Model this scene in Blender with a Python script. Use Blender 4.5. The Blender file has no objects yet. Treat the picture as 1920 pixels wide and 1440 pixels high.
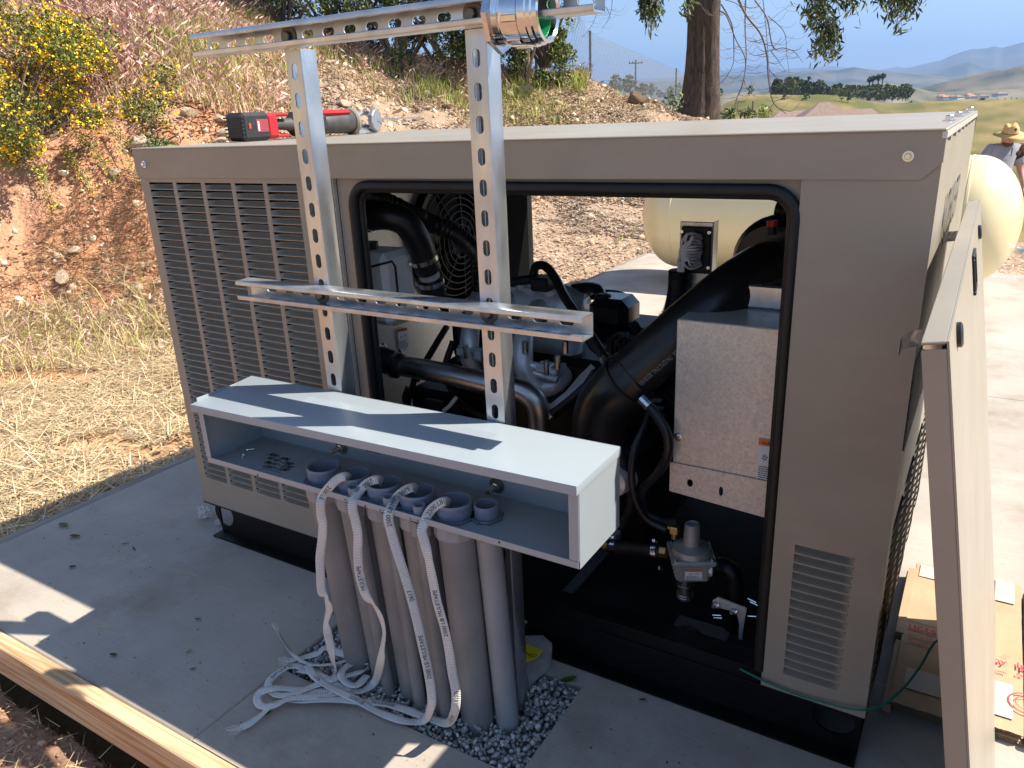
import bpy, bmesh, math, random
import numpy as np
from mathutils import Vector, Matrix, Euler, geometry
D = bpy.data
SC = bpy.context.scene
COL = SC.collection
R = math.radians
random.seed(11)
rng = np.random.default_rng(7)

# ------------------------------------------------------------------ camera
F_PX, W_PX, H_PX = 1440.27, 1920.0, 1440.0
RC = np.array([[0.85360639, 0.51924491, -0.04172359],
               [0.13907266, -0.30434903, -0.94235368],
               [-0.50201089, 0.79859651, -0.33200705]])   # rows: right, down, forward
CAM = np.array([0.0, 0.0, 1.20486])
cam_d = D.cameras.new('camera')
cam = D.objects.new('camera', cam_d)
COL.objects.link(cam)
SC.camera = cam
cam_d.sensor_fit = 'HORIZONTAL'
cam_d.sensor_width = 36.0
cam_d.lens = F_PX / W_PX * 36.0
cam_d.clip_start = 0.05
cam_d.clip_end = 40000
m = Matrix.Identity(4)
for i in range(3):
    m[i][0] = RC[0][i]; m[i][1] = -RC[1][i]; m[i][2] = -RC[2][i]; m[i][3] = CAM[i]
cam.matrix_world = m

def ray(px, py):
    return RC.T @ np.array([px - W_PX / 2, py - H_PX / 2, F_PX])
def ay(px, py, y):
    v = ray(px, py); return Vector(CAM + v * (y - CAM[1]) / v[1])
def az_(px, py, z):
    v = ray(px, py); return Vector(CAM + v * (z - CAM[2]) / v[2])
def ax(px, py, x):
    v = ray(px, py); return Vector(CAM + v * (x - CAM[0]) / v[0])

# ------------------------------------------------------------------ world, sun, exposure
SUN = Vector((0.755, 0.352, 1.0)).normalized()
sun_elev = math.asin(SUN.z)
sun_az = math.atan2(SUN.x, SUN.y)            # from +Y towards +X
world = D.worlds.new('World'); SC.world = world
world.use_nodes = True
wn = world.node_tree.nodes; wl = world.node_tree.links
wn.clear()
sky = wn.new('ShaderNodeTexSky'); sky.sky_type = 'NISHITA'; sky.sun_disc = False
sky.sun_elevation = sun_elev; sky.sun_rotation = sun_az
sky.altitude = 300; sky.air_density = 1.0; sky.dust_density = 0.6; sky.ozone_density = 1.2
bg = wn.new('ShaderNodeBackground'); bg.inputs['Strength'].default_value = 0.088
wo = wn.new('ShaderNodeOutputWorld')
wl.new(sky.outputs[0], bg.inputs[0]); wl.new(bg.outputs[0], wo.inputs[0])
sl = D.lights.new('sun', 'SUN'); sl.energy = 5.0; sl.angle = R(0.5); sl.color = (1.0, 0.93, 0.82)
so = D.objects.new('sun', sl); COL.objects.link(so)
so.location = SUN * 30
so.rotation_euler = SUN.to_track_quat('Z', 'Y').to_euler()
vs = SC.view_settings
vs.view_transform = 'Standard'; vs.look = 'None'; vs.gamma = 1.0; vs.use_curve_mapping = False
vs.exposure = 1.06
cy = SC.cycles
cy.max_bounces = 8; cy.diffuse_bounces = 4; cy.glossy_bounces = 4; cy.transmission_bounces = 4
cy.transparent_max_bounces = 16; cy.volume_bounces = 0
cy.use_denoising = True
cy.sample_clamp_indirect = 6.0

# ------------------------------------------------------------------ materials
MATS = {}
def mat(name, col, rough=0.5, metal=0.0, var=0.0, vscale=20.0, bump=0.0, bscale=200.0, col2=None,
        spec=0.5, coat=0.0, subsurf=0.0, trans=0.0, stretch=None, detail=4.0, alpha=1.0, vcol=False, rvar=0.0, vmul=False, bdist=0.002):
    if name in MATS: return MATS[name]
    M = D.materials.new(name); M.use_nodes = True
    nt = M.node_tree; n = nt.nodes; l = nt.links
    b = n['Principled BSDF']
    b.inputs['Base Color'].default_value = (*col, 1)
    b.inputs['Roughness'].default_value = rough
    b.inputs['Metallic'].default_value = metal
    b.inputs['Specular IOR Level'].default_value = spec
    b.inputs['Coat Weight'].default_value = coat
    b.inputs['Transmission Weight'].default_value = trans
    b.inputs['Alpha'].default_value = alpha
    tc = n.new('ShaderNodeTexCoord')
    src = tc.outputs['Object']
    if stretch:
        mp = n.new('ShaderNodeMapping'); mp.inputs['Scale'].default_value = stretch
        l.new(src, mp.inputs[0]); src = mp.outputs[0]
    cur = None
    if var > 0 or col2 is not None:
        t = n.new('ShaderNodeTexNoise'); t.inputs['Scale'].default_value = vscale; t.inputs['Detail'].default_value = detail
        l.new(src, t.inputs['Vector'])
        r = n.new('ShaderNodeValToRGB')
        c1 = [max(0, c * (1 - var)) for c in col]; c2 = col2 if col2 is not None else [min(1, c * (1 + var)) for c in col]
        r.color_ramp.elements[0].position = 0.32; r.color_ramp.elements[1].position = 0.68
        r.color_ramp.elements[0].color = (*c1, 1); r.color_ramp.elements[1].color = (*c2, 1)
        l.new(t.outputs['Fac'], r.inputs[0]); cur = r.outputs[0]
    if vcol:
        a = n.new('ShaderNodeVertexColor'); a.layer_name = 'Col'
        if cur is None: cur = a.outputs[0]
        else:
            mx = n.new('ShaderNodeMix'); mx.data_type = 'RGBA'; mx.blend_type = 'MULTIPLY'; mx.inputs[0].default_value = 1
            l.new(a.outputs[0], mx.inputs[6]); l.new(cur, mx.inputs[7]); cur = mx.outputs[2]
    if cur is not None: l.new(cur, b.inputs['Base Color'])
    if rvar > 0:
        t2 = n.new('ShaderNodeTexNoise'); t2.inputs['Scale'].default_value = vscale * 0.7; l.new(src, t2.inputs['Vector'])
        mr = n.new('ShaderNodeMapRange'); mr.inputs[1].default_value = 0.3; mr.inputs[2].default_value = 0.7
        mr.inputs[3].default_value = max(0.02, rough - rvar); mr.inputs[4].default_value = min(1, rough + rvar)
        l.new(t2.outputs['Fac'], mr.inputs[0]); l.new(mr.outputs[0], b.inputs['Roughness'])
    if bump > 0:
        t3 = n.new('ShaderNodeTexNoise'); t3.inputs['Scale'].default_value = bscale; t3.inputs['Detail'].default_value = 5
        l.new(src, t3.inputs['Vector'])
        bp = n.new('ShaderNodeBump'); bp.inputs['Strength'].default_value = bump; bp.inputs['Distance'].default_value = bdist
        l.new(t3.outputs['Fac'], bp.inputs['Height']); l.new(bp.outputs[0], b.inputs['Normal'])
    MATS[name] = M
    return M
def weather(M, colour, scale, lo, hi, amount, stretch=(1, 1, 1), rough=None, space='Object'):
    """patches of dust, stain or scuff laid over a material"""
    n = M.node_tree.nodes; l = M.node_tree.links; b = n['Principled BSDF']; bc = b.inputs['Base Color']
    tc = n.new('ShaderNodeTexCoord'); mp = n.new('ShaderNodeMapping'); mp.inputs['Scale'].default_value = stretch; l.new(tc.outputs[space], mp.inputs[0])
    t = n.new('ShaderNodeTexNoise'); t.inputs['Scale'].default_value = scale; t.inputs['Detail'].default_value = 9; t.inputs['Roughness'].default_value = .68; l.new(mp.outputs[0], t.inputs['Vector'])
    mr = n.new('ShaderNodeMapRange'); mr.inputs[1].default_value = lo; mr.inputs[2].default_value = hi; mr.inputs[3].default_value = 0; mr.inputs[4].default_value = amount; l.new(t.outputs['Fac'], mr.inputs[0])
    mx = n.new('ShaderNodeMix'); mx.data_type = 'RGBA'; l.new(mr.outputs[0], mx.inputs[0])
    if bc.links: l.new(bc.links[0].from_socket, mx.inputs[6])
    else: mx.inputs[6].default_value = bc.default_value
    mx.inputs[7].default_value = (*colour, 1); l.new(mx.outputs[2], bc)

# ------------------------------------------------------------------ mesh helpers
class MB:
    def __init__(s): s.v = []; s.f = []
    def add(s, vs, fs):
        o = len(s.v); s.v += [tuple(v) for v in vs]; s.f += [tuple(i + o for i in f) for f in fs]; return s
    def box(s, x0, x1, y0, y1, z0, z1, M=None):
        vs = [Vector((x, y, z)) for z in (z0, z1) for y in (y0, y1) for x in (x0, x1)]
        if M is not None: vs = [M @ v for v in vs]
        return s.add(vs, [(0, 2, 3, 1), (4, 5, 7, 6), (0, 1, 5, 4), (2, 6, 7, 3), (0, 4, 6, 2), (1, 3, 7, 5)])
    def bbox(s, x0, x1, y0, y1, z0, z1, b=0.002, M=None):
        """box with chamfered edges"""
        vs = []; fs = []
        X = (x0, x1); Y = (y0, y1); Z = (z0, z1)
        idx = {}
        for i in range(2):
            for j in range(2):
                for k in range(2):
                    sx, sy, sz = (1, -1)[i] * b, (1, -1)[j] * b, (1, -1)[k] * b
                    for a, p in enumerate(((X[i], Y[j] + sy, Z[k] + sz), (X[i] + sx, Y[j], Z[k] + sz), (X[i] + sx, Y[j] + sy, Z[k]))):
                        idx[(i, j, k, a)] = len(vs); vs.append(Vector(p))
        def q(l, flip):
            fs.append(tuple(idx[t] for t in (l[::-1] if flip else l)))
        for i in range(2): q([(i, 0, 0, 0), (i, 1, 0, 0), (i, 1, 1, 0), (i, 0, 1, 0)], i == 0)
        for j in range(2): q([(0, j, 0, 1), (0, j, 1, 1), (1, j, 1, 1), (1, j, 0, 1)], j == 0)
        for k in range(2): q([(0, 0, k, 2), (1, 0, k, 2), (1, 1, k, 2), (0, 1, k, 2)], k == 0)
        for i in range(2):
            for j in range(2): q([(i, j, 0, 0), (i, j, 1, 0), (i, j, 1, 1), (i, j, 0, 1)], (i + j) % 2 == 1)
            for k in range(2): q([(i, 0, k, 0), (i, 1, k, 0), (i, 1, k, 2), (i, 0, k, 2)], (i + k) % 2 == 0)
        for j in range(2):
            for k in range(2): q([(0, j, k, 1), (1, j, k, 1), (1, j, k, 2), (0, j, k, 2)], (j + k) % 2 == 1)
        for i in range(2):
            for j in range(2):
                for k in range(2): q([(i, j, k, 0), (i, j, k, 1), (i, j, k, 2)], (i + j + k) % 2 == 0)
        if M is not None: vs = [M @ v for v in vs]
        return s.add(vs, fs)
    def tube(s, pts, r, n=12, caps=True, closed=False):
        pts = [Vector(p) for p in pts]
        rs = r if hasattr(r, '__len__') else [r] * len(pts)
        N = len(pts); vs = []; fs = []
        t = (pts[1] - pts[0]).normalized()
        u = t.orthogonal().normalized()
        for i, p in enumerate(pts):
            if i == 0: t2 = pts[1] - pts[0]
            elif i == N - 1: t2 = pts[-1] - pts[-2]
            else: t2 = pts[i + 1] - pts[i - 1]
            if t2.length < 1e-9: t2 = t
            t2.normalize()
            u = (u - t2 * u.dot(t2))
            if u.length < 1e-6: u = t2.orthogonal()
            u.normalize(); w = t2.cross(u); t = t2
            for k in range(n):
                a = 2 * math.pi * k / n
                vs.append(p + (u * math.cos(a) + w * math.sin(a)) * rs[i])
        for i in range(N - 1):
            for k in range(n):
                k2 = (k + 1) % n
                fs.append((i * n + k, i * n + k2, (i + 1) * n + k2, (i + 1) * n + k))
        if caps:
            fs.append(tuple(range(n - 1, -1, -1))); fs.append(tuple((N - 1) * n + k for k in range(n)))
        return s.add(vs, fs)
    def lathe(s, prof, origin, axis, n=24, start=None):
        """prof: list of (radius, distance along axis)"""
        o = Vector(origin); a = Vector(axis).normalized(); u = a.orthogonal().normalized() if start is None else Vector(start).normalized(); w = a.cross(u)
        vs = []; fs = []
        for (r, h) in prof:
            for k in range(n):
                t = 2 * math.pi * k / n
                vs.append(o + a * h + (u * math.cos(t) + w * math.sin(t)) * r)
        for i in range(len(prof) - 1):
            for k in range(n):
                k2 = (k + 1) % n
                fs.append((i * n + k, i * n + k2, (i + 1) * n + k2, (i + 1) * n + k))
        return s.add(vs, fs)
    def cyl(s, p0, p1, r, n=16, r2=None):
        return s.tube([p0, p1], [r, r if r2 is None else r2], n)
    def sphere(s, c, r, n=12, m=8, sc=(1, 1, 1), M=None):
        vs = []; fs = []
        for j in range(m + 1):
            ph = math.pi * j / m
            for k in range(n):
                t = 2 * math.pi * k / n
                v = Vector((math.sin(ph) * math.cos(t) * sc[0], math.sin(ph) * math.sin(t) * sc[1], math.cos(ph) * sc[2])) * r
                if M is not None: v = M @ v
                vs.append(Vector(c) + v)
        for j in range(m):
            for k in range(n):
                k2 = (k + 1) % n
                fs.append((j * n + k, (j + 1) * n + k, (j + 1) * n + k2, j * n + k2))
        return s.add(vs, fs)
    def plate(s, outer, holes, O, U, V, th):
        """flat sheet with holes: 2-D loops in (u,v), placed at O + u*U + v*V, thickness th along -U x V"""
        O, U, V = Vector(O), Vector(U), Vector(V); Nn = U.cross(V).normalized()
        loops = [[Vector((a, b, 0)) for a, b in outer]] + [[Vector((a, b, 0)) for a, b in h] for h in holes]
        tris = geometry.tessellate_polygon(loops)
        flat = [p for lp in loops for p in lp]
        top = [O + U * p.x + V * p.y for p in flat]
        bot = [p - Nn * th for p in top]
        n = len(flat); fs = []
        for t in tris:
            a, b, c = flat[t[0]], flat[t[1]], flat[t[2]]
            if (b - a).cross(c - a).z < 0: t = (t[0], t[2], t[1])
            fs.append((t[0], t[1], t[2])); fs.append((t[0] + n, t[2] + n, t[1] + n))
        k = 0
        for lp in loops:
            m_ = len(lp)
            for i in range(m_):
                j = (i + 1) % m_
                fs.append((k + i, k + i + n, k + j + n, k + j))
            k += m_
        return s.add(top + bot, fs)
    def build(s, name, m=None, parent=None, smooth=False, loc=None, **tags):
        me = D.meshes.new(name); me.from_pydata(s.v, [], s.f)
        if m is not None: me.materials.append(m)
        if smooth:
            me.shade_smooth() if hasattr(me, 'shade_smooth') else None
            if smooth == 'auto': me.set_sharp_from_angle(angle=R(38))
        me.update()
        o = D.objects.new(name, me); COL.objects.link(o)
        if loc is not None: o.location = loc
        if parent is not None: adopt(o, parent)
        for k, v in tags.items(): o[k] = v
        return o

def adopt(o, parent):
    o.parent = parent
    o.matrix_parent_inverse = Matrix.Translation(-parent.location)
def thing(name, label, cat, loc, group=None):
    e = D.objects.new(name, None); COL.objects.link(e)
    e.location = loc; e.empty_display_size = 0.05
    e['label'] = label; e['category'] = cat
    if group: e['group'] = group
    return e
def tag(o, label=None, category=None, group=None, kind=None):
    if label: o['label'] = label
    if category: o['category'] = category
    if group: o['group'] = group
    if kind: o['kind'] = kind
    return o
def inst(mesh, name, parent, loc, rot=None, scale=None):
    o = D.objects.new(name, mesh); COL.objects.link(o)
    o.location = loc
    if rot is not None: o.rotation_euler = rot
    if scale is not None: o.scale = scale
    if parent is not None: adopt(o, parent)
    return o
def spline(pts, n=8):
    """Catmull-Rom through pts"""
    pts = [Vector(p) for p in pts]; out = []
    for i in range(len(pts) - 1):
        p0 = pts[max(i - 1, 0)]; p1 = pts[i]; p2 = pts[i + 1]; p3 = pts[min(i + 2, len(pts) - 1)]
        for k in range(n):
            t = k / n
            out.append(0.5 * ((2 * p1) + (p2 - p0) * t + (2 * p0 - 5 * p1 + 4 * p2 - p3) * t * t + (3 * p1 - p0 - 3 * p2 + p3) * t ** 3))
    out.append(pts[-1]); return out
def np_mesh(name, V, Fq, m=None, cols=None, smooth=False, parent=None, tri=False):
    """fast mesh from numpy arrays; Fq (n,3|4)"""
    me = D.meshes.new(name)
    n = len(V); k = Fq.shape[1]
    me.vertices.add(n); me.vertices.foreach_set('co', np.asarray(V, np.float32).ravel())
    me.loops.add(Fq.size); me.loops.foreach_set('vertex_index', Fq.astype(np.int32).ravel())
    me.polygons.add(len(Fq)); me.polygons.foreach_set('loop_start', np.arange(0, Fq.size, k, dtype=np.int32))
    me.update(calc_edges=True)
    if cols is not None:
        a = me.color_attributes.new('Col', 'FLOAT_COLOR', 'POINT')
        c4 = np.ones((n, 4), np.float32); c4[:, :3] = cols
        a.data.foreach_set('color', c4.ravel())
    if smooth: me.shade_smooth()
    if m is not None: me.materials.append(m)
    o = D.objects.new(name, me); COL.objects.link(o)
    if parent is not None: adopt(o, parent)
    return o
def text_tris(txt, size=1.0, bold=0.0):
    """letters as 2-D triangles: (verts (n,2), faces), left aligned at origin, cap height about 0.7*size"""
    c = D.curves.new('lettering', 'FONT'); c.body = txt; c.size = size; c.offset = bold * size
    o = D.objects.new('lettering', c); COL.objects.link(o)
    dg = bpy.context.evaluated_depsgraph_get()
    me = D.meshes.new_from_object(o.evaluated_get(dg))
    vs = [(v.co.x, v.co.y) for v in me.vertices]; fs = [tuple(p.vertices) for p in me.polygons]
    D.objects.remove(o); D.curves.remove(c); D.meshes.remove(me)
    return vs, fs
def lettering(txt, size, O, U, V, m, name, parent, squash=1.0, bold=0.0):
    vs, fs = text_tris(txt, size, bold)
    O, U, V = Vector(O), Vector(U), Vector(V)
    b = MB(); b.add([O + U * (a * squash) + V * c for a, c in vs], fs)
    return b.build(name, m, parent)

# value noise
_perm = rng.random((256, 256))
def vnoise(x, y):
    xi = np.floor(x).astype(int); yi = np.floor(y).astype(int); xf = x - xi; yf = y - yi
    xf = xf * xf * (3 - 2 * xf); yf = yf * yf * (3 - 2 * yf)
    a = _perm[xi % 256, yi % 256]; b = _perm[(xi + 1) % 256, yi % 256]; c = _perm[xi % 256, (yi + 1) % 256]; d = _perm[(xi + 1) % 256, (yi + 1) % 256]
    return (a * (1 - xf) + b * xf) * (1 - yf) + (c * (1 - xf) + d * xf) * yf
def fbm(x, y, o=4, g=0.5):
    s = 0; a = 1; t = 0
    for k in range(o):
        s = s + a * vnoise(x * 2 ** k + 17.3 * k, y * 2 ** k + 9.1 * k); t += a; a *= g
    return s / t
# ------------------------------------------------------------------ the land
PROF = {   # azimuth (deg from +Y towards +X): [(distance, height) ...]
 -180: [(0, -.11), (6, -.12), (30, -.3), (100, -2), (400, -12), (2000, -30), (13000, -60)],
 -100: [(0, -.11), (3.0, -.15), (6, -.16), (9, .6), (14, 3), (30, 9), (100, 17), (400, 10), (2000, -30), (13000, -60)],
 -75: [(0, -.11), (3.2, -.16), (5.6, -.17), (6.2, -.05), (7.3, 1.1), (8.5, 1.8), (14, 4.4), (30, 9.5), (100, 17), (400, 10), (2000, -30), (13000, -60)],
 -64: [(0, -.11), (3.2, -.18), (5.9, -.2), (6.6, .0), (7.8, 1.08), (9.2, 1.75), (14, 3.9), (30, 8.5), (100, 15), (400, 8), (2000, -30), (13000, -60)],
 -55: [(0, -.11), (3.2, -.18), (5.6, -.18), (6.3, .05), (7.5, 1.22), (9.2, 1.95), (14, 3.5), (28, 6.0), (100, 9), (400, 6), (2000, -30), (13000, -60)],
 -45: [(0, -.11), (3.4, -.16), (5.8, -.15), (6.7, .1), (8.2, 1.05), (10, 1.68), (12.6, 2.35), (26, 3.9), (100, 4), (400, 0), (2000, -30), (13000, -60)],
 -38: [(0, -.11), (3.6, -.12), (5.8, -.1), (7.4, .3), (8.8, .88), (10.5, 1.36), (12.2, 1.92), (22, 2.3), (100, 1), (400, -4), (2000, -30), (13000, -60)],
 -31: [(0, -.11), (4.6, -.08), (6.2, .0), (8.2, .28), (9.6, .75), (11, 1.18), (12.2, 1.68), (20, 1.6), (60, -1), (150, -1), (400, -8), (2000, -30), (13000, -60)],
 -27: [(0, -.11), (5.3, -.08), (6.7, .0), (8.2, .22), (9.8, .72), (11, 1.15), (12.6, 1.70), (18, 1.5), (60, -3), (150, -1.2), (400, -8), (2000, -30), (13000, -60)],
 -22: [(0, -.11), (6.6, -.08), (7.2, .0), (8.4, .18), (9.8, .6), (11, .95), (12.6, 1.33), (17, 1.1), (26, .7), (60, -4), (150, -1.0), (400, -8), (2000, -30), (13000, -60)],
 -18.5: [(0, -.11), (6.8, -.1), (8.4, .1), (9.8, .42), (11, .7), (12.6, .98), (14.5, 1.02), (20, .3), (40, -3), (90, -5), (180, -.3), (260, -2), (400, -8), (2000, -30), (13000, -60)],
 -15: [(0, -.11), (6.8, -.1), (8.4, .0), (11, .4), (13.5, .62), (18, .0), (40, -4), (90, -6), (180, 2.7), (260, 1), (400, -8), (2000, -30), (13000, -60)],
 -11: [(0, -.11), (6.7, -.1), (8.4, -.15), (11, -.2), (14, -.5), (20, -1.6), (40, -5), (90, -7), (180, 2.2), (260, .4), (400, -8), (2000, -30), (13000, -60)],
 -6: [(0, -.11), (6.6, -.1), (8.4, -.35), (11, -.6), (14, -1.0), (20, -2.2), (40, -6), (90, -7.5), (180, -.1), (260, -1), (400, -8), (2000, -30), (13000, -60)],
 0: [(0, -.11), (6.5, -.1), (8.4, -.4), (11, -.68), (14, -.95), (20, -2.4), (40, -6), (85, -7.8), (180, -.25), (260, -1.5), (400, -8), (2000, -30), (13000, -60)],
 12: [(0, -.11), (6.5, -.1), (8.4, -.4), (11, -.68), (14, -1.0), (20, -2.6), (40, -6.5), (85, -8), (180, .6), (260, -1.5), (400, -8), (2000, -30), (13000, -60)],
 60: [(0, -.11), (6.5, -.12), (11, -.6), (20, -2.6), (85, -8), (180, 1), (400, -8), (2000, -30), (13000, -60)],
 180: [(0, -.11), (6, -.12), (30, -.3), (100, -2), (400, -12), (2000, -30), (13000, -60)],
}
_AZ = np.array(sorted(PROF)); _LD = np.linspace(math.log(0.2), math.log(13000), 700)
_TAB = np.array([np.interp(np.exp(_LD), [p[0] for p in PROF[a]], [p[1] for p in PROF[a]]) for a in _AZ])
SLAB = (-2.55, 4.2, 0.705, 6.34)
def base_h(x, y):
    d = np.maximum(np.hypot(x, y), .2); a = np.degrees(np.arctan2(x, y))
    i = np.clip(np.searchsorted(_AZ, a) - 1, 0, len(_AZ) - 2); t = (a - _AZ[i]) / (_AZ[i + 1] - _AZ[i]); t = t * t * (3 - 2 * t)
    ld = (np.log(d) - _LD[0]) / (_LD[1] - _LD[0]); j = np.clip(ld.astype(int), 0, 698); s = np.clip(ld - j, 0, 1)
    h0 = _TAB[i, j] * (1 - s) + _TAB[i, j + 1] * s; h1 = _TAB[i + 1, j] * (1 - s) + _TAB[i + 1, j + 1] * s
    return h0 * (1 - t) + h1 * t
def in_slab(x, y, g=0.0):
    return (x > SLAB[0] - .04 - g) & (x < SLAB[1] + g) & (y > SLAB[2] - .045 - g) & (y < SLAB[3] + g)
def steep(x, y):
    e = .15
    return np.hypot(base_h(x + e, y) - base_h(x - e, y), base_h(x, y + e) - base_h(x, y - e)) / (2 * e)
def ground_h(x, y):
    x = np.asarray(x, float); y = np.asarray(y, float)
    d = np.hypot(x, y); h = base_h(x, y)
    near = np.clip((40 - d) / 20, 0, 1)
    st = np.clip((steep(x, y) - .35) / .4, 0, 1)
    h = h + near * (.05 * (fbm(x * 1.3, y * 1.3, 3) - .5) + .022 * (fbm(x * 7, y * 7, 3) - .5) * np.clip(d / 3, .5, 1))
    rough = (fbm(x * 3.1 + 5, y * 3.1, 4) - .5)
    gull = np.abs(fbm(x * 2.2 + 40, y * 2.2, 3) - .5)
    h = h + near * st * (.26 * rough - .30 * gull + .11 * (fbm(x * 11, y * 11, 3) - .5))
    far = np.clip((d - 60) / 100, 0, 1)
    h = h + far * np.clip(d / 900, 0, 14) * (fbm(x / 90 + 3, y / 90, 4) - .5) * 2.2
    h = np.where(in_slab(x, y, .0), -.35, h)
    # keep the soil from rising over the slab or the boards
    edge = in_slab(x, y, .12)
    h = np.where(edge, np.minimum(h, -.045), h)
    return h
def fine_clods(x, y):
    """lumpy soil in front of the form board"""
    return .045 * (fbm(x * 12, y * 12, 3) - .5) + .022 * (fbm(x * 45, y * 45, 2) - .5)

azs = np.concatenate([np.arange(-180, -82, 4.0), np.arange(-82, 14, .2), np.arange(14, 180.1, 4.0)])
rs = [0.25]
while rs[-1] < 13000:
    r = rs[-1]; rs.append(r * (1.03 if r < 1 else 1.012 if r < 4.5 else 1.0075 if r < 15 else 1.02 if r < 60 else 1.035))
rs = np.array(rs)
A, RR = np.meshgrid(np.radians(azs), rs)
X = np.sin(A) * RR; Y = np.cos(A) * RR
Z = ground_h(X, Y)
frontm = (Y < SLAB[2] - .05) & (RR < 4)
Z = np.where(frontm, Z + fine_clods(X, Y), Z)
na, nr = len(azs), len(rs)
V = np.stack([X.ravel(), Y.ravel(), Z.ravel()], 1)
I = np.arange(na * nr).reshape(nr, na)
Fq = np.stack([I[:-1, :-1].ravel(), I[1:, :-1].ravel(), I[1:, 1:].ravel(), I[:-1, 1:].ravel()], 1)[:, ::-1]
def lerp(a, b, t): return a + (b - a) * t[..., None]
def land_colour(x, y):
    d = np.hypot(x, y); a = np.degrees(np.arctan2(x, y))
    n1 = fbm(x * .9, y * .9, 4); n2 = fbm(x * 5, y * 5, 3); st = steep(x, y)
    c = np.zeros(x.shape + (3,))
    red = np.array([.56, .26, .13]); tan = np.array([.36, .245, .17]); straw = np.array([.44, .30, .15]); dk = np.array([.30, .17, .105])
    c[:] = lerp(tan, np.array([.47, .345, .245]), n2)
    # red cut face to the left
    f = np.clip((-44 - a) / 8, 0, 1) * np.clip((st - .35) / .3, 0, 1)
    c = lerp(c, lerp(red, np.array([.56, .31, .19]), np.clip(n1 * 1.6 - .4, 0, 1)), f)
    f = np.clip((7 - d) / 1, 0, 1) * np.clip((-30 - a) / 8, 0, 1)
    c = lerp(c, lerp(straw, red, np.clip(n1 * 2.4 - 1.15, 0, .8)), f * np.clip((.45 - st) / .2, 0, 1))
    f = ((y < .68) & (d < 5)).astype(float)
    c = lerp(c, lerp(dk, np.array([.42, .25, .16]), n2), f)
    # grassy top of the slope
    f = np.clip((d - 9.8) / 1.5, 0, 1) * np.clip((60 - d) / 30, 0, 1) * np.clip((-20 - a) / 10, 0, 1)
    c = lerp(c, lerp(np.array([.40, .28, .17]), np.array([.24, .22, .08]), np.clip(n1 * 2 - .6, 0, 1)), f * .8)
    # valley and field
    f = np.clip((d - 16) / 12, 0, 1)
    n3 = fbm(x / 14, y / 14, 4); n4 = fbm(x / 3.5, y / 3.5, 3)
    field = lerp(np.array([.30, .225, .10]), np.array([.13, .13, .045]), np.clip((n3 * .5 + n4 * .5) * 3.6 - 1.3, 0, 1))
    c = lerp(c, field, f)
    f = np.clip((d - 230) / 60, 0, 1)
    n5 = fbm(x / 60, y / 60, 5)
    c = lerp(c, lerp(np.array([.07, .085, .035]), np.array([.26, .22, .12]), np.clip(n5 * 3 - 1.2, 0, 1)), f)
    return c
cols = land_colour(X, Y).reshape(-1, 3)
m_land = mat('soil', (1, 1, 1), .95, vcol=True, var=.22, vscale=9, bump=.9, bscale=28, spec=.1, bdist=.03, detail=8)
ground = np_mesh('ground', V, Fq, m_land, cols, smooth=True)
tag(ground, kind='structure')

# ------------------------------------------------------------------ mountains
m_mtn = mat('hillside', (1, 1, 1), .95, vcol=True, spec=.05)
def pxel(px, py):
    v = ray(px, py); return math.degrees(math.atan2(v[0], v[1])), v[2] / math.hypot(v[0], v[1])
def mountain(dist, pts, depth, c1, c2, seed, foot=-60, rough=.12):
    ae = sorted(pxel(*p) for p in pts)
    aa = [ae[0][0] - 30, ae[0][0] - 12] + [a for a, _ in ae] + [ae[-1][0] + 10, ae[-1][0] + 25]
    ee = [ae[0][1] * .5, ae[0][1] * .9] + [e for _, e in ae] + [ae[-1][1] * 1.05, ae[-1][1] * .5]
    az = np.arange(aa[0], aa[-1], .09); el = np.interp(az, aa, ee)
    K = 26; t = np.linspace(0, 1, K)
    A, T = np.meshgrid(np.radians(az), t)
    EL = np.broadcast_to(el, A.shape)
    top = 1.2 + EL * dist
    prof = np.where(T < .62, (T / .62) ** .85, 1 - ((T - .62) / .38) ** 1.3 * .8)
    Dd = dist + depth * (T - .62)
    x = np.sin(A) * Dd; y = np.cos(A) * Dd
    sc = depth / 3.2
    rid = 1 - 2 * np.abs(fbm(x / sc + seed, y / sc, 5, .55) - .5) * 2
    z = foot + (top - foot) * prof
    amp = (top - foot).clip(5) * rough
    z = z + amp * (rid - .75) * np.sin(np.pi * np.clip(T / .62, 0, 1)) ** .8 + amp * .12 * (fbm(x / sc * 6 + 5, y / sc * 6, 3) - .5)
    n = fbm(x / sc * 5 + seed, y / sc * 5, 5)
    c = lerp(np.array(c1), np.array(c2), np.clip(n * 2.6 - .8, 0, 1))
    I = np.arange(A.size).reshape(A.shape)
    F = np.stack([I[:-1, :-1].ravel(), I[1:, :-1].ravel(), I[1:, 1:].ravel(), I[:-1, 1:].ravel()], 1)[:, ::-1]
    o = np_mesh('mountain', np.stack([x.ravel(), y.ravel(), z.ravel()], 1), F, m_mtn, c.reshape(-1, 3), smooth=True)
    tag(o, kind='structure')
    return o
mountain(1900, [(1560, 182), (1640, 172), (1700, 169), (1740, 160), (1790, 146), (1835, 136), (1862, 131), (1885, 129), (1905, 124), (1920, 122)], 1100, (.06, .065, .035), (.24, .19, .12), 3.3)
mountain(1500, [(1120, 190), (1250, 186), (1380, 172), (1460, 168), (1540, 162), (1600, 158), (1660, 154), (1700, 160), (1760, 172)], 700, (.07, .075, .04), (.26, .22, .14), 7.1, rough=.2)
mountain(4000, [(1120, 160), (1165, 150), (1185, 147), (1230, 153), (1290, 146), (1340, 139), (1420, 139), (1500, 132), (1530, 128), (1570, 130), (1600, 124), (1625, 128), (1660, 131), (1750, 140), (1820, 150)], 2200, (.06, .07, .05), (.16, .14, .10), 1.7)
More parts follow.
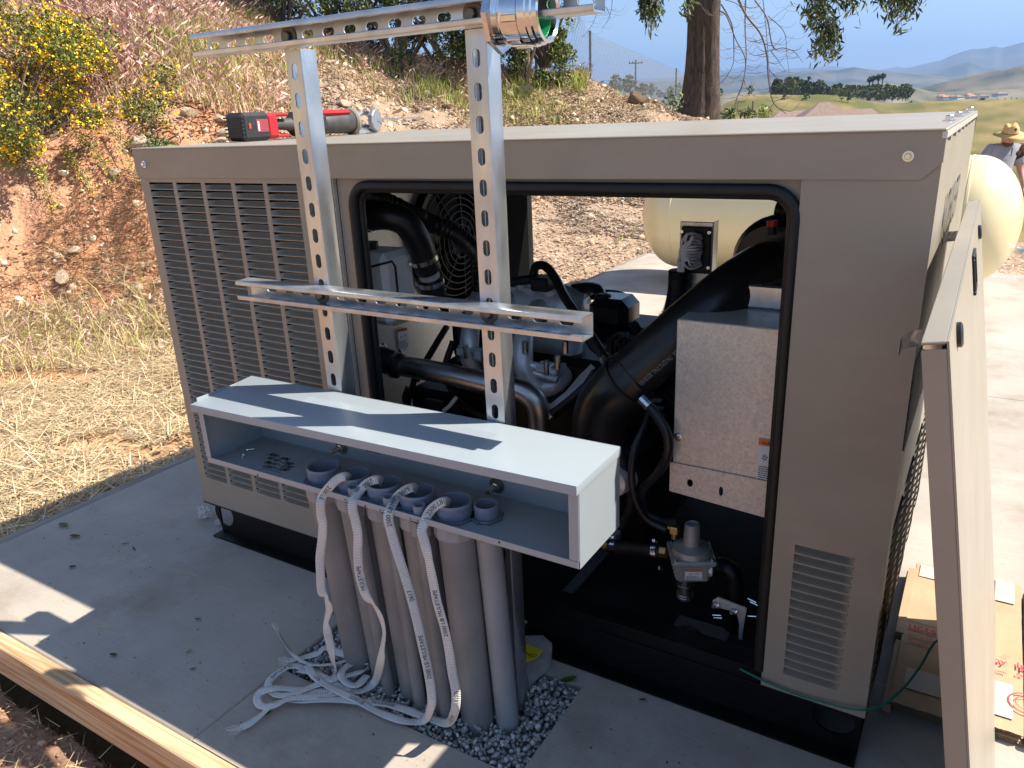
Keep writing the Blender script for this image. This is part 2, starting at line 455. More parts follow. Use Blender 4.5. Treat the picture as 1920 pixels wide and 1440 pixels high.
mountain(5200, [(1560, 160), (1700, 146), (1770, 126), (1800, 118), (1818, 114), (1850, 126), (1890, 128), (1920, 118)], 2500, (.06, .07, .05), (.15, .14, .10), 9.7)
mountain(7000, [(1640, 134), (1690, 129), (1740, 117), (1765, 111), (1790, 100), (1820, 91), (1850, 89), (1866, 85), (1880, 88), (1900, 82), (1920, 76)], 3500, (.07, .08, .06), (.15, .14, .11), 5.2)
mountain(11000, [(1100, 150), (1300, 142), (1370, 128), (1405, 119), (1430, 120), (1470, 128), (1560, 122), (1640, 132), (1680, 124), (1720, 127)], 3000, (.09, .09, .08), (.15, .14, .12), 2.2)

# ------------------------------------------------------------------ haze: one closed box of air
b = MB(); b.box(-16000, 16000, -9000, 16000, -75, 860)
mh = D.materials.new('haze_air'); mh.use_nodes = True
nn = mh.node_tree.nodes; nn.clear()
pv = nn.new('ShaderNodeVolumePrincipled'); pv.inputs['Color'].default_value = (.36, .58, 1.0, 1)
pv.inputs['Density'].default_value = 1.5e-4; pv.inputs['Anisotropy'].default_value = .25
mo = nn.new('ShaderNodeOutputMaterial'); mh.node_tree.links.new(pv.outputs[0], mo.inputs['Volume'])
haze = b.build('haze', mh); tag(haze, kind='stuff')

# ------------------------------------------------------------------ slab, joints, boards, gravel
m_conc = mat('concrete', (.44, .385, .325), .85, var=.10, vscale=3.0, bump=.25, bscale=160, spec=.25, detail=8)
nt = m_conc.node_tree          # fine broom marks running along the slab, plus specks
_n, _l = nt.nodes, nt.links
_tc = _n.new('ShaderNodeTexCoord'); _mp = _n.new('ShaderNodeMapping'); _mp.inputs['Scale'].default_value = (9, 330, 9)
_nz = _n.new('ShaderNodeTexNoise'); _nz.inputs['Scale'].default_value = 1.0; _nz.inputs['Detail'].default_value = 3
_l.new(_tc.outputs['Object'], _mp.inputs[0]); _l.new(_mp.outputs[0], _nz.inputs['Vector'])
_sp = _n.new('ShaderNodeTexVoronoi'); _sp.inputs['Scale'].default_value = 30; _l.new(_tc.outputs['Object'], _sp.inputs['Vector'])
_cr = _n.new('ShaderNodeMapRange'); _cr.inputs[1].default_value = .05; _cr.inputs[2].default_value = .12; _cr.inputs[3].default_value = .72; _cr.inputs[4].default_value = 1
_l.new(_sp.outputs['Distance'], _cr.inputs[0])
_b2 = _n.new('ShaderNodeMapRange'); _b2.inputs[1].default_value = .3; _b2.inputs[2].default_value = .7; _b2.inputs[3].default_value = .93; _b2.inputs[4].default_value = 1.05
_l.new(_nz.outputs['Fac'], _b2.inputs[0])
_mu = _n.new('ShaderNodeMath'); _mu.operation = 'MULTIPLY'; _l.new(_cr.outputs[0], _mu.inputs[0]); _l.new(_b2.outputs[0], _mu.inputs[1])
_st = _n.new('ShaderNodeTexNoise'); _st.inputs['Scale'].default_value = 1.7; _st.inputs['Detail'].default_value = 9; _st.inputs['Roughness'].default_value = .65
_l.new(_tc.outputs['Object'], _st.inputs['Vector'])
_s2 = _n.new('ShaderNodeMapRange'); _s2.inputs[1].default_value = .35; _s2.inputs[2].default_value = .6; _s2.inputs[3].default_value = .84; _s2.inputs[4].default_value = 1.03
_l.new(_st.outputs['Fac'], _s2.inputs[0])
_m3 = _n.new('ShaderNodeMath'); _m3.operation = 'MULTIPLY'; _l.new(_mu.outputs[0], _m3.inputs[0]); _l.new(_s2.outputs[0], _m3.inputs[1])
_vm = _n.new('ShaderNodeVectorMath'); _vm.operation = 'SCALE'
_bs = _n['Principled BSDF']; _old = _bs.inputs['Base Color'].links[0].from_socket
_l.new(_old, _vm.inputs[0]); _l.new(_m3.outputs[0], _vm.inputs['Scale']); _l.new(_vm.outputs[0], _bs.inputs['Base Color'])
weather(m_conc, (.22, .15, .10), 2.3, .52, .74, .7)
weather(m_conc, (.50, .47, .43), 4.1, .60, .75, .5)
weather(m_conc, (.14, .10, .08), 34, .66, .74, .7)

# pieces of the slab, parted by tooled joints; the gravel pit is left open
GX0, GX1, GY0, GY1 = -1.272, -.628, .955, 1.24
JW = .004
def slab_piece(x0, x1, y0, y1):
    b = MB(); b.bbox(x0 + JW / 2, x1 - JW / 2, y0 + JW / 2, y1 - JW / 2, -.10, 0, .003)
    o = b.build('concrete_slab', m_conc); tag(o, kind='structure'); return o
YJ = 3.6
slab_piece(-2.51, GX0, .705, YJ)
b = MB(); b.plate([(GX0 + .002, .707), (1.598, .707), (1.598, YJ - .002), (GX0 + .002, YJ - .002), (GX0 + .002, GY1), (GX1, GY1), (GX1, GY0), (GX0 + .002, GY0)], [], (0, 0, 0), (1, 0, 0), (0, 1, 0), .10)
o = b.build('concrete_slab', m_conc); tag(o, kind='structure')
slab_piece(1.6, 4.2, .705, YJ)
slab_piece(-2.51, 1.6, YJ, 6.34)
slab_piece(1.6, 4.2, YJ, 6.34)

def wood_mat(name, c1, c2, axis='X'):
    M = D.materials.new(name); M.use_nodes = True; n = M.node_tree.nodes; l = M.node_tree.links; b = n['Principled BSDF']
    tc = n.new('ShaderNodeTexCoord'); mp = n.new('ShaderNodeMapping')
    mp.inputs['Scale'].default_value = (1.6, 26, 34) if axis == 'X' else (26, 1.6, 34)
    nz = n.new('ShaderNodeTexNoise'); nz.inputs['Scale'].default_value = 1.2; nz.inputs['Detail'].default_value = 6; nz.inputs['Distortion'].default_value = 1.6
    r = n.new('ShaderNodeValToRGB'); e = r.color_ramp.elements
    e[0].position = .36; e[0].color = (*c1, 1); e[1].position = .58; e[1].color = (*c2, 1)
    l.new(tc.outputs['Object'], mp.inputs[0]); l.new(mp.outputs[0], nz.inputs['Vector']); l.new(nz.outputs['Fac'], r.inputs[0]); l.new(r.outputs[0], b.inputs['Base Color'])
    bp = n.new('ShaderNodeBump'); bp.inputs['Strength'].default_value = .5; bp.inputs['Distance'].default_value = .003
    l.new(nz.outputs['Fac'], bp.inputs['Height']); l.new(bp.outputs[0], b.inputs['Normal']); b.inputs['Roughness'].default_value = .75
    return M
m_pine = wood_mat('pine', (.40, .20, .085), (.70, .50, .29))
m_grey = wood_mat('weathered', (.20, .17, .14), (.33, .29, .25), 'Y')
b = MB(); b.bbox(-4.2, 1.7, .664, .7035, -.092, .004, .003)
o = b.build('form_board', m_pine); tag(o, 'long yellow pine form board nailed along the near edge of the slab', 'board')
b = MB(); b.bbox(-2.552, -2.512, .66, 6.36, -.092, -.002, .003)
o = b.build('form_board', m_grey); tag(o, 'grey weathered form board along the slab edge beside the straw', 'board')

# gravel
m_grav = mat('gravel_stone', (1, 1, 1), .9, vcol=True, bump=.4, bscale=300, spec=.2)
def rock_verts(n, seed, flat=.7):
    rg = np.random.default_rng(seed)
    b = bmesh.new(); bmesh.ops.create_icosphere(b, subdivisions=1 if n < 60 else 2, radius=1)
    v = np.array([x.co[:] for x in b.verts]); f = np.array([[q.index for q in p.verts] for p in b.faces]); b.free()
    for _ in range(7):     # chop with planes for a broken look
        nrm = rg.normal(size=3); nrm /= np.linalg.norm(nrm); dd = rg.uniform(.45, .8)
        s = v @ nrm; over = s > dd; v[over] -= np.outer(s[over] - dd, nrm)
    v *= rg.uniform(.75, 1.2, 3) * np.array([1, 1, flat])
    return v, f
ROCKS = [rock_verts(42, s) for s in range(8)]
def scatter_rocks(name, P, S, C, m, parent=None, squash=None):
    """joined small stones: positions (n,3), sizes (n,), colours (n,3)"""
    Vs, Fs, Cs = [], [], []; off = 0
    kinds = rng.integers(0, len(ROCKS), len(P))
    for k in range(len(ROCKS)):
        idx = np.nonzero(kinds == k)[0]
        if len(idx) == 0: continue
        v, f = ROCKS[k]; n = len(v)
        q = rng.normal(size=(len(idx), 4)); q /= np.linalg.norm(q, axis=1)[:, None]
        w, x, y, z = q.T
        Rm = np.stack([1 - 2 * (y * y + z * z), 2 * (x * y - z * w), 2 * (x * z + y * w), 2 * (x * y + z * w), 1 - 2 * (x * x + z * z), 2 * (y * z - x * w), 2 * (x * z - y * w), 2 * (y * z + x * w), 1 - 2 * (x * x + y * y)], 1).reshape(-1, 3, 3)
        vv = np.einsum('nij,kj->nki', Rm, v) * S[idx][:, None, None] + P[idx][:, None, :]
        Vs.append(vv.reshape(-1, 3)); Fs.append((f[None] + (np.arange(len(idx)) * n)[:, None, None] + off).reshape(-1, 3))
        Cs.append(np.repeat(C[idx], n, 0)); off += n * len(idx)
    return np_mesh(name, np.concatenate(Vs), np.concatenate(Fs), m, np.concatenate(Cs), parent=parent)
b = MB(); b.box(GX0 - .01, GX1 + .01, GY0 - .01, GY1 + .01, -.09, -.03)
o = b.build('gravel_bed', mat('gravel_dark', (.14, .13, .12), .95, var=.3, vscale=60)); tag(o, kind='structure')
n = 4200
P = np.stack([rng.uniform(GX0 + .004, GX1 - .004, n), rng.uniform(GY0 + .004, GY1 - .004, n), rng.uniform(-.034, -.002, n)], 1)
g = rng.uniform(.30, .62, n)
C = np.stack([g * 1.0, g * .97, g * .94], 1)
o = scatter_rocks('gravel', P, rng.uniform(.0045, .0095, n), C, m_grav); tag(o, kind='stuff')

# ------------------------------------------------------------------ straw, mulch, weeds
m_blade = mat('dry_blade', (1, 1, 1), .8, vcol=True, spec=.2)
def polar(n, a0, a1, d0, d1, power=1.0):
    a = np.radians(rng.uniform(a0, a1, n)); d = d0 + (d1 - d0) * rng.random(n) ** power
    return np.sin(a) * d, np.cos(a) * d
def blades(name, x, y, hgt, wid, cols, lean=.5, flat=False, heads=None, lift=0.0, kind='stuff', seg=1):
    n = len(x); z = ground_h(x, y) + lift
    th = rng.uniform(0, 2 * np.pi, n)
    if flat:
        tilt = rng.normal(0, .16, n); L = hgt
        dx, dy, dz = np.cos(th) * L, np.sin(th) * L, np.abs(tilt) * L
        z = z + rng.uniform(.0, .035, n)
        px_, py_ = -np.sin(th), np.cos(th)
    else:
        ln = np.abs(rng.normal(0, lean, n)); L = hgt
        dx, dy, dz = np.cos(th) * L * np.sin(ln), np.sin(th) * L * np.sin(ln), L * np.cos(ln)
        ph = rng.uniform(0, 2 * np.pi, n); px_, py_ = np.cos(ph), np.sin(ph)
    p = np.stack([x, y, z], 1); dv = np.stack([dx, dy, dz], 1); w = np.stack([px_ * wid, py_ * wid, np.zeros(n)], 1)
    bend = np.stack([np.cos(th) * L * .18, np.sin(th) * L * .18, -L * .05], 1) * (0 if flat else 1)
    v = np.stack([p - w, p + w, p + dv * .55 + w * .8, p + dv * .55 - w * .8, p + dv + bend], 1)
    base = (np.arange(n) * 5)[:, None]
    F = np.concatenate([base + np.array([[0, 1, 2]]), base + np.array([[0, 2, 3]]), base + np.array([[3, 2, 4]])])
    Vv = v.reshape(-1, 3); Cc = np.repeat(cols, 5, 0)
    if heads is not None:
        hm, hc, hs = heads; idx = np.nonzero(hm)[0]; k = len(idx)
        tip = (p + dv * .93 + bend)[idx]; dirn = (bend[idx] * 1.5 + dv[idx] * .3); dirn /= np.linalg.norm(dirn, axis=1)[:, None]
        s = hs[idx][:, None]
        side = np.cross(dirn, rng.normal(size=(k, 3))); side /= np.linalg.norm(side, axis=1)[:, None]
        hv = np.stack([tip - dirn * s * .2, tip + side * s * .11 + dirn * s * .4, tip + dirn * s, tip - side * s * .11 + dirn * s * .4], 1)
        off = len(Vv); hb = (np.arange(k) * 4)[:, None] + off
        F = np.concatenate([F, hb + np.array([[0, 1, 2]]), hb + np.array([[0, 2, 3]])])
        Vv = np.concatenate([Vv, hv.reshape(-1, 3)]); Cc = np.concatenate([Cc, np.repeat(hc[idx], 4, 0)])
    o = np_mesh(name, Vv, F, m_blade, Cc); o['kind'] = kind
    return o
def pick(n, pal, jit=.15):
    pal = np.array(pal); c = pal[rng.integers(0, len(pal), n)]; return np.clip(c * (1 + rng.uniform(-jit, jit, (n, 1))) , 0, 1)

# straw strewn left of the slab
x, y = polar(130000, -82, -33, 2.4, 7.2, .8)
k = (~in_slab(x, y, .01)) & (x < -2.56) & (y > .3) & (fbm(x * 2.2, y * 2.2, 3) > .38); x, y = x[k], y[k]
blades('straw', x, y, rng.uniform(.03, .22, len(x)), rng.uniform(.0012, .003, len(x)), pick(len(x), [(.68, .53, .30), (.60, .45, .25), (.76, .63, .41), (.46, .33, .19), (.34, .23, .13)]), flat=True)
# litter of dead leaves in the straw
x, y = polar(7000, -82, -33, 2.4, 7.2, .8); k = (~in_slab(x, y, .01)) & (x < -2.56); x, y = x[k], y[k]
blades('leaf_litter', x, y, rng.uniform(.02, .06, len(x)), rng.uniform(.006, .013, len(x)), pick(len(x), [(.42, .26, .13), (.55, .38, .2), (.33, .2, .11)]), flat=True)
# weeds at the foot of the cut and scattered over it
x, y = polar(26000, -80, -44, 5.2, 8.2); nz = fbm(x * 1.1 + 9, y * 1.1, 3); st_ = steep(x, y); k = ((nz > .55) | ((st_ < .45) & (nz > .42))) & (rng.random(len(x)) < np.where(np.hypot(x, y) < 6.4, .32, .10)); x, y = x[k], y[k]
hm = rng.random(len(x)) < .38
blades('dry_weeds', x, y, rng.uniform(.08, .34, len(x)), rng.uniform(.0015, .004, len(x)), pick(len(x), [(.60, .46, .22), (.50, .40, .16), (.68, .50, .30), (.58, .40, .27), (.30, .32, .08)]), lean=.75,
       heads=(hm, pick(len(x), [(.47, .27, .24), (.62, .45, .33), (.36, .2, .2)]), rng.uniform(.03, .07, len(x))))
# tall reddish brome grass over the upper slope
x, y = polar(260000, -80, -26, 7.2, 18, 1.2); dd = np.hypot(x, y); aa_ = np.degrees(np.arctan2(x, y)); st_ = steep(x, y)
dens = np.clip((dd - 7.9) / 1.0, 0, 1) * np.clip((-45 - aa_) / 8, 0, 1) + np.clip((dd - 10.3) / 1.5, 0, 1)
k = (rng.random(len(x)) < dens * np.clip(fbm(x * .8, y * .8, 3) * 3.4 - .7, 0, 1)); x, y, aa_, dd = x[k], y[k], aa_[k], dd[k]
green = (rng.random(len(x)) < np.clip(fbm(x * .55 + 31, y * .55, 3) * 4 - 2.1, 0, .7) + np.clip((aa_ + 50) / 12, 0, .5))
ca = pick(len(x), [(.60, .40, .26), (.66, .49, .30), (.52, .33, .24), (.48, .36, .18)]); cb = pick(len(x), [(.30, .34, .06), (.40, .42, .09), (.22, .27, .05), (.5, .44, .17)])
cc = np.where(green[:, None], cb, ca); hm = (rng.random(len(x)) < .75) & ~green
blades('brome_grass', x, y, rng.uniform(.12, .42, len(x)) * np.where(aa_ > -47, .6, 1), rng.uniform(.002, .0055, len(x)), cc, lean=.42,
       heads=(hm, pick(len(x), [(.50, .27, .235), (.62, .38, .31), (.70, .52, .42), (.40, .2, .2)], .2), rng.uniform(.05, .11, len(x))))
# wood chips and dry litter behind the slab
m_chip = m_blade
x, y = polar(60000, -36, 10, 4.6, 13, 1.3); k = ~in_slab(x, y, .02); x, y = x[k], y[k]
blades('wood_chips', x, y, rng.uniform(.02, .08, len(x)), rng.uniform(.003, .010, len(x)), pick(len(x), [(.55, .40, .26), (.42, .28, .18), (.68, .54, .38), (.30, .19, .12), (.5, .33, .22)]), flat=True, lift=-.01)
x, y = polar(2600, -36, 10, 5.5, 14); k = (~in_slab(x, y, .1)) & (fbm(x * 1.5, y * 1.5, 2) > .62); x, y = x[k], y[k]
blades('green_weeds', x, y, rng.uniform(.05, .16, len(x)), rng.uniform(.003, .006, len(x)), pick(len(x), [(.25, .33, .06), (.34, .38, .1)]), lean=.8)
x, y = polar(90000, -56, -17, 7.4, 13.4, 1.0); k = (~in_slab(x, y, .05)) & (fbm(x * 1.7, y * 1.7, 3) > .38); x, y = x[k], y[k]
blades('slope_litter', x, y, rng.uniform(.02, .09, len(x)), rng.uniform(.003, .010, len(x)), pick(len(x), [(.46, .35, .25), (.30, .21, .16), (.60, .49, .36), (.22, .15, .11), (.5, .42, .33)], .25), flat=True, lift=-.01)
x, y = polar(22000, -80, -46, 6.3, 8.2, 1.0); k = (fbm(x * 2.7, y * 2.7, 3) > .58); x, y = x[k], y[k]
blades('cut_litter', x, y, rng.uniform(.015, .05, len(x)), rng.uniform(.003, .009, len(x)), pick(len(x), [(.60, .36, .22), (.42, .22, .13), (.66, .47, .33), (.34, .18, .11)], .2), flat=True, lift=-.012)
# bits on the soil before the board
x = rng.uniform(-3.2, -.9, 900); y = rng.uniform(.1, .655, 900)
blades('dead_grass', x, y, rng.uniform(.02, .09, 900), rng.uniform(.0007, .0016, 900), pick(900, [(.55, .42, .22), (.45, .33, .17)]), flat=True, lift=.0)

# stones: the larger ones each by itself, the rest joined
m_rock = mat('pale_rock', (.42, .30, .20), .9, var=.28, vscale=7, bump=.6, bscale=35, col2=(.58, .46, .32), bdist=.01)
n = 16000; x, y = polar(n, -80, -17, 5.8, 14.5, 1.0); k = (~in_slab(x, y, .2)) & ((steep(x, y) > .33) | (rng.random(n) < .15)) ; x, y = x[k], y[k]; n = len(x)
s = rng.uniform(.006, .024, n) * np.where(rng.random(n) < .1, 2.4, 1)
o = scatter_rocks('stones', np.stack([x, y, ground_h(x, y) + s * .2], 1), s, pick(n, [(.66, .52, .36), (.56, .40, .27), (.5, .3, .18), (.7, .6, .44)]), m_grav); tag(o, kind='stuff')
# clods on the dirt in the foreground
n = 5200; x = rng.uniform(-3.4, -.6, n); y = rng.uniform(.0, .65, n); s = rng.uniform(.002, .009, n) * np.where(rng.random(n) < .08, 2.2, 1)
o = scatter_rocks('soil_clods', np.stack([x, y, ground_h(x, y) + fine_clods(x, y) + s * .2], 1), s, pick(n, [(.38, .22, .14), (.30, .17, .11), (.5, .32, .21)]), m_grav); tag(o, kind='stuff')
RM = []
for k in range(6):
    v, f = rock_verts(100, 50 + k, .6); me = D.meshes.new('rock'); me.from_pydata(v.tolist(), [], f.tolist()); me.materials.append(m_rock); me.update(); RM.append(me)
spots = []
for (a0, a1, d0, d1, cnt, smin, smax, lab, grp) in [
    (-57, -48, 7.2, 8.4, 26, .06, .17, 'pale tan rock on the stony brink left of the red saw', 'rocks on the brink of the cut'),
    (-64, -50, 6.3, 7.4, 16, .05, .12, 'tan rock embedded in the red earth cut', 'rocks in the red earth cut'),
    (-44, -27, 9.0, 12.3, 44, .06, .17, 'buff rock on the stony slope above the enclosure roof', 'rocks on the stony slope'),
    (-30, -18, 7.0, 8.6, 7, .04, .08, 'small stone on the chip-covered ground behind the slab', 'stones behind the slab')]:
    for i in range(cnt):
        a = R(random.uniform(a0, a1)); d = random.uniform(d0, d1); s = random.uniform(smin, smax) * random.uniform(.6, 1)
        px_, py_ = math.sin(a) * d, math.cos(a) * d
        o = inst(random.choice(RM), 'rock', None, (px_, py_, float(ground_h(px_, py_)) + s * .12), (random.uniform(-.4, .4), random.uniform(-.4, .4), random.uniform(0, 6)), (s, s * random.uniform(.6, 1), s * random.uniform(.6, 1)))
        tag(o, lab, 'rock', grp)
def gp(px, py, d0):       # point on the ground near a pixel's direction, at horizontal distance d0
    v = ray(px, py); q = math.hypot(v[0], v[1]); x, y = v[0] / q * d0, v[1] / q * d0
    return Vector((x, y, float(ground_h(x, y))))
p = gp(1190, 195, 12.2)
RB = RM[2].copy(); RB.materials.clear(); RB.materials.append(mat('brown_rock', (.20, .125, .075), .95, var=.4, vscale=9, bump=1, bscale=25, bdist=.02))
o = inst(RB, 'rock', None, p + Vector((0, 0, .08)), (0, .2, .5), (.19, .14, .13)); tag(o, 'large brown boulder on the crest left of the tree trunk', 'rock')
# ------------------------------------------------------------------ shrubs and trees
m_leaf = mat('leaf', (1, 1, 1), .55, vcol=True, spec=.35)
m_bark = mat('bark', (.085, .062, .05), .95, var=.45, vscale=6, bump=1.0, bscale=18, stretch=(6, 6, 1), col2=(.16, .115, .085), bdist=.03)
m_twig = mat('twig', (.20, .15, .115), .9)
def leaf_mesh(name, C, size, aspect, cols, parent, droop=0.0, m=None, three=False):
    """leaf-sized faces at points C (n,3)"""
    n = len(C)
    d = rng.normal(size=(n, 3)); d[:, 2] = d[:, 2] * (1 - droop) - droop * 2.2; d /= np.linalg.norm(d, axis=1)[:, None]
    s = np.cross(d, rng.normal(size=(n, 3))); s /= np.linalg.norm(s, axis=1)[:, None]
    nr_ = np.cross(d, s); L = size * rng.uniform(.6, 1.3, (n, 1)); W = L * aspect
    v = np.stack([C - d * L * .5, C + s * W * .5 + nr_ * W * .12, C + d * L * .5 - nr_ * L * .08, C - s * W * .5 + nr_ * W * .12], 1).reshape(-1, 3)
    bse = (np.arange(n) * 4)[:, None]
    F = np.concatenate([bse + np.array([[0, 1, 2]]), bse + np.array([[0, 2, 3]])])
    o = np_mesh(name, v, F, m or m_leaf, np.repeat(cols, 4, 0), parent=parent)
    return o
def clump_points(centres, radii, n, surf=.5):
    idx = rng.integers(0, len(centres), n); c = np.array(centres)[idx]; r = np.array(radii)[idx]
    d = rng.normal(size=(n, 3)); d /= np.linalg.norm(d, axis=1)[:, None]
    if r.ndim == 1: r = r[:, None]
    return c + d * r * (rng.random((n, 1)) ** surf)

# yellow flowering bush on top of the cut
bp_ = gp(25, 268, 7.9)
bush = thing('flowering_bush', 'big rounded bush covered in small yellow flowers on the brink of the red cut', 'bush', bp_)
cen = []; rad = []
for i in range(110):
    a = random.uniform(0, 2 * math.pi); q = random.random() ** .6; h = random.uniform(.05, 1.0)
    rr = 1.34 * q * math.sqrt(max(.15, 1 - (h - .38) ** 2 * 2.0))
    cen.append((bp_.x + math.cos(a) * rr * 1.05, bp_.y + math.sin(a) * rr, bp_.z + h * 1.0 - .05 + .3 * (1 - q) * h)); rad.append(random.uniform(.10, .22))
P = clump_points(cen, rad, 42000)
leaf_mesh('foliage', P, .032, .5, pick(len(P), [(.12, .145, .025), (.17, .20, .04), (.085, .11, .025), (.24, .23, .05)]), bush)['kind'] = 'stuff'
fc = clump_points(cen, np.array(rad) * 1.15, 3000, .10)
P = (fc[:, None, :] + rng.normal(0, .014, (len(fc), 6, 3))).reshape(-1, 3)
leaf_mesh('blossoms', P, .021, .8, pick(len(P), [(.90, .62, .02), (.95, .72, .04), (.80, .42, .01), (.85, .5, .01)], .1), bush)['kind'] = 'stuff'
b = MB()
for i in range(60):
    c = cen[i]; b.tube(spline([bp_ + Vector((random.uniform(-.15, .15), random.uniform(-.15, .15), -.05)), (bp_ + Vector(c)) / 2 + Vector((0, 0, .12)), Vector(c)], 3), [.008, .007, .006, .005, .004, .003, .002], 4)
b.build('stem', m_twig, bush)
# trailing sprigs hanging over the edge
b = MB(); PP = []
for (x0, y0, x1, y1) in [(150, 265, 215, 325), (60, 280, 90, 335), (120, 270, 160, 310), (200, 230, 235, 250)]:
    p0 = gp(x0, y0, 7.5) + Vector((0, 0, .12)); p1 = gp(x1, y1, 7.2) + Vector((0, 0, .05)); pts = spline([p0, (p0 + p1) / 2 + Vector((0, 0, .06)), p1], 6)
    b.tube(pts, .004, 4)
    for p in pts: PP += [p + Vector(rng.normal(0, .03, 3)) for _ in range(30)]
PP = np.array([tuple(p) for p in PP]); b.build('trailing_stem', m_twig, bush)
leaf_mesh('trailing_foliage', PP, .022, .5, pick(len(PP), [(.22, .26, .05), (.15, .2, .04), (.7, .55, .05)]), bush)['kind'] = 'stuff'
# small green clump below the brink
gp0 = gp(290, 235, 7.3)
clump = thing('weed_clump', 'dark green leafy weed clump among the rocks left of the enclosure corner', 'plant', gp0)
P = clump_points([tuple(gp0 + Vector((0, 0, .07))), tuple(gp0 + Vector((.1, .05, .05)))], [.13, .1], 700)
leaf_mesh('foliage', P, .07, .18, pick(len(P), [(.10, .15, .03), (.16, .22, .05), (.06, .09, .02)]), clump)['kind'] = 'stuff'

def shrub(az, d, base_dz, w, h, n, label, sparse=False, pal=None, leafs=.05):
    x, y = math.sin(R(az)) * d, math.cos(R(az)) * d; z = float(ground_h(x, y)) + base_dz
    t = thing('shrub', label, 'shrub', (x, y, z), 'evergreen shrubs on the crest')
    cen = []; rad = []
    for i in range(46 if not sparse else 30):
        a = random.uniform(0, 2 * math.pi); q = random.random() ** .55; hh = random.random()
        rr = w * .5 * q * (1.0 - .45 * max(0, hh - .55))
        cen.append((x + math.cos(a) * rr, y + math.sin(a) * rr, z + h * (.05 + .93 * hh))); rad.append(random.uniform(.14, .34) * (w / 2.4))
    P = clump_points(cen, rad, n, .45)
    leaf_mesh('foliage', P, leafs, .5, pick(len(P), pal or [(.035, .06, .02), (.06, .095, .025), (.10, .14, .035), (.20, .22, .06), (.025, .04, .015)]), t)['kind'] = 'stuff'
    b = MB()
    for i in range(14):
        c = Vector(cen[i * 2]); b.tube(spline([Vector((x + random.uniform(-.1, .1), y, z - .1)), Vector((x, y, z)) * .4 + c * .6, c], 3), [.035, .03, .026, .022, .018, .013, .008], 5)
    b.build('stem', m_twig, t)
    return t
shrub(-46.5, 13.0, -.1, 2.6, 2.6, 16000, 'dark evergreen shrub at the left end of the crest row above the brome grass')
shrub(-42.6, 12.6, -.1, 2.6, 2.8, 18000, 'dark evergreen shrub above the top crossbar just right of the left post')
shrub(-39.0, 12.4, -.1, 2.3, 2.2, 16000, 'dark evergreen shrub showing through the middle slots of the top crossbar')
shrub(-35.2, 12.2, -.1, 2.1, 2.1, 18000, 'dense evergreen shrub directly left of the right post')
shrub(-30.6, 12.0, -.12, 1.45, 1.8, 17000, 'rounded evergreen shrub on the crest right of the right post', pal=[(.05, .08, .02), (.09, .13, .03), (.16, .2, .05), (.3, .32, .10), (.035, .05, .015)])
shrub(-28.9, 12.6, .25, 1.1, 2.2, 3000, 'thin shrub with loose pale leaves against the sky below the connector', True, pal=[(.10, .14, .03), (.22, .26, .08), (.34, .34, .12), (.06, .08, .02)])
# fern-like spikes at the top left
shrub(-49.5, 13.8, .1, 1.5, 1.7, 6000, 'dull brown-green shrub at the very top left of the crest row', pal=[(.10, .10, .04), (.17, .16, .07), (.06, .07, .03)])

# the big tree
tb = gp(1312, 214, 14.0)
tree = thing('tree', 'tall tree with a thick double-ridged trunk and drooping leafy branches', 'tree', tb)
def trunk_lobe(off, lean, r0, r1, flare):
    b = MB(); pts = []; rr = []
    for i in range(26):
        h = i / 25 * 9.0
        pts.append(tb + Vector((off[0] + lean[0] * h + .03 * math.sin(h * 1.7 + off[0] * 9), off[1] + lean[1] * h, h - .35)))
        rr.append(r0 + (r1 - r0) * min(1, h / 5) + flare * math.exp(-h * 2.1))
    b.tube(pts, rr, 22); return b
b = trunk_lobe((-.09, 0), (-.004, 0),   .185, .155, .24); b2 = trunk_lobe((.13, -.03), (.016, 0), .15, .13, .10)
b.add(b2.v, b2.f); b3 = trunk_lobe((.02, -.13), (.006, .0), .10, .08, .14); b.add(b3.v, b3.f)
# root flares
for a in (): b.tube([tb + Vector((math.cos(R(a)) * .15, math.sin(R(a)) * .15, .45)), tb + Vector((math.cos(R(a)) * .38, math.sin(R(a)) * .38, .05)), tb + Vector((math.cos(R(a)) * .7, math.sin(R(a)) * .7, -.22))], [.12, .11, .05], 8)
tr = b.build('trunk', m_bark, tree, smooth=True)
def limb(pts, r0, r1, name='branch', par=tree):
    s = spline(pts, 6); b = MB(); b.tube(s, [r0 + (r1 - r0) * i / (len(s) - 1) for i in range(len(s))], 7); return b.build(name, m_bark, par, smooth=True), s
def dirp(px, py, d):
    v = ray(px, py); q = math.hypot(v[0], v[1]); return Vector(CAM + v / q * d)
top = tb + Vector((.0, 0, 5.4))
_, L1 = limb([top, dirp(1420, -150, 13.6), dirp(1560, -190, 12.8), dirp(1690, -110, 12.2)], .13, .03)
_, L2 = limb([top + Vector((0, 0, -.8)), dirp(1240, -130, 13.5), dirp(1200, -90, 13.2)], .09, .02)
_, L3 = limb([top + Vector((0, 0, .9)), dirp(1380, -60, 13.4), dirp(1440, -20, 13.2)], .05, .015)
_, L4 = limb([top + Vector((0, 0, -.4)), dirp(1180, -160, 13.6), dirp(1130, -60, 13.3)], .05, .012)
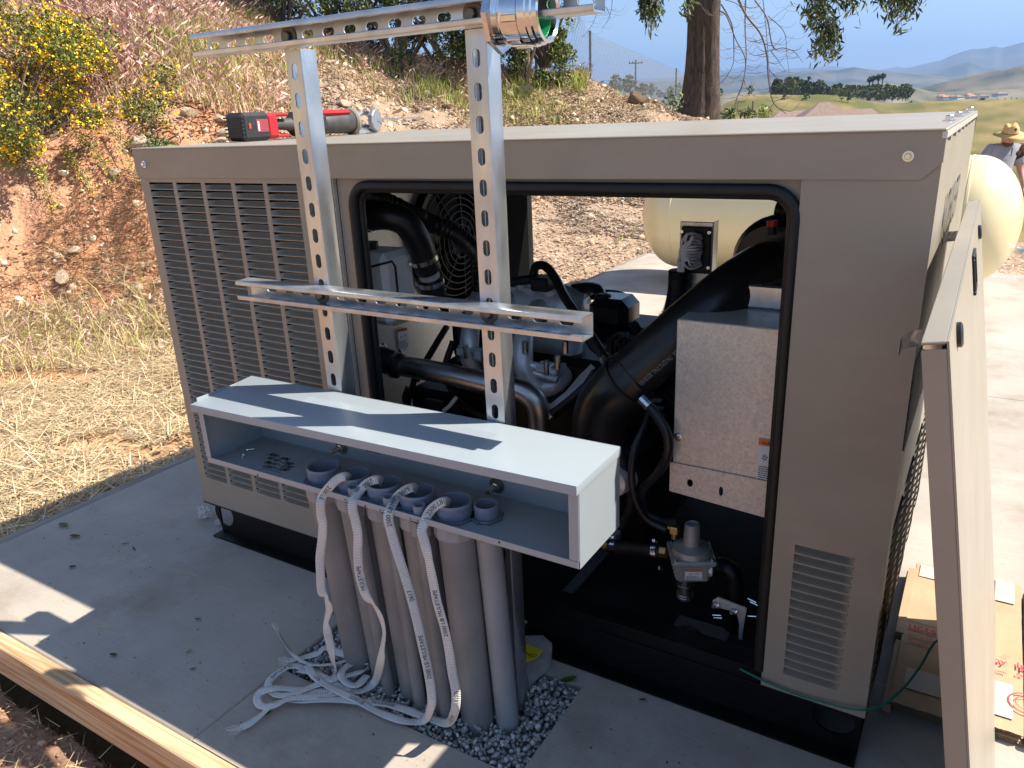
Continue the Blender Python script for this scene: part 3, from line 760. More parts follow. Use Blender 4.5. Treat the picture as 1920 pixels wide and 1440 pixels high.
# leafy hanging sprays: (start, end) in picture directions, distance
sprays = []
def spray(px0, py0, px1, py1, d, n, spread):
    sprays.append((dirp(px0, py0, d), dirp(px1, py1, d * random.uniform(.98, 1.02)), n, spread))
random.seed(5)
for i in range(13): spray(1212 + random.uniform(-18, 18), -60, 1200 + i * 3.4 + random.uniform(-5, 5), random.uniform(15, 40), 13.2, 26, .07)
for (x, y) in [(1221, 62), (1232, 58), (1210, 50), (1226, 44)]: spray(1215, 5, x, y, 13.2, 16, .06)
spray(1294, 5, 1288, 35, 13.3, 15, .06); spray(1297, 0, 1292, 28, 13.3, 12, .05)
for (x, y) in [(1505, 25), (1515, 40), (1530, 55), (1545, 45), (1560, 60), (1540, 75), (1575, 30), (1590, 20), (1520, 65), (1600, 10), (1610, 30)]: spray(1560 + random.uniform(-30, 30), -70, x, y, 12.8, 40, .10)
for (x, y) in [(1550, 92), (1535, 103), (1545, 115), (1552, 122), (1520, 108), (1560, 108), (1528, 92), (1565, 100)]: spray(1556, 50, x, y, 12.8, 20, .07)
for (x, y) in [(1640, 5), (1655, 12), (1668, 18), (1680, 30), (1690, 48), (1686, 62), (1700, 40), (1712, 28), (1720, 12), (1728, 5), (1700, 8), (1675, 45), (1735, -5), (1625, 0)]: spray(1690 + random.uniform(-40, 30), -70, x, y, 12.2, 24, .08)
b = MB(); PP = []
for (p0, p1, n, sp) in sprays:
    mid = (p0 + p1) / 2 + Vector((random.uniform(-.06, .06), 0, random.uniform(0, .08)))
    s = spline([p0, mid, p1], 5); b.tube(s, .005, 4)
    for k in range(int(n * 2.3)):
        t = (k / (n * 2.3)) ** .7; q = s[min(len(s) - 1, int(t * (len(s) - 1)))]; PP.append(q + Vector(rng.normal(0, sp * .85, 3)))
b.build('twig', m_twig, tree)['kind'] = 'stuff'
PP = np.array([tuple(p) for p in PP])
leaf_mesh('foliage', PP, .13, .25, pick(len(PP), [(.035, .06, .02), (.06, .09, .025), (.10, .14, .035), (.22, .24, .07), (.03, .045, .02)]), tree, droop=.55)['kind'] = 'stuff'
# crown above the picture
cen = [tuple(tb + Vector((random.uniform(-3, 3), random.uniform(-2.4, 2.4), random.uniform(6.4, 9.5)))) for _ in range(50)]
P = clump_points(cen, [random.uniform(.4, .8) for _ in cen], 9000)
leaf_mesh('crown', P, .16, .25, pick(len(P), [(.04, .07, .02), (.08, .12, .03)]), tree, droop=.5)['kind'] = 'stuff'
# bare drooping twigs right of the trunk
def bare(pts, d, r=.010, sub=9, seed=0):
    rnd = random.Random(seed); P3 = [dirp(x, y, d) for x, y in pts]; s = spline(P3, 9); b.tube(s, [r * (1 - .75 * i / (len(s) - 1)) for i in range(len(s))], 4)
    for k in range(sub):
        i = rnd.randrange(4, len(s) - 1); side = rnd.choice((-1, 1)); L = rnd.uniform(.10, .34)
        ux = Vector((RC[0][0], RC[0][1], RC[0][2])); q0 = s[i]
        q1 = q0 + ux * side * L * .6 + Vector((0, 0, -L * .1)); q2 = q0 + ux * side * L + Vector((0, 0, L * rnd.uniform(.1, .45)))
        b.tube(spline([q0, q1, q2], 4), [r * .35, r * .3, r * .3, r * .25, r * .25, r * .2, r * .2, r * .16, r * .12], 3)
b = MB()
bare([(1352, 8), (1372, 45), (1376, 90), (1373, 125), (1352, 155), (1325, 168)], 13.0, .012, 12, 1)
bare([(1347, 20), (1362, 30), (1380, 75), (1397, 110), (1394, 150), (1382, 185), (1385, 215)], 13.0, .013, 12, 2)
bare([(1398, 0), (1397, 50), (1399, 110), (1392, 160), (1378, 195), (1388, 216)], 12.9, .013, 14, 3)
bare([(1380, -10), (1400, 30), (1425, 62), (1437, 100), (1441, 150), (1450, 192), (1475, 214)], 12.8, .020, 12, 4)
bare([(1430, -5), (1437, 60), (1442, 130), (1447, 175)], 12.9, .008, 8, 5)
bare([(1415, 0), (1438, 35), (1449, 88), (1470, 90), (1490, 98), (1505, 117)], 12.7, .012, 14, 6)
bare([(1445, 95), (1460, 115), (1474, 135)], 12.7, .007, 5, 7)
bare([(1440, 30), (1470, 60), (1475, 100), (1480, 137)], 12.8, .008, 10, 8)
bare([(1395, 150), (1400, 165), (1415, 180), (1408, 152)], 12.9, .006, 3, 9)
bare([(1400, 137), (1420, 137), (1440, 134)], 12.9, .006, 3, 10)
bare([(1452, 190), (1466, 186), (1480, 184), (1488, 176)], 12.8, .007, 6, 11)
bare([(1452, 192), (1446, 200), (1444, 210)], 12.8, .006, 3, 12)
bare([(1360, 0), (1385, 10), (1410, 45), (1430, 50), (1460, 25), (1490, 5)], 13.0, .007, 10, 13)
bare([(1442, 130), (1455, 145), (1470, 152), (1482, 148)], 12.8, .006, 7, 14)
bare([(1120, -10), (1140, 20), (1143, 35), (1128, 52)], 13.3, .006, 6, 15); bare([(1148, -10), (1146, 20), (1136, 44)], 13.3, .006, 7, 16); bare([(1110, -5), (1118, 25), (1105, 55), (1090, 70)], 13.4, .006, 6, 17); bare([(1085, 0), (1085, 40), (1073, 62)], 13.4, .005, 5, 18)
b.build('bare_twig', m_twig, tree)['kind'] = 'stuff'
# dry branch lying at the trunk
b = MB(); b.tube([gp(1333, 214, 12.7) + Vector((0, 0, .0)), gp(1352, 200, 12.7) + Vector((0, 0, .18))], [.02, .012], 6)
for i in range(4): b.tube([gp(1340, 205, 12.7) + Vector((0, 0, .08)), gp(1352 + i * 9, 196, 12.7) + Vector((0, 0, .13 + .02 * i))], [.005, .003], 3)
o = b.build('fallen_branch', m_twig); tag(o, 'dead pale branch lying on the crest at the foot of the tree', 'branch')
# low plants on the skyline behind the roof
for (px, py, lab) in [(1367, 213, 'small dark leafy plant on the skyline right of the tree trunk'), (1402, 212, 'small dark plant around the thin stake on the skyline'), (1432, 210, 'pale green plant right of the thin stake on the skyline'), (1262, 190, 'dark leafy sapling in front of the far fence post')]:
    p = dirp(px, py + 3, 13.2); t = thing('plant', lab, 'plant', p - Vector((0, 0, .25)))
    P = clump_points([tuple(p)], [.13 if px > 1300 else .2], 130)
    leaf_mesh('foliage', P, .075, .4, pick(len(P), [(.05, .08, .02), (.1, .14, .03), (.2, .24, .07)] if px != 1432 else [(.25, .3, .08), (.35, .38, .12)]), t)
    b = MB(); b.tube([p - Vector((0, 0, .5)), p], .008, 4); b.build('stem', m_twig, t)
p = dirp(1412, 190, 13.6); b = MB(); b.cyl(p + Vector((0, 0, -.9)), p, .012, 6)
o = b.build('stake', mat('rusty', (.10, .06, .045), .8, var=.3)); tag(o, 'thin dark stake standing on the skyline right of the tree', 'stake')

# ------------------------------------------------------------------ chain-link fence
m_fence = mat('fence_wire', (.50, .54, .55), .5, metal=.2)
FP = []
for (a, d) in [(-29.5, 12.9), (-25.8, 15.6), (-20.0, 25.5), (-17.6, 36.0)]:
    x, y = math.sin(R(a)) * d, math.cos(R(a)) * d; FP.append(Vector((x, y, 0)))
tops = [3.6, dirp(1108, 62, 15.6).z, dirp(1265, 131, 25.5).z, dirp(1330, 166, 36).z]
for p, t in zip(FP, tops): p.z = t - 1.45
fence = thing('chain_link_fence', 'chain-link fence on the crest running downhill behind the tree trunk', 'fence', FP[0])
for p, t in zip(FP, tops):
    b = MB(); b.cyl(Vector((p.x, p.y, t - 1.9)), Vector((p.x, p.y, t + .04)), .024, 8); b.build('post', mat('fence_post', (.10, .12, .13), .6, metal=.3), fence)
b = MB(); HF = 1.32; step = .12
for i in range(3):
    A_, B_ = FP[i].copy(), FP[i + 1].copy(); A_.z = tops[i]; B_.z = tops[i + 1]; L = (B_ - A_).length; u = (B_ - A_) / L; dn = Vector((0, 0, -1)); n = int(L / step)
    side = u.cross(dn).normalized() * .0022
    sp = HF * .58
    for k in range(-int(sp / step), n + 1):
        for sgn in (1, -1):
            s0 = k * step if sgn > 0 else k * step + sp; s1 = s0 + sp * sgn
            t0, t1 = 0.0, 1.0
            def cl(s): return (s - s0) / (s1 - s0)
            lo, hi = sorted((cl(0), cl(L))); t0 = max(0, lo); t1 = min(1, hi)
            if t1 - t0 < .02: continue
            q0 = A_ + u * (s0 + (s1 - s0) * t0) + dn * HF * t0; q1 = A_ + u * (s0 + (s1 - s0) * t1) + dn * HF * t1
            w = (q1 - q0).normalized().cross(side.normalized()) * .0022
            b.add([q0 + side, q0 - side + w * 0, q0 + w, q1 + side, q1 - side, q1 + w], [(0, 1, 4, 3), (1, 2, 5, 4), (2, 0, 3, 5)])
    for k in range(n):      # twisted tips along the top
        q = A_ + u * (k * step); b.add([q + side, q - side, q + Vector((0, 0, .03)) + u * .006], [(0, 1, 2)])
o = b.build('wire_netting', m_fence, fence); o['kind'] = 'stuff'

# ------------------------------------------------------------------ utility pole, far things
p = dirp(1192, 112, 150); m_pole = mat('pole_wood', (.10, .07, .055), .9)
pole = thing('utility_pole', 'distant wooden utility pole with a single crossarm seen through the fence', 'utility pole', (p.x, p.y, -4))
b = MB(); b.tube([Vector((p.x, p.y, -4)), Vector((p.x, p.y, p.z))], [.24, .15], 8); b.build('shaft', m_pole, pole)
b = MB(); ux = Vector((RC[0][0], RC[0][1], 0)).normalized(); c = Vector((p.x, p.y, p.z - .55)); b.tube([c - ux * 1.25, c + ux * 1.25], .10, 6); b.build('crossarm', m_pole, pole)
for k in (-1.1, -.5, 1.1): b = MB(); b.cyl(c + ux * k, c + ux * k + Vector((0, 0, .35)), .08, 6); b.build('insulator', m_pole, pole)

# house with hipped roof below the field
def hip_house(name, label, c, ux, L, W, h, rh, mw, mr, ridge=.45, group=None, windows=True):
    ux = Vector((ux[0], ux[1], 0)).normalized(); uy = Vector((-ux.y, ux.x, 0)); c = Vector(c)
    t = thing(name, label, 'house', c, group)
    M = Matrix((( ux.x, uy.x, 0, c.x), (ux.y, uy.y, 0, c.y), (0, 0, 1, c.z), (0, 0, 0, 1)))
    b = MB(); b.box(-L / 2, L / 2, -W / 2, W / 2, 0, h, M); b.build('wall', mw, t)
    b = MB(); e = .5; r = L / 2 * ridge
    vs = [M @ Vector(v) for v in ((-L / 2 - e, -W / 2 - e, h), (L / 2 + e, -W / 2 - e, h), (L / 2 + e, W / 2 + e, h), (-L / 2 - e, W / 2 + e, h), (-r, 0, h + rh), (r, 0, h + rh))]
    b.add(vs, [(0, 1, 5, 4), (2, 3, 4, 5), (1, 2, 5), (3, 0, 4), (3, 2, 1, 0)]); b.build('roof', mr, t)
    if windows:
        for k in (-.3, .05, .32):
            b = MB(); b.box(k * L - .7, k * L + .7, -W / 2 - .06, -W / 2 + .02, h * .35, h * .75, M); b.build('window', mat('far_glass', (.05, .06, .07), .2), t)
    return t
m_shing = mat('shingle_roof', (.25, .17, .14), .9, var=.15, vscale=4); m_stuc = mat('stucco', (.55, .47, .38), .9, var=.05)
c = dirp(1545, 198, 78); hip_house('house', 'large house whose grey-brown hipped roof rises behind the enclosure roof', (c.x, c.y, c.z - 6.8), (RC[0][0] + .25, RC[0][1], 0), 11, 10, 3.4, 3.7, m_stuc, m_shing, .06)
c = dirp(1520, 204, 80); hip_house('house', 'lower wing with a grey-brown roof left of the pointed hipped roof', (c.x, c.y, c.z - 5.3), (RC[0][0] + .25, RC[0][1], 0), 11, 7, 3.0, 2.2, m_stuc, m_shing, .5)
c = dirp(1592, 207, 79); hip_house('house', 'lower grey-brown roofed wing right of the pointed hipped roof', (c.x, c.y, c.z - 5.0), (RC[0][0] + .25, RC[0][1], 0), 7, 6, 3.0, 2.1, m_stuc, m_shing, .55)
m_tile = mat('red_tile_roof', (.42, .20, .14), .9, var=.1); m_wh = mat('white_wall', (.75, .72, .66), .9)
c = dirp(1636, 176, 325); hip_house('house', 'distant house with a red tiled roof under the palms', (c.x, c.y, c.z - 3.2), (RC[0][0], RC[0][1], 0), 9, 7, 2.6, 1.6, m_wh, m_tile)
rr = random.Random(3)
for i in range(16):
    px = rr.uniform(1590, 1915); py = 176 + (1915 - px) / 330 * 6 + rr.uniform(-3, 2); c = dirp(px, py, rr.uniform(800, 1100))
    hip_house('house', 'tiny pale house among the trees of the valley town on the horizon', (c.x, c.y, c.z - 3), (RC[0][0] + rr.uniform(-.6, .6), RC[0][1], 0), rr.uniform(6, 11), 7, 2.2, 1.8, m_wh, rr.choice([m_tile, m_shing]), .4, 'houses of the valley town', False)

def tree_mesh(seed, conic, n=700):
    rg = np.random.default_rng(seed); global rng; keep = rng; rng = rg
    cen = []; rad = []
    for i in range(26):
        h = rg.random(); a = rg.uniform(0, 6.28); w = (1 - h) * .42 + .04 if conic else .42 * math.sqrt(max(.05, 1 - (2 * h - .9) ** 2))
        q = rg.random() ** .5 * w; cen.append((math.cos(a) * q, math.sin(a) * q, .18 + .8 * h)); rad.append(rg.uniform(.06, .13))
    P = clump_points(cen, rad, n, .5)
    pal = [(.03, .05, .02), (.05, .075, .025), (.085, .11, .035)] if conic else [(.05, .075, .025), (.10, .13, .04), (.16, .18, .055)]
    o = leaf_mesh('crown', P, .09, .8, pick(n, pal), None); me = o.data; D.objects.remove(o); rng = keep
    return me
TM = [tree_mesh(s, s < 3) for s in range(7)]
b = MB(); b.tube([(0, 0, -.05), (0, 0, .5)], [.035, .02], 6); tkm = b.build('trunk', m_pole); TK = tkm.data; D.objects.remove(tkm)
def far_tree(px, py, d, h, k, label, group):
    c = dirp(px, py, d); t = thing('tree', label, 'tree', c, group)
    for me, nm in ((TM[k], 'crown'), (TK, 'trunk')):
        o = D.objects.new(nm, me); COL.objects.link(o); o.parent = t; o.scale = (h * (1.15 if nm == 'crown' and k > 2 else .9), h, h); o.rotation_euler = (0, 0, rr.uniform(0, 6))
for i in range(110):
    px = 1450 + i * 2.3 + rr.uniform(-3, 3); con = (px < 1555 and rr.random() < .75)
    hpx = rr.uniform(14, 26) if px < 1540 else rr.uniform(8, 20)
    if 1462 < px < 1480: hpx *= 1.1
    yb = 178 + (px - 1450) * .03 + rr.uniform(-2, 5); d = rr.uniform(260, 330)
    far_tree(px, yb, d, hpx / 1440 * d * 1.1, rr.choice((0, 1, 2)) if con else rr.choice((3, 4, 5, 6)), ('pointed dark conifer in the tree belt beyond the golden field' if con else 'rounded dark tree in the tree belt left of the palms' if px < 1620 else 'rounded dark tree in the tree belt right of the palms'), 'trees beyond the golden field')
for i in range(30):
    px = rr.uniform(1130, 1300); d = rr.uniform(120, 200); yb = 172 + (px - 1150) * .12 + rr.uniform(-4, 6)
    far_tree(px, yb, d, rr.uniform(1.2, 2.6), rr.choice((3, 4, 5, 6)), 'green scrub tree on the slope seen through the fence', 'scrub seen through the fence')
for px, py in ((1510, 193), (1578, 186), (1590, 189), (1470, 190), (1350, 180), (1405, 177)):
    far_tree(px, py + 2, 170, rr.uniform(1.2, 2.4), rr.choice((3, 5)), 'low round bush dotted on the golden field', 'bushes on the golden field')
# palms
for i, px in enumerate((1628, 1634, 1644, 1652)):
    c = dirp(px, 178, 318); t = thing('palm_tree', ('palm with the leftmost round head of the four on the skyline', 'second palm from the left of the four on the skyline', 'third palm from the left of the four on the skyline', 'tallest palm, rightmost of the four on the skyline')[i], 'palm tree', c, 'palms on the skyline')
    h = 5.0 + i * .35; b = MB(); b.tube([c, c + Vector((0, 0, h))], [.25, .17], 6); b.build('trunk', m_pole, t)
    P = clump_points([tuple(c + Vector((0, 0, h + .1)))], [1.0], 160, .5); leaf_mesh('crown', P, 1.0, .25, pick(160, [(.03, .05, .02), (.06, .08, .03)]), t)
# scattered scrub masses of the far valley
n = 3600; a = rng.uniform(-30, 10, n); d = rng.uniform(520, 1400, n); x = np.sin(np.radians(a)) * d; y = np.cos(np.radians(a)) * d
C0 = np.stack([x, y, ground_h(x, y) + 2], 1); P = (C0[:, None, :] + rng.normal(0, 1, (n, 22, 3)) * np.array([5, 5, 1.6])).reshape(-1, 3)
o = leaf_mesh('woodland', P, 4.2, .8, pick(len(P), [(.04, .06, .025), (.07, .09, .035), (.10, .11, .05)]), None); tag(o, kind='stuff')
# ------------------------------------------------------------------ propane tank
m_cream = mat('cream_paint', (.80, .67, .38), .30, var=.03, vscale=3, coat=.3, spec=.5)
TY, TZ, TR = 5.45, .475, .385
TX0, TX1 = -2.17, .165
tank = thing('propane_tank', 'big cream painted gas tank lying on the slab behind the enclosure', 'tank', ((TX0 + TX1) / 2, TY, 0))
b = MB(); prof = []; hd = .27
for i in range(13):
    t = math.pi / 2 * i / 12; prof.append((TR * math.sin(t), hd * (1 - math.cos(t))))
L = TX1 - TX0
prof += [(TR, hd + .02), (TR + .003, hd + .022), (TR + .003, hd + .034), (TR, hd + .036)]
prof += [(TR, L - hd - .036), (TR + .003, L - hd - .034), (TR + .003, L - hd - .022), (TR, L - hd - .02)]
for i in range(12, -1, -1):
    t = math.pi / 2 * i / 12; prof.append((TR * math.sin(t), L - hd * (1 - math.cos(t))))
prof[0] = (1e-4, 0); prof[-1] = (1e-4, L)
b.lathe(prof, (TX0, TY, TZ), (1, 0, 0), 56); b.build('shell', m_cream, tank, smooth='auto')
for x in (TX0 + .45, TX1 - .45):
    b = MB(); b.bbox(x - .04, x + .04, TY - .22, TY - .10, 0, TZ - TR + .09, .003); b.build('foot', m_cream, tank)
    b = MB(); b.bbox(x - .04, x + .04, TY + .10, TY + .22, 0, TZ - TR + .09, .003); b.build('foot', m_cream, tank)
b = MB(); p = Vector(((TX0 + TX1) / 2 - .35, TY, TZ + TR - .03)); b.lathe([(.17, 0), (.17, .09), (.15, .12), (1e-4, .13)], p, (0, 0, 1), 28); b.build('dome_cover', m_cream, tank, smooth='auto')
weather(m_cream, (.55, .47, .30), 2.6, .50, .75, .35, (1, 1, 1))
weather(m_cream, (.40, .32, .20), 22, .66, .78, .4, (1, 1, .4))
b = MB(); b.cyl((TX1 - .01, TY - .02, TZ - .16), (TX1 + .03, TY - .03, TZ - .17), .025, 12); b.build('drain_plug', mat('steel', (.62, .62, .62), .3, metal=1, rvar=.1), tank)

# ------------------------------------------------------------------ person in a straw hat
pd = 12.4; hc = dirp(1888, 250, pd)                       # centre of the head
gz = float(ground_h(hc.x, hc.y)); px0, py0 = hc.x, hc.y
person = thing('person', 'person in a wide straw hat and grey T-shirt looking down behind the cream tank', 'person', (px0, py0, gz))
S_ = hc.z - gz            # head centre height above ground; person bends the head a little
u = S_ / 1.60
J = {  # x right of picture, y away from camera, z up (metres at u=1)
 'pel': (0, .05, .95), 'wst': (0, .05, 1.08), 'chs': (0, .02, 1.28), 'nck': (0, .0, 1.45), 'hed': (0, -.06, 1.53), 'crn': (0, -.07, 1.64),
 'shL': (-.19, .02, 1.38), 'elL': (-.31, .06, 1.12), 'wrL': (-.27, -.12, .92), 'haL': (-.25, -.18, .85),
 'shR': (.19, .02, 1.38), 'elR': (.30, .05, 1.11), 'wrR': (.31, -.08, .88), 'haR': (.31, -.12, .80),
 'hpL': (-.10, .05, .88), 'knL': (-.11, .0, .48), 'anL': (-.11, .06, .08), 'toL': (-.13, -.12, .03),
 'hpR': (.10, .05, .88), 'knR': (.11, .0, .48), 'anR': (.11, .06, .08), 'toR': (.13, -.12, .03)}
RA = {'pel': .15, 'wst': .145, 'chs': .165, 'nck': .062, 'hed': .085, 'crn': .07, 'shL': .075, 'elL': .046, 'wrL': .032, 'haL': .035, 'shR': .075, 'elR': .046, 'wrR': .032, 'haR': .035,
      'hpL': .10, 'knL': .062, 'anL': .045, 'toL': .04, 'hpR': .10, 'knR': .062, 'anR': .045, 'toR': .04}
E_ = [('pel', 'wst'), ('wst', 'chs'), ('chs', 'nck'), ('nck', 'hed'), ('hed', 'crn'), ('chs', 'shL'), ('shL', 'elL'), ('elL', 'wrL'), ('wrL', 'haL'), ('chs', 'shR'), ('shR', 'elR'), ('elR', 'wrR'), ('wrR', 'haR'),
      ('pel', 'hpL'), ('hpL', 'knL'), ('knL', 'anL'), ('anL', 'toL'), ('pel', 'hpR'), ('hpR', 'knR'), ('knR', 'anR'), ('anR', 'toR')]
vx_ = Vector((RC[0][0], RC[0][1], 0)).normalized(); vy_ = Vector((-vx_.y, vx_.x, 0))
def W3(p): return Vector((px0, py0, gz)) + (vx_ * p[0] + vy_ * p[1] + Vector((0, 0, p[2]))) * u
ks = list(J); fing = []
for s, h in ((-1, 'haL'), (1, 'haR')):
    hx, hy, hz = J[h]
    for k in range(5):
        o_ = (k - 2) * .017
        if k == 0: fing.append((h, [(hx - s * .03, hy - .02, hz + .01), (hx - s * .045, hy - .03, hz - .03)]))
        else: fing.append((h, [(hx + s * .004, hy + o_, hz - .045), (hx - s * .008, hy + o_, hz - .075 - .008 * (k % 3)), (hx - s * .022, hy + o_, hz - .095)]))
me = D.meshes.new('body'); verts = [W3(J[k]) for k in ks]; rad = [RA[k] * u for k in ks]; edges = [(ks.index(a), ks.index(b_)) for a, b_ in E_]
for h, ch in fing:
    prev = ks.index(h)
    for q in ch: verts.append(W3(q)); rad.append(.0095 * u); edges.append((prev, len(verts) - 1)); prev = len(verts) - 1
me.from_pydata(verts, edges, []); me.update()
bo = D.objects.new('body', me); COL.objects.link(bo)
sk = bo.modifiers.new('skin', 'SKIN'); sk.use_smooth_shade = True
for i, sv in enumerate(me.skin_vertices[0].data): sv.radius = (rad[i], rad[i]); sv.use_root = (i == 0)
bo.modifiers.new('sub', 'SUBSURF').levels = 2; bo.modifiers['sub'].render_levels = 2
dg = bpy.context.evaluated_depsgraph_get(); me2 = D.meshes.new_from_object(bo.evaluated_get(dg)); D.objects.remove(bo)
m_skin = mat('skin', (.48, .27, .18), .55, var=.05); m_shirt = mat('grey_shirt', (.30, .31, .35), .9, var=.08, vscale=8, bump=.5, bscale=14, bdist=.02); m_jean = mat('dark_jeans', (.05, .06, .09), .9)
me2.materials.clear(); me2.materials.append(m_skin)
body = D.objects.new('body', me2); COL.objects.link(body); adopt(body, person); me2.shade_smooth()
def garment(name, test, off, m):
    bm_ = bmesh.new(); bm_.from_mesh(me2); bm_.normal_update()
    dele = [f for f in bm_.faces if not test(f.calc_center_median())]
    bmesh.ops.delete(bm_, geom=dele, context='FACES')
    for v in bm_.verts: v.co += v.normal * off
    bmesh.ops.solidify(bm_, geom=bm_.faces[:], thickness=.006)
    mm = D.meshes.new(name); bm_.to_mesh(mm); bm_.free(); mm.materials.clear(); mm.materials.append(m); mm.shade_smooth()
    o = D.objects.new(name, mm); COL.objects.link(o); adopt(o, person); return o
def loc(c): q = Vector(c) - Vector((px0, py0, gz)); return q.dot(vx_) / u, q.dot(vy_) / u, q.z / u
def shirt_t(c):
    x, y, z = loc(c)
    if abs(x) < .235: return .86 < z < 1.445
    return z > 1.18
garment('t_shirt', shirt_t, .018, m_shirt)
garment('jeans', lambda c: (lambda x, y, z: .1 < z < .93 and abs(x) < .235)(*loc(c)), .012, m_jean)
# placket and chest print on the shirt
b = MB(); a0 = W3((0.005, -.165, 1.40)); b.tube([W3((.012, -.16, 1.41)), W3((-.004, -.185, 1.30))], .006, 5); b.build('placket', mat('dark_trim', (.05, .05, .07), .9), person)
b = MB(); b.lathe([(.035, 0), (1e-4, .004)], W3((.10, -.175, 1.33)), -vy_, 12); b.build('chest_print', mat('dark_trim', (.05, .05, .07), .9), person)
# head: face
H = W3(J['hed']) + Vector((0, 0, .02)); fwd = (-vy_ * .85 + Vector((0, 0, -.5)) - vx_ * .1).normalized(); upv = (Vector((0, 0, 1)) - fwd * fwd.z).normalized(); rt = fwd.cross(upv)
MH = Matrix((( rt.x, fwd.x, upv.x), (rt.y, fwd.y, upv.y), (rt.z, fwd.z, upv.z)))
b = MB(); b.sphere(H, .105 * u, 18, 14, (.8, .95, 1.12), MH); b.sphere(H + MH @ Vector((0, .098, -.01)) * u, .018 * u, 8, 6, (.8, 1, 1.6), MH)
for s in (-1, 1): b.sphere(H + MH @ Vector((s * .085, .0, 0)) * u, .028 * u, 8, 6, (.4, .7, 1.1), MH)
b.build('face', m_skin, person, smooth=True)
b = MB()
for s in (-1, 1): b.sphere(H + MH @ Vector((s * .033, .092, .018)) * u, .011 * u, 8, 6)
b.build('eyes', mat('dark_trim', (.05, .05, .07), .9), person)
b = MB(); b.sphere(H + MH @ Vector((0, .035, -.065)) * u, .075 * u, 12, 8, (.9, .95, .75), MH); b.build('beard', mat('brown_hair', (.10, .05, .03), .95, bump=1, bscale=90), person, smooth=True)
b = MB(); b.sphere(H + MH @ Vector((0, -.02, .03)) * u, .108 * u, 14, 10, (.84, .95, 1.0), MH); b.build('hair', mat('brown_hair', (.10, .05, .03), .95), person, smooth=True)
# straw hat
m_straw = mat('straw_hat', (.68, .45, .17), .8, var=.25, vscale=90, bump=.8, bscale=120)
hu = (upv + Vector((0, 0, .9))).normalized(); hb = H + hu * .035 * u
b = MB(); pr = [(.108, -.008), (.205, -.022), (.21, -.018), (.12, .008), (.108, .02), (.104, .06), (.096, .105), (.075, .135), (.05, .138), (.03, .12), (1e-4, .112)]
b.lathe([(r_ * u, h_ * u) for r_, h_ in pr], hb, hu, 32); hat = b.build('straw_hat', m_straw, person, smooth=True)
for v in hat.data.vertices:      # upturned, slightly wavy brim and a pinched crown
    q = v.co - hb; h_ = q.dot(hu); rd = (q - hu * h_); r_ = rd.length
    if r_ > .13 * u: an = math.atan2(rd.dot(vy_), rd.dot(vx_)); v.co += hu * (.012 * math.sin(an * 2 + .4) + .014 * abs(math.cos(an))) * u
    elif h_ > .09 * u: an = math.atan2(rd.dot(vy_), rd.dot(vx_)); v.co += hu * .014 * math.sin(an * 3) * u
b = MB(); b.lathe([(.1085 * u, .022 * u), (.107 * u, .04 * u)], hb, hu, 32); b.build('hat_band', mat('hat_band', (.35, .2, .08), .9), person)
b = MB(); b.lathe([(.02 * u, 0), (1e-4, .003)], hb + hu * .072 * u - vy_ * .104 * u, -vy_, 14); b.build('hat_badge', mat('dark_trim', (.05, .05, .07), .9), person)
# ------------------------------------------------------------------ generator enclosure
m_beige = mat('beige_paint', (.312, .275, .217), .42, var=.035, vscale=5, bump=.12, bscale=900, spec=.45, bdist=.0006, rvar=.05)
weather(m_beige, (.42, .36, .29), 3.5, .48, .76, .42, (1, 1, 2.2)); weather(m_beige, (.20, .17, .14), 60, .70, .78, .35, (1, 1, .3))
m_galv = mat('galvanised', (.56, .58, .60), .33, metal=.88, var=.15, vscale=22, rvar=.12, stretch=(1, 1, .4), bump=.1, bscale=60, bdist=.0006)
m_galvd = mat('galvanised_sheet', (.60, .575, .52), .42, metal=.35, var=.14, vscale=170, rvar=.12, bump=.15, bscale=80, bdist=.0006)
m_steel = mat('steel', (.62, .62, .62), .3, metal=1, rvar=.1)
m_zinc = mat('zinc', (.75, .76, .78), .22, metal=1, rvar=.08, vscale=80)
m_black = mat('black_paint', (.0045, .0045, .005), .42, var=.3, vscale=12, spec=.28)
m_rub = mat('black_rubber', (.012, .012, .012), .5, var=.25, vscale=30, spec=.35)
m_rubs = mat('satin_rubber', (.013, .013, .0135), .34, spec=.45, var=.2, vscale=20, rvar=.08)
m_alu = mat('cast_aluminium', (.60, .60, .61), .38, metal=.4, var=.15, vscale=25, bump=.5, bscale=260, bdist=.0008)
m_brass = mat('brass', (.72, .50, .20), .35, metal=1)
m_whitep = mat('white_plastic', (.82, .82, .78), .45, subsurf=.1)
m_label = mat('label_white', (.72, .72, .70), .6); m_orange = mat('label_orange', (.75, .20, .05), .6); m_redl = mat('label_red', (.6, .05, .03), .6); m_ink = mat('ink', (.02, .02, .022), .7)
m_matt = mat('matt_black', (.006, .006, .006), .95, spec=.04)
X0, X1, Y0, Y1, ZT, ZB = -1.955, -.0705, 1.29, 2.48, 1.160, .118
gen = thing('generator', 'long beige standby generator enclosure with louvred front and an open engine bay', 'generator', ((X0 + X1) / 2, (Y0 + Y1) / 2, 0))

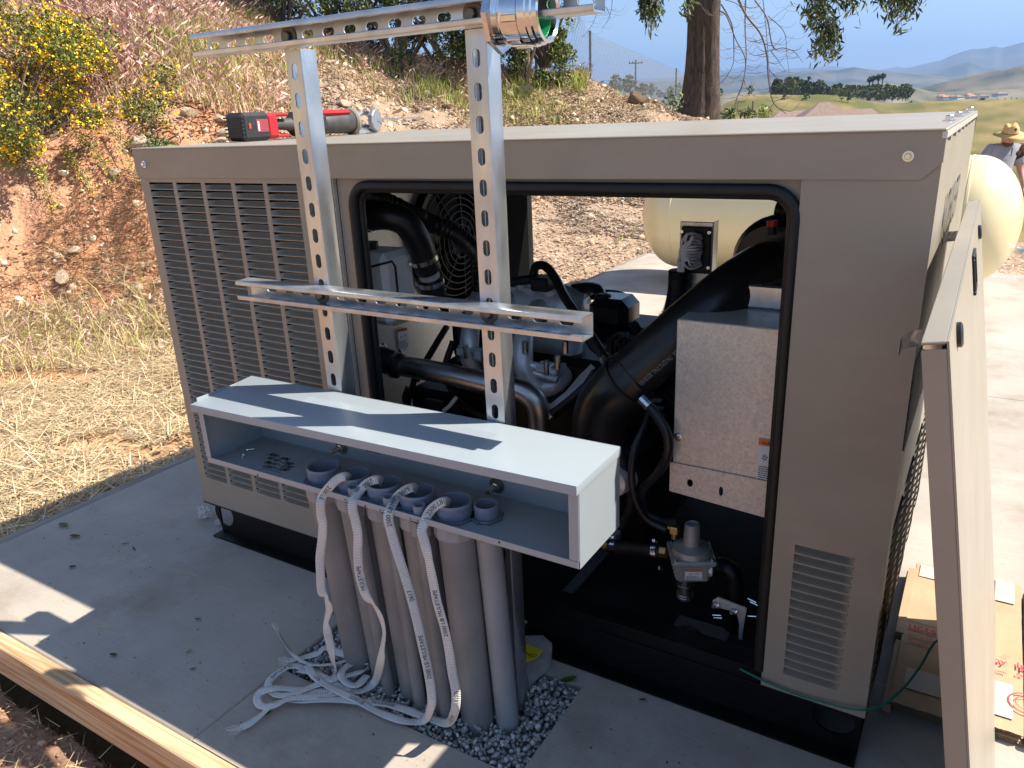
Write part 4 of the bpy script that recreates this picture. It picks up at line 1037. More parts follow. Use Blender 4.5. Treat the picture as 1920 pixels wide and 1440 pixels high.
# louver patch
def louver_mesh(w, h, dep, v0=.44):
    nu, nv = 14, 5; vs = []; fs = []
    for j in range(nv + 1):
        v = v0 + (1 - v0) * j / nv
        for i in range(nu + 1):
            u_ = i / nu; e = max(0, 1 - abs(2 * u_ - 1) ** 9); k = max(0, 1 - (v ** 2.4)) ; cr = e * k
            vs.append((u_ * w, dep * cr ** .6, -v * h))
    for j in range(nv):
        for i in range(nu):
            a = j * (nu + 1) + i; fs.append((a, a + nu + 1, a + nu + 2, a + 1))
    me = D.meshes.new('louver'); me.from_pydata(vs, [], fs); me.materials.append(m_beige); me.update(); me.shade_smooth(); return me
PITCH = .0189
LM = louver_mesh(.0985, .0168, .021, .35)
def louver_panel(name, parent, axis, cols, w, ztop, nrow, u0, u1, z0, z1, face, pitch=PITCH, h=.0168, lm=LM, holes_extra=()):
    """sheet with louvred openings; axis 'x' = front (faces -Y at y=face), 'y' = end (faces +X at x=face)"""
    b = MB(); T = .002
    def bx(a0, a1, c0, c1):
        if a1 - a0 < 1e-5 or c1 - c0 < 1e-5: return
        if axis == 'x': b.box(a0, a1, face, face + T, c0, c1)
        else: b.box(face - T, face, a0, a1, c0, c1)
    zb = ztop - pitch * (nrow - 1) - h
    bx(u0, u1, ztop, z1); bx(u0, u1, z0, zb)
    prev = u0
    for c in cols: bx(prev, c, zb, ztop); prev = c + w
    bx(prev, u1, zb, ztop)
    for c in cols:
        for r_ in range(nrow - 1):
            zt = ztop - pitch * r_; bx(c, c + w, zt - pitch, zt - h)
    p = b.build(name, m_beige, parent)
    for c in cols:
        for r_ in range(nrow):
            zt = ztop - pitch * r_
            o = D.objects.new('louver', lm); COL.objects.link(o); o.parent = p
            if axis == 'x': o.location = (c, face, zt)
            else: o.location = (face, c, zt); o.rotation_euler = (0, 0, math.pi / 2)
    return p
louver_panel('front_panel', gen, 'x', [-1.9195, -1.8068, -1.6942, -1.5818, -1.4692], .0985, 1.073, 46, X0 + .003, -1.262, ZB, 1.12, Y0)
LM2 = louver_mesh(.1005, .0165, .020, .22)
louver_panel('front_panel', gen, 'x', [-.2205], .1005, .4469, 15, -.2605, X1, ZB, 1.12, Y0, pitch=.0193, h=.0165, lm=LM2)
b = MB(); b.box(-1.95, -1.27, Y0 + .02, Y0 + .028, .13, 1.12); b.build('radiator_core', m_matt, gen)   # dark core behind the louvres
b = MB(); b.box(-.255, -.08, Y0 + .03, Y0 + .036, .13, .5); b.build('baffle', m_matt, gen)
# end face
LM3 = louver_mesh(.150, .0165, -.0035, .10)
ep = louver_panel('end_panel', gen, 'y', [1.345, 1.545, 1.745, 1.945, 2.145], .150, .490, 19, Y0 + .002, Y1, ZB, .640, X1, pitch=.0193, h=.0165, lm=LM3)
GY0_, GY1_, GZ0, GZ1 = 1.305, 2.30, .655, .800
b = MB(); b.box(X1 - .002, X1, Y0 + .002, GY0_, .640, 1.146); b.box(X1 - .002, X1, GY1_, Y1, .640, 1.146); b.box(X1 - .002, X1, GY0_, GY1_, .640, GZ0); b.box(X1 - .002, X1, GY0_, GY1_, GZ1, 1.146)
b.build('end_panel', m_beige, gen)
b = MB(); q = .022
y = GY0_ - .15
while y < GY1_:
    for s in (1, -1):
        ya, yb = (y, y + .15) ; za, zb_ = (GZ0, GZ1) if s > 0 else (GZ1, GZ0)
        t0 = max(0, (GY0_ - ya) / .15); t1 = min(1, (GY1_ - ya) / .15)
        if t1 > t0:
            P0 = Vector((X1 + .0015, ya + .15 * t0, za + (zb_ - za) * t0)); P1 = Vector((X1 + .0015, ya + .15 * t1, za + (zb_ - za) * t1)); b.tube([P0, P1], .0016, 3)
    y += q * .5
o = b.build('grille', m_galvd, gen); o['kind'] = 'stuff'
b = MB(); b.box(X1 - .03, X1 - .028, GY0_, GY1_, .14, GZ1); b.build('baffle', m_matt, gen)
# back wall and its opening (seen through the bay)
b = MB(); b.box(X0, -1.44, Y1 - .002, Y1, ZB, 1.12); b.box(-.26, X1 - .002, Y1 - .002, Y1, ZB, 1.12); b.box(-1.44, -.26, Y1 - .002, Y1, 1.075, 1.12); b.build('back_panel', m_beige, gen)
b = MB(); b.box(X0, X0 + .002, Y0 + .002, Y1 - .002, ZB, 1.145); b.build('end_panel', m_beige, gen)
# roof with skirts
b = MB()
RXa, RXb = X0 - .006, X1 + .0015
b.bbox(RXa, RXb, Y0 - .006, Y1 + .006, ZT - .004, ZT, .0015); b.build('roof', m_beige, gen)
b = MB(); b.plate([(RXa, ZT - .004), (RXa, 1.098), (-1.945, 1.084), (-.094, 1.0895), (-.0705, 1.113), (RXb, 1.113), (RXb, ZT - .004)][::1], [], (0, Y0 - .0035, 0), (1, 0, 0), (0, 0, 1), .002); rs_ = b.build('roof_skirt', m_beige, gen)
b = MB(); b.box(RXa, -.10, Y1 + .003, Y1 + .006, 1.088, ZT - .004); b.plate([(-.10, 1.088), (-.094, 1.088), (RXb, 1.113), (RXb, ZT - .004), (-.10, ZT - .004)], [], (0, Y1 + .0055, 0), (1, 0, 0), (0, 0, 1), .002); b.build('roof_skirt', m_beige, gen)
b = MB(); b.box(X1 - .004, X1 + .0025, Y0 - .004, Y1, 1.1465, 1.1555); b.build('roof_seam', m_galvd, gen)
b = MB()
for k in range(9): yk = Y0 + .06 + k * .135; b.box(X1, X1 + .004, yk, yk + .0022, 1.1405, 1.1465)
b.build('seam_tab', m_beige, gen)
b = MB(); b.box(X0 + .01, X1 - .01, Y0 + .01, Y1 - .01, ZT - .03, ZT - .026); b.build('headliner', m_matt, gen)
def bolt(p, n_, r=.008, wash=.0115, name='bolt', m=m_zinc, par=gen, h=.006):
    n_ = Vector(n_).normalized(); p = Vector(p); b = MB()
    b.lathe([(1e-4, .002), (wash, .002), (wash, 0)], p, n_, 20)
    b.lathe([(r, .001), (r, h), (r * .85, h + .0015), (1e-4, h + .0015)], p, n_, 6)
    return b.build(name, m, par)
bolt(ay(1703, 293, Y0 - .0035), (0, -1, 0), .0050, .0078); bolt(ay(271, 308, Y0 - .0035), (0, -1, 0), .0055, .0088)
for px_, py_ in ((1750, 227), (1773, 219), (1790, 213), (1804, 208)):
    p = az_(px_, py_, ZT); bolt((-.087, p.y - .02, ZT + .0005), (0, 0, 1), .0068, .0100, h=.008)
# KOHLER on the end face
lettering('KOHLER', .128, (X1 + .0015, 1.515, .955), (0, 1, 0), (0, 0, 1), mat('logo_grey', (.12, .115, .09), .5), 'lettering', gen, squash=1.02)
# door frame around the open bay
OX0, OX1, OZ0, OZ1 = -1.213, -.262, .146, 1.073
def rrect(x0, x1, z0, z1, r, n=7):
    pts = []
    for cx, cz, a0 in ((x1 - r, z1 - r, 0), (x0 + r, z1 - r, 90), (x0 + r, z0 + r, 180), (x1 - r, z0 + r, 270)):
        for k in range(n + 1): a = R(a0 + 90 * k / n); pts.append((cx + r * math.cos(a), cz + r * math.sin(a)))
    return pts
b = MB(); b.plate([(-1.258, .119), (-.256, .119), (-.256, 1.12), (-1.258, 1.12)], [rrect(OX0 + .004, OX1 - .004, OZ0, OZ1 - .004, .045)[:16] + [(OX0 + .004, OZ0 + .001), (OX1 - .004, OZ0 + .001)]], (0, Y0 + .014, 0), (1, 0, 0), (0, 0, 1), .003); b.build('door_frame', m_beige, gen)
b = MB(); b.box(-1.262, -1.2595, Y0 + .0025, Y0 + .0135, .119, 1.12); b.build('jamb', m_galvd, gen)
b = MB(); b.box(-.2585, -.256, Y0 + .003, Y0 + .012, .3, 1.02); b.build('jamb', m_galv, gen)
for nm, sz in (('rear_jamb', 0),):
    b = MB(); b.box(-1.50, -1.437, Y1 - .06, Y1 - .004, .118, 1.12); b.build('rear_post', m_black, gen)
    b = MB(); b.box(-1.462, -1.452, Y1 - .066, Y1 - .061, .118, 1.12); b.build('rear_post', m_galv, gen)
    b = MB(); b.box(-.27, -.20, Y1 - .06, Y1 - .004, .118, 1.12); b.build('rear_post', m_black, gen)
# rubber seal
pts = [Vector((x, Y0 + .006, z)) for x, z in [(OX1 - .004, OZ0 + .004)] + rrect(OX0 + .004, OX1 - .004, OZ0 + .002, OZ1 - .002, .045)[:16] + [(OX0 + .004, OZ0 + .004)]]
b = MB(); b.tube(pts, .0105, 10, caps=False); b.build('door_seal', m_rub, gen, smooth=True)
pts = [Vector((x, Y0 + .022, z)) for x, z in [(OX1 - .012, OZ0 + .006)] + rrect(OX0 + .012, OX1 - .012, OZ0 + .006, OZ1 - .010, .04)[:16] + [(OX0 + .012, OZ0 + .006)]]
b = MB(); b.tube(pts, .009, 8, caps=False); b.build('door_seal', m_rub, gen, smooth=True)
# skid base
def circ(cx, cz, rx, rz, n=28): return [(cx + rx * math.cos(2 * math.pi * k / n), cz + rz * math.sin(2 * math.pi * k / n)) for k in range(n)]
yw = Y0 + .032
pl_, pr_ = ay(420, 955, yw), ay(1558, 1350, yw)
ph = [circ(pl_.x - .004, .066, .041, .041), circ(pr_.x + .004, .066, .040, .034)]
b = MB(); b.plate([(-1.93, .004), (-.077, .004), (-.077, ZB - .001), (-1.93, ZB - .001)], ph, (0, yw, 0), (1, 0, 0), (0, 0, 1), .005); b.build('skid_rail', m_black, gen)
b = MB(); b.plate([(-1.93, .004), (-.077, .004), (-.077, ZB - .001), (-1.93, ZB - .001)], ph, (0, Y1 - .03, 0), (1, 0, 0), (0, 0, 1), .005); b.build('skid_rail', m_black, gen)
b = MB(); b.box(-1.93, -.077, Y0 - .006, yw - .0005, .0015, .007); b.box(-1.955, -.075, Y0 + .001, yw + .04, ZB - .006, ZB - .0005); b.build('skid_flange', m_black, gen)
b = MB(); b.box(-.082, -.0772, yw + .001, Y1 - .036, .004, ZB - .002); b.build('skid_end', m_matt, gen)
b = MB(); b.box(-1.2585, -.262, Y0 + .004, Y0 + .012, ZB, .150); b.box(-1.2585, -.262, Y0 + .012, Y0 + .06, .142, .147); b.build('door_sill', m_black, gen)
m_floor = mat('bay_floor', (.012, .012, .012), .75, var=.4, vscale=8, spec=.08)
b = MB(); b.box(-1.43, -.08, Y0 + .04, Y1 - .04, .096, .100); b.build('bay_floor', m_floor, gen)

# ---- inside the bay
b = MB(); b.plate([(1.31, .12), (2.42, .12), (2.42, 1.12), (1.31, 1.12)], [circ(1.95, .84, .205, .205, 32)], (-1.43, 0, 0), (0, 1, 0), (0, 0, 1), .003); b.build('bulkhead', m_galvd, gen)
b = MB(); b.box(-1.60, -1.595, 1.40, 2.42, .15, 1.12); b.build('radiator_core', m_black, gen)
# fan with guard, facing +X on the bulkhead
fc_ = Vector((-1.42, 1.95, .84))
b = MB(); b.lathe([(.205, -.03), (.205, .02), (.19, .02), (.19, -.03)], fc_, (1, 0, 0), 40); fanp = b.build('fan_shroud', m_black, gen)
b = MB()
for r_ in (.05, .07, .09, .11, .13, .15, .17, .188):
    pts = [fc_ + Vector((.035 - .03 * (r_ / .19) ** 3, r_ * math.cos(a), r_ * math.sin(a))) for a in np.linspace(0, 2 * math.pi, 41)]; b.tube(pts, .0022, 5, caps=False)
o = b.build('fan_guard', m_black, fanp); o['kind'] = 'stuff'
for k in range(9):
    a = 2 * math.pi * k / 9; d_ = Vector((0, math.cos(a), math.sin(a))); e_ = Vector((0, -math.sin(a), math.cos(a)))
    b = MB(); b.tube([fc_ + d_ * .04 + Vector((.03, 0, 0)), fc_ + d_ * .19 + Vector((.008, 0, 0))], .006, 6); b.build('guard_strut', m_black, fanp)
for k in range(7):
    a = 2 * math.pi * k / 7 + .2; d_ = Vector((0, math.cos(a), math.sin(a))); e_ = Vector((0, -math.sin(a), math.cos(a)))
    b = MB(); c0 = fc_ - Vector((.02, 0, 0)); b.add([c0 + d_ * .03 - e_ * .02, c0 + d_ * .03 + e_ * .02 - Vector((.015, 0, 0)), c0 + d_ * .18 + e_ * .045 - Vector((.02, 0, 0)), c0 + d_ * .18 - e_ * .01], [(0, 1, 2, 3)]); b.build('fan_blade', m_black, fanp)
def hose(name, pts, r, m=m_rubs, n=14, par=gen, k=7, ribs=None):
    s = spline([ay(*p) for p in pts], k)
    if ribs:
        s2 = []; L = 0
        fine = spline([ay(*p) for p in pts], k * 6); rr_ = []; acc = 0
        for i, p in enumerate(fine):
            if i: acc += (p - fine[i - 1]).length
            rr_.append(r * (1 + .10 * (1 if (acc / ribs) % 1 < .5 else -1) * (.35 if r > .023 else 1)))
        b = MB(); b.tube(fine, rr_, n); return b.build(name, m, par, smooth=True)
    b = MB(); b.tube(s, r, n); return b.build(name, m, par, smooth=True)
def clamp(name, p0, p1, r, w=.012, m=m_zinc, par=gen):
    a = (p1 - p0).normalized(); b = MB(); b.lathe([(r, -w / 2), (r + .0015, -w / 2), (r + .0015, w / 2), (r, w / 2)], p0, a, 24)
    o_ = a.orthogonal().normalized(); b.tube([p0 + o_ * (r + .004) - a * .004 + a.cross(o_) * -.008, p0 + o_ * (r + .004) - a * .004 + a.cross(o_) * .010], .004, 6); return b.build(name, m, par)
# radiator hoses
hose('upper_hose', [(640, 362, 1.44), (690, 366, 1.47), (745, 388, 1.54), (815, 420, 1.64), (868, 448, 1.70), (897, 485, 1.72), (898, 540, 1.74)], .0235, k=5, ribs=.004)
hose('coolant_pipe', [(650, 408, 1.44), (700, 410, 1.46)], .027, m_galvd)
h_ = hose('elbow_hose', [(688, 408, 1.455), (725, 405, 1.47), (760, 418, 1.50), (785, 455, 1.53), (798, 492, 1.55), (803, 505, 1.56)], .034, m_rubs, 18)
clamp('hose_clamp', ay(694, 408, 1.457), ay(712, 407, 1.465), .0345); clamp('hose_clamp', ay(796, 486, 1.547), ay(802, 502, 1.555), .0345)
hose('metal_joint', [(799, 495, 1.55), (808, 528, 1.57)], .027, m_alu); hose('elbow_hose', [(806, 520, 1.57), (812, 545, 1.58), (820, 590, 1.60)], .033)
clamp('hose_clamp', ay(808, 528, 1.572), ay(812, 545, 1.58), .0335)
hose('roof_stay', [(830, 330, 2.2), (765, 400, 2.05)], .012, m_black); hose('roof_stay', [(770, 330, 2.1), (790, 400, 2.1)], .010, m_black); hose('roof_stay', [(735, 340, 2.0), (790, 370, 2.1)], .010, m_black)
# coolant bottle
p0, p1 = ay(684, 594, 1.50), ay(748, 470, 1.50)
b = MB(); b.bbox(p0.x - .03, p1.x, 1.44, 1.56, p0.z, p1.z, .014); bot = b.build('coolant_bottle', m_whitep, gen, smooth='auto')
b = MB(); pts = [(ay(685, 505, 1.436)), ay(697, 500, 1.436), ay(735, 490, 1.436), ay(741, 500, 1.436), ay(747, 560, 1.436), ay(750, 590, 1.436)]; b.tube(pts, .003, 6); b.build('strap', m_rub, bot)
b = MB(); b.lathe([(.028, 0), (.028, .022), (1e-4, .024)], ay(690, 470, 1.50), (0, 0, 1), 18); b.build('cap', m_rub, bot)
p = ay(712, 600, 1.47); b = MB(); b.bbox(ay(690, 600, 1.47).x - .04, ay(742, 600, 1.47).x, 1.47, 1.53, ay(700, 606, 1.47).z, ay(700, 592, 1.47).z, .003); b.build('coolant_tray', mat('yellowed_plastic', (.45, .43, .22), .5), bot)
# warning label on the bulkhead
def label_on(p00, p10, p01, parts, name='warning_label', par=gen, n_off=.001):
    """p00 lower-left, p10 lower-right, p01 upper-left corners in space"""
    U = p10 - p00; V = p01 - p00; N_ = U.cross(V).normalized() * n_off; b = MB()
    b.add([p00 + N_, p10 + N_, p10 + V + N_, p01 + N_], [(0, 1, 2, 3)]); lab = b.build(name, m_label, par)
    b = MB(); N2 = N_ * 2
    b.add([p00 + V * .86 + N2, p10 + V * .86 + N2, p10 + V + N2, p01 + N2], [(0, 1, 2, 3)]); b.build('warning_band', parts, lab)
    vs, fs = text_tris('WARNING', 1); w_ = max(v[0] for v in vs); b = MB(); b.add([p00 + N_ * 3 + U * (.12 + .76 * a / w_) + V * (.89 + .09 * c) for a, c in vs], fs); b.build('lettering', m_ink, lab)
    b = MB(); rl = random.Random(4)
    for i in range(9):
        v0 = .06 + i * .045; wd = rl.uniform(.55, .86); x = .07
        while x < wd:
            l_ = rl.uniform(.04, .12); b.add([p00 + U * x + V * v0 + N2, p00 + U * (x + l_) + V * v0 + N2, p00 + U * (x + l_) + V * (v0 + .018) + N2, p00 + U * x + V * (v0 + .018) + N2], [(0, 1, 2, 3)]); x += l_ + .03
    o = b.build('fine_print', m_ink, lab)
    b = MB()
    for (cx, cy) in ((.3, .62), (.7, .66)):
        for k in range(6):
            a = k * 1.05 + cx; b.add([p00 + N2 + U * (cx + .16 * math.cos(a)) + V * (cy + .09 * math.sin(a)), p00 + N2 + U * (cx + .05 * math.cos(a + .5)) + V * (cy + .03 * math.sin(a + .5)), p00 + N2 + U * (cx + .05 * math.cos(a - .5)) + V * (cy + .03 * math.sin(a - .5))], [(0, 1, 2)])
    b.build('pictogram', m_ink, lab); return lab
xb = -1.4265
label_on(ax(749, 657, xb), ax(767, 653, xb), ax(744, 617, xb), m_redl)
hose('brace', [(838, 612, 1.80), (800, 675, 1.70), (780, 715, 1.66)], .010, m_rub); hose('brace', [(780, 700, 1.6), (768, 745, 1.58)], .009, m_black)
# engine
eng = None
b = MB()
c0 = ay(1010, 760, 1.85)
b.bbox(-1.22, -.62, 1.62, 2.05, .14, .52, .02); b.bbox(-1.18, -.66, 1.68, 2.0, .52, .60, .02); eng = b.build('engine', m_black, gen)
b = MB(); b.bbox(-1.26, -1.22, 1.66, 2.0, .20, .56, .012); b.lathe([(.10, 0), (.10, .035), (.03, .035), (.03, .05)], (-1.26, 1.80, .34), (-1, 0, 0), 24); b.lathe([(.06, 0), (.06, .03), (1e-4, .03)], (-1.26, 1.80, .56), (-1, 0, 0), 20); b.build('front_cover', m_black, eng)
# intake: cast plenum with six runners
ya = 1.78
pa, pb = ay(935, 562, 1.84), ay(1098, 578, 1.84)
b = MB(); n_ = 9; pts = [pa.lerp(pb, k / n_) for k in range(n_ + 1)]; b.tube(pts, [.048, .062, .050, .064, .050, .064, .050, .064, .054, .038], 20); plen = b.build('intake_plenum', m_alu, eng, smooth=True)
b = MB(); b.bbox(pa.x + .02, pb.x - .05, 1.80, 1.87, pa.z + .03, pa.z + .055, .006); b.build('plenum_lid', m_alu, plen)
for k in range(4):
    q = pa.lerp(pb, .12 + k * .22); b = MB(); b.cyl(q + Vector((0, -.03, .03)), q + Vector((0, -.035, .066)), .011, 10); b.build('boss', m_alu, plen)
runs = [[(905, 548, 1.80), (886, 585, 1.70), (880, 640, 1.64), (886, 685, 1.64), (908, 712, 1.70)],
        [(955, 562, 1.80), (936, 600, 1.69), (930, 655, 1.63), (936, 700, 1.63), (958, 724, 1.70)],
        [(1012, 575, 1.80), (988, 610, 1.68), (980, 660, 1.62), (986, 702, 1.61), (1012, 726, 1.63), (1046, 716, 1.66), (1068, 680, 1.72), (1080, 635, 1.78)]]
for rp in runs: hose('intake_runner', rp, .027, m_alu, 16, plen, 6)
for (px_, py_) in ((872, 660), (905, 668), (940, 675), (975, 682), (1022, 690)):
    p = ay(px_, py_, 1.612); b = MB(); b.bbox(p.x - .022, p.x + .022, p.y - .012, p.y + .02, p.z - .010, p.z + .012, .003); b.build('runner_flange', m_alu, plen)
    b = MB(); b.cyl(p + Vector((.012, -.014, -.012)), p + Vector((.012, -.014, .026)), .007, 8); b.build('stud', m_zinc, plen)
for j, (xa_, ya_, xb_, yb_) in enumerate(((862, 652, 1045, 698), (864, 664, 1045, 712))):
    b = MB(); b.tube([ay(xa_, ya_, 1.625), ay((xa_ + xb_) / 2, (ya_ + yb_) / 2 - 2, 1.612), ay(xb_, yb_, 1.615)], .012 - .002 * j, 8); b.build('manifold_joint', m_alu, plen, smooth=True)
for px_, py_ in ((1045, 668), (985, 640), (1060, 640)): b = MB(); b.cyl(ay(px_, py_ + 22, 1.60), ay(px_, py_, 1.60), .0085, 8); b.build('stud', m_zinc, plen)
hose('wiring_loom', [(1062, 560, 1.76), (1085, 590, 1.70), (1100, 620, 1.66), (1112, 650, 1.64), (1135, 665, 1.62)], .010, m_rub, ribs=.005, par=eng)
hose('wiring_loom', [(1190, 610, 1.72), (1200, 640, 1.66), (1165, 655, 1.62), (1140, 690, 1.60), (1120, 740, 1.58)], .011, m_rub, ribs=.005, par=eng)
b = MB(); q0 = ay(868, 600, 1.66); b.bbox(q0.x - .012, q0.x + .010, 1.62, 1.70, q0.z - .07, q0.z + .02, .005); b.build('bracket', m_black, eng)
# sensor and wiring on the plenum
p = ay(1018, 530, 1.80); b = MB(); b.bbox(p.x - .025, p.x + .03, 1.77, 1.83, p.z - .02, p.z + .018, .005); b.build('throttle_sensor', m_rub, eng)
hose('wiring_loom', [(955, 530, 1.80), (985, 525, 1.80), (1010, 522, 1.80)], .012, m_rub, ribs=.006, par=eng)
hose('vacuum_hose', [(1000, 520, 1.82), (1005, 500, 1.82), (1022, 499, 1.80), (1040, 520, 1.76), (1058, 555, 1.70), (1078, 585, 1.64), (1105, 625, 1.58), (1140, 682, 1.52), (1150, 690, 1.50)], .0125, m_rubs, par=gen)
b = MB(); q = ay(1135, 672, 1.53); q2 = ay(1150, 692, 1.50); b.cyl(q, q2, .0155, 12); b.build('hose_end', m_zinc, gen)
# valve cover, breather pipes
pv0, pv1 = ay(1112, 610, 1.74), ay(1185, 560, 1.74)
b = MB(); b.bbox(pv0.x, pv1.x, 1.70, 1.81, pv0.z, pv1.z, .02); vc = b.build('valve_cover', mat('gloss_black', (.008, .008, .009), .16, spec=.6), eng, smooth='auto')
b = MB(); b.lathe([(.022, 0), (.022, .012), (.012, .016), (1e-4, .016)], ay(1130, 562, 1.74), (0, 0, 1), 14); b.build('filler_cap', m_rub, vc)
hose('breather_hose', [(1070, 545, 1.85), (1095, 540, 1.85), (1118, 542, 1.82), (1126, 555, 1.79), (1127, 575, 1.76)], .016, m_rubs, par=eng)
hose('vent_pipe', [(1100, 550, 1.88), (1140, 547, 1.86), (1168, 552, 1.82), (1173, 565, 1.80), (1173, 580, 1.78)], .006, m_black, par=eng)
hose('fuel_rail', [(1100, 556, 1.92), (1150, 558, 1.92)], .009, m_black, par=eng)
for k in range(7):
    x_ = 1150 + k * 9; p = ay(x_, 640 + k * 5, 1.62); b = MB(); b.bbox(p.x - .012, p.x + .014, 1.60, 1.66, p.z - .03, p.z + .012 + .01 * (k % 2), .004); b.build('coil', m_rub, eng)
    hose('spark_lead', [(x_, 636 + k * 5, 1.60), (x_ + 12, 625 + k * 3, 1.58), (x_ + 22, 640 + k * 4, 1.58), (x_ + 10, 700, 1.62)], .004, m_rub, par=eng, n=6)
for (a_, c_) in (((1110, 760), (1175, 690)), ((1125, 770), (1185, 700)), ((1130, 720), (1165, 690))): b = MB(); b.cyl(ay(*a_, 1.60), ay(*c_, 1.62), .0035, 6); b.build('pushrod', m_zinc, eng)
# exhaust heat shield
pts = [ay(1022, 765, 1.56), ay(1060, 735, 1.58), ay(1085, 705, 1.60), ay(1108, 682, 1.64), ay(1116, 690, 1.56), ay(1100, 715, 1.52), ay(1066, 745, 1.50), ay(1036, 768, 1.50)]
b = MB(); b.add(pts, [(0, 1, 6, 7), (1, 2, 5, 6), (2, 3, 4, 5)]); b.add([p + Vector((0, 0, -.006)) for p in pts], [(7, 6, 1, 0), (6, 5, 2, 1), (5, 4, 3, 2)]); b.build('heat_shield', mat('bright_foil', (.80, .80, .82), .3, metal=.45, bump=.6, bscale=40, bdist=.004), eng, smooth=True)
b = MB(); pts = [p + Vector((0, .004, -.012)) for p in pts[4:]]; b.tube(pts, .012, 8); b.build('shield_edge', m_black, eng)
# coolant pipe with rubber sleeve
hose('coolant_pipe', [(725, 681, 1.47), (790, 692, 1.49), (860, 706, 1.50), (925, 722, 1.50), (975, 732, 1.50), (1005, 755, 1.50), (1012, 795, 1.51), (1008, 840, 1.52)], .028, mat('polished_pipe', (.50, .49, .48), .36, metal=1, rvar=.08), 20, gen, 8)
hose('rubber_sleeve', [(700, 668, 1.46), (722, 676, 1.465), (752, 688, 1.475)], .034, m_rub, 18)
clamp('hose_clamp', ay(710, 672, 1.462), ay(740, 684, 1.47), .0348); clamp('hose_clamp', ay(740, 684, 1.47), ay(760, 692, 1.475), .0348)
b = MB(); b.cyl(ay(1018, 795, 1.5), ay(1113, 705, 1.57), .0045, 8); b.build('dipstick_tube', m_zinc, gen)
# alternator pulley side bracket, lower clutter
p = ay(800, 745, 1.62); b = MB(); b.bbox(p.x - .05, p.x + .12, 1.60, 1.74, p.z - .06, p.z + .03, .015); b.build('tensioner', m_black, eng)
b = MB(); b.lathe([(.03, 0), (.034, .012), (.012, .02), (1e-4, .02)], ay(768, 745, 1.58), (-.6, -.7, .2), 7); b.build('pulley_nut', m_black, eng)
b = MB(); b.cyl(ay(800, 760, 1.56), ay(835, 768, 1.56), .022, 14); b.build('sensor_can', m_rub, eng)
hose('white_lead', [(832, 770, 1.53), (842, 762, 1.53), (850, 752, 1.53), (856, 745, 1.54)], .0055, m_whitep, par=eng)
hose('harness', [(850, 640, 1.7), (835, 700, 1.65), (870, 760, 1.6), (930, 790, 1.6)], .010, m_rub, par=eng)
b = MB(); b.box(-1.4262, -1.42, 2.13, 2.415, .12, 1.11); b.build('rear_baffle', m_matt, gen)
b = MB(); b.box(-1.418, -1.41, 2.20, 2.212, .12, 1.11); b.build('baffle_edge', m_galv, gen)
b = MB(); q0, q1 = ay(1095, 640, 1.92), ay(1262, 640, 1.92); b.bbox(q0.x, q1.x, 1.90, 2.05, .3, ay(1200, 612, 1.92).z, .01); b.build('dark_fill', m_black, eng)  # black box added to fill the bright gap behind the engine with dark
for k in range(7):
    q0, q1 = ay(1185 + k * 6, 578 + k * 8, 2.1), ay(1262 + k * 2, 600 + k * 7, 2.1); b = MB(); b.bbox(q0.x, q1.x, 2.10, 2.13, q1.z - .006, q1.z, .002); b.build('rear_slat', m_black, gen)
# battery-side clutter right of the pipes: starter and ribbed alternator
b = MB(); ac = Vector((-.52, 1.92, .44))
b.tube([ac - Vector((.12, 0, 0)), ac + Vector((.20, 0, 0))], .205, 36)
alt = b.build('alternator', m_black, gen, smooth='auto')
for k in range(30):
    a = 2 * math.pi * k / 30; d_ = Vector((0, math.cos(a), math.sin(a))); b = MB(); b.tube([ac + Vector((-.10, 0, 0)) + d_ * .208, ac + Vector((.16, 0, 0)) + d_ * .208], .006, 5); b.build('cooling_fin', m_rub, alt)
for k in range(9):
    p = ay(1212 + k * 3, 752 + k * 14, 1.60); b = MB(); b.box(p.x - .035, p.x + .035, 1.60, 1.62, p.z - .003, p.z + .003); b.build('cooling_fin', m_rub, alt)
hose('tie_bar', [(1150, 790, 1.66), (1265, 812, 1.66)], .012, m_black)
p = ay(1175, 895, 1.45); b = MB(); b.lathe([(.03, 0), (.03, .05), (.02, .055), (.02, .08), (1e-4, .08)], p, (-.2, -1, .1), 18); b.build('solenoid', m_galvd, gen); b = MB(); b.bbox(p.x - .05, p.x + .02, 1.46, 1.60, p.z - .06, p.z + .06, .01); b.build('starter', m_black, gen)
# air cleaner and big intake duct
fcn = ay(1452, 492, 1.78)
b = MB(); b.lathe([(1e-4, -.02), (.085, -.02), (.10, 0), (.104, .02), (.104, .26), (.10, .27), (1e-4, .27)], fcn + Vector((0, .0, 0)), (.15, 1, 0), 36); ac_ = b.build('air_cleaner', m_rubs, gen, smooth='auto')
b = MB(); b.cyl(ay(1448, 440, 1.735), ay(1448, 415, 1.735), .009, 10); b.build('service_valve', m_rub, ac_)
b = MB(); b.cyl(ay(1448, 424, 1.735), ay(1448, 413, 1.735), .012, 10); b.build('service_cap', mat('red_cap', (.45, .02, .02), .5), ac_)
hose('cleaner_spring', [(1455, 392, 1.72), (1475, 395, 1.72)], .014, m_rub, par=ac_, ribs=.005)
duct = hose('intake_duct', [(1442, 502, 1.72), (1420, 512, 1.66), (1360, 555, 1.58), (1290, 612, 1.53), (1225, 668, 1.49), (1165, 722, 1.46), (1145, 745, 1.455)], .058, m_rubs, 28, gen, 6)
hose('duct_elbow', [(1192, 702, 1.475), (1160, 730, 1.46), (1132, 765, 1.46), (1124, 810, 1.47), (1125, 880, 1.50)], .0635, m_rubs, 28, gen, 7)
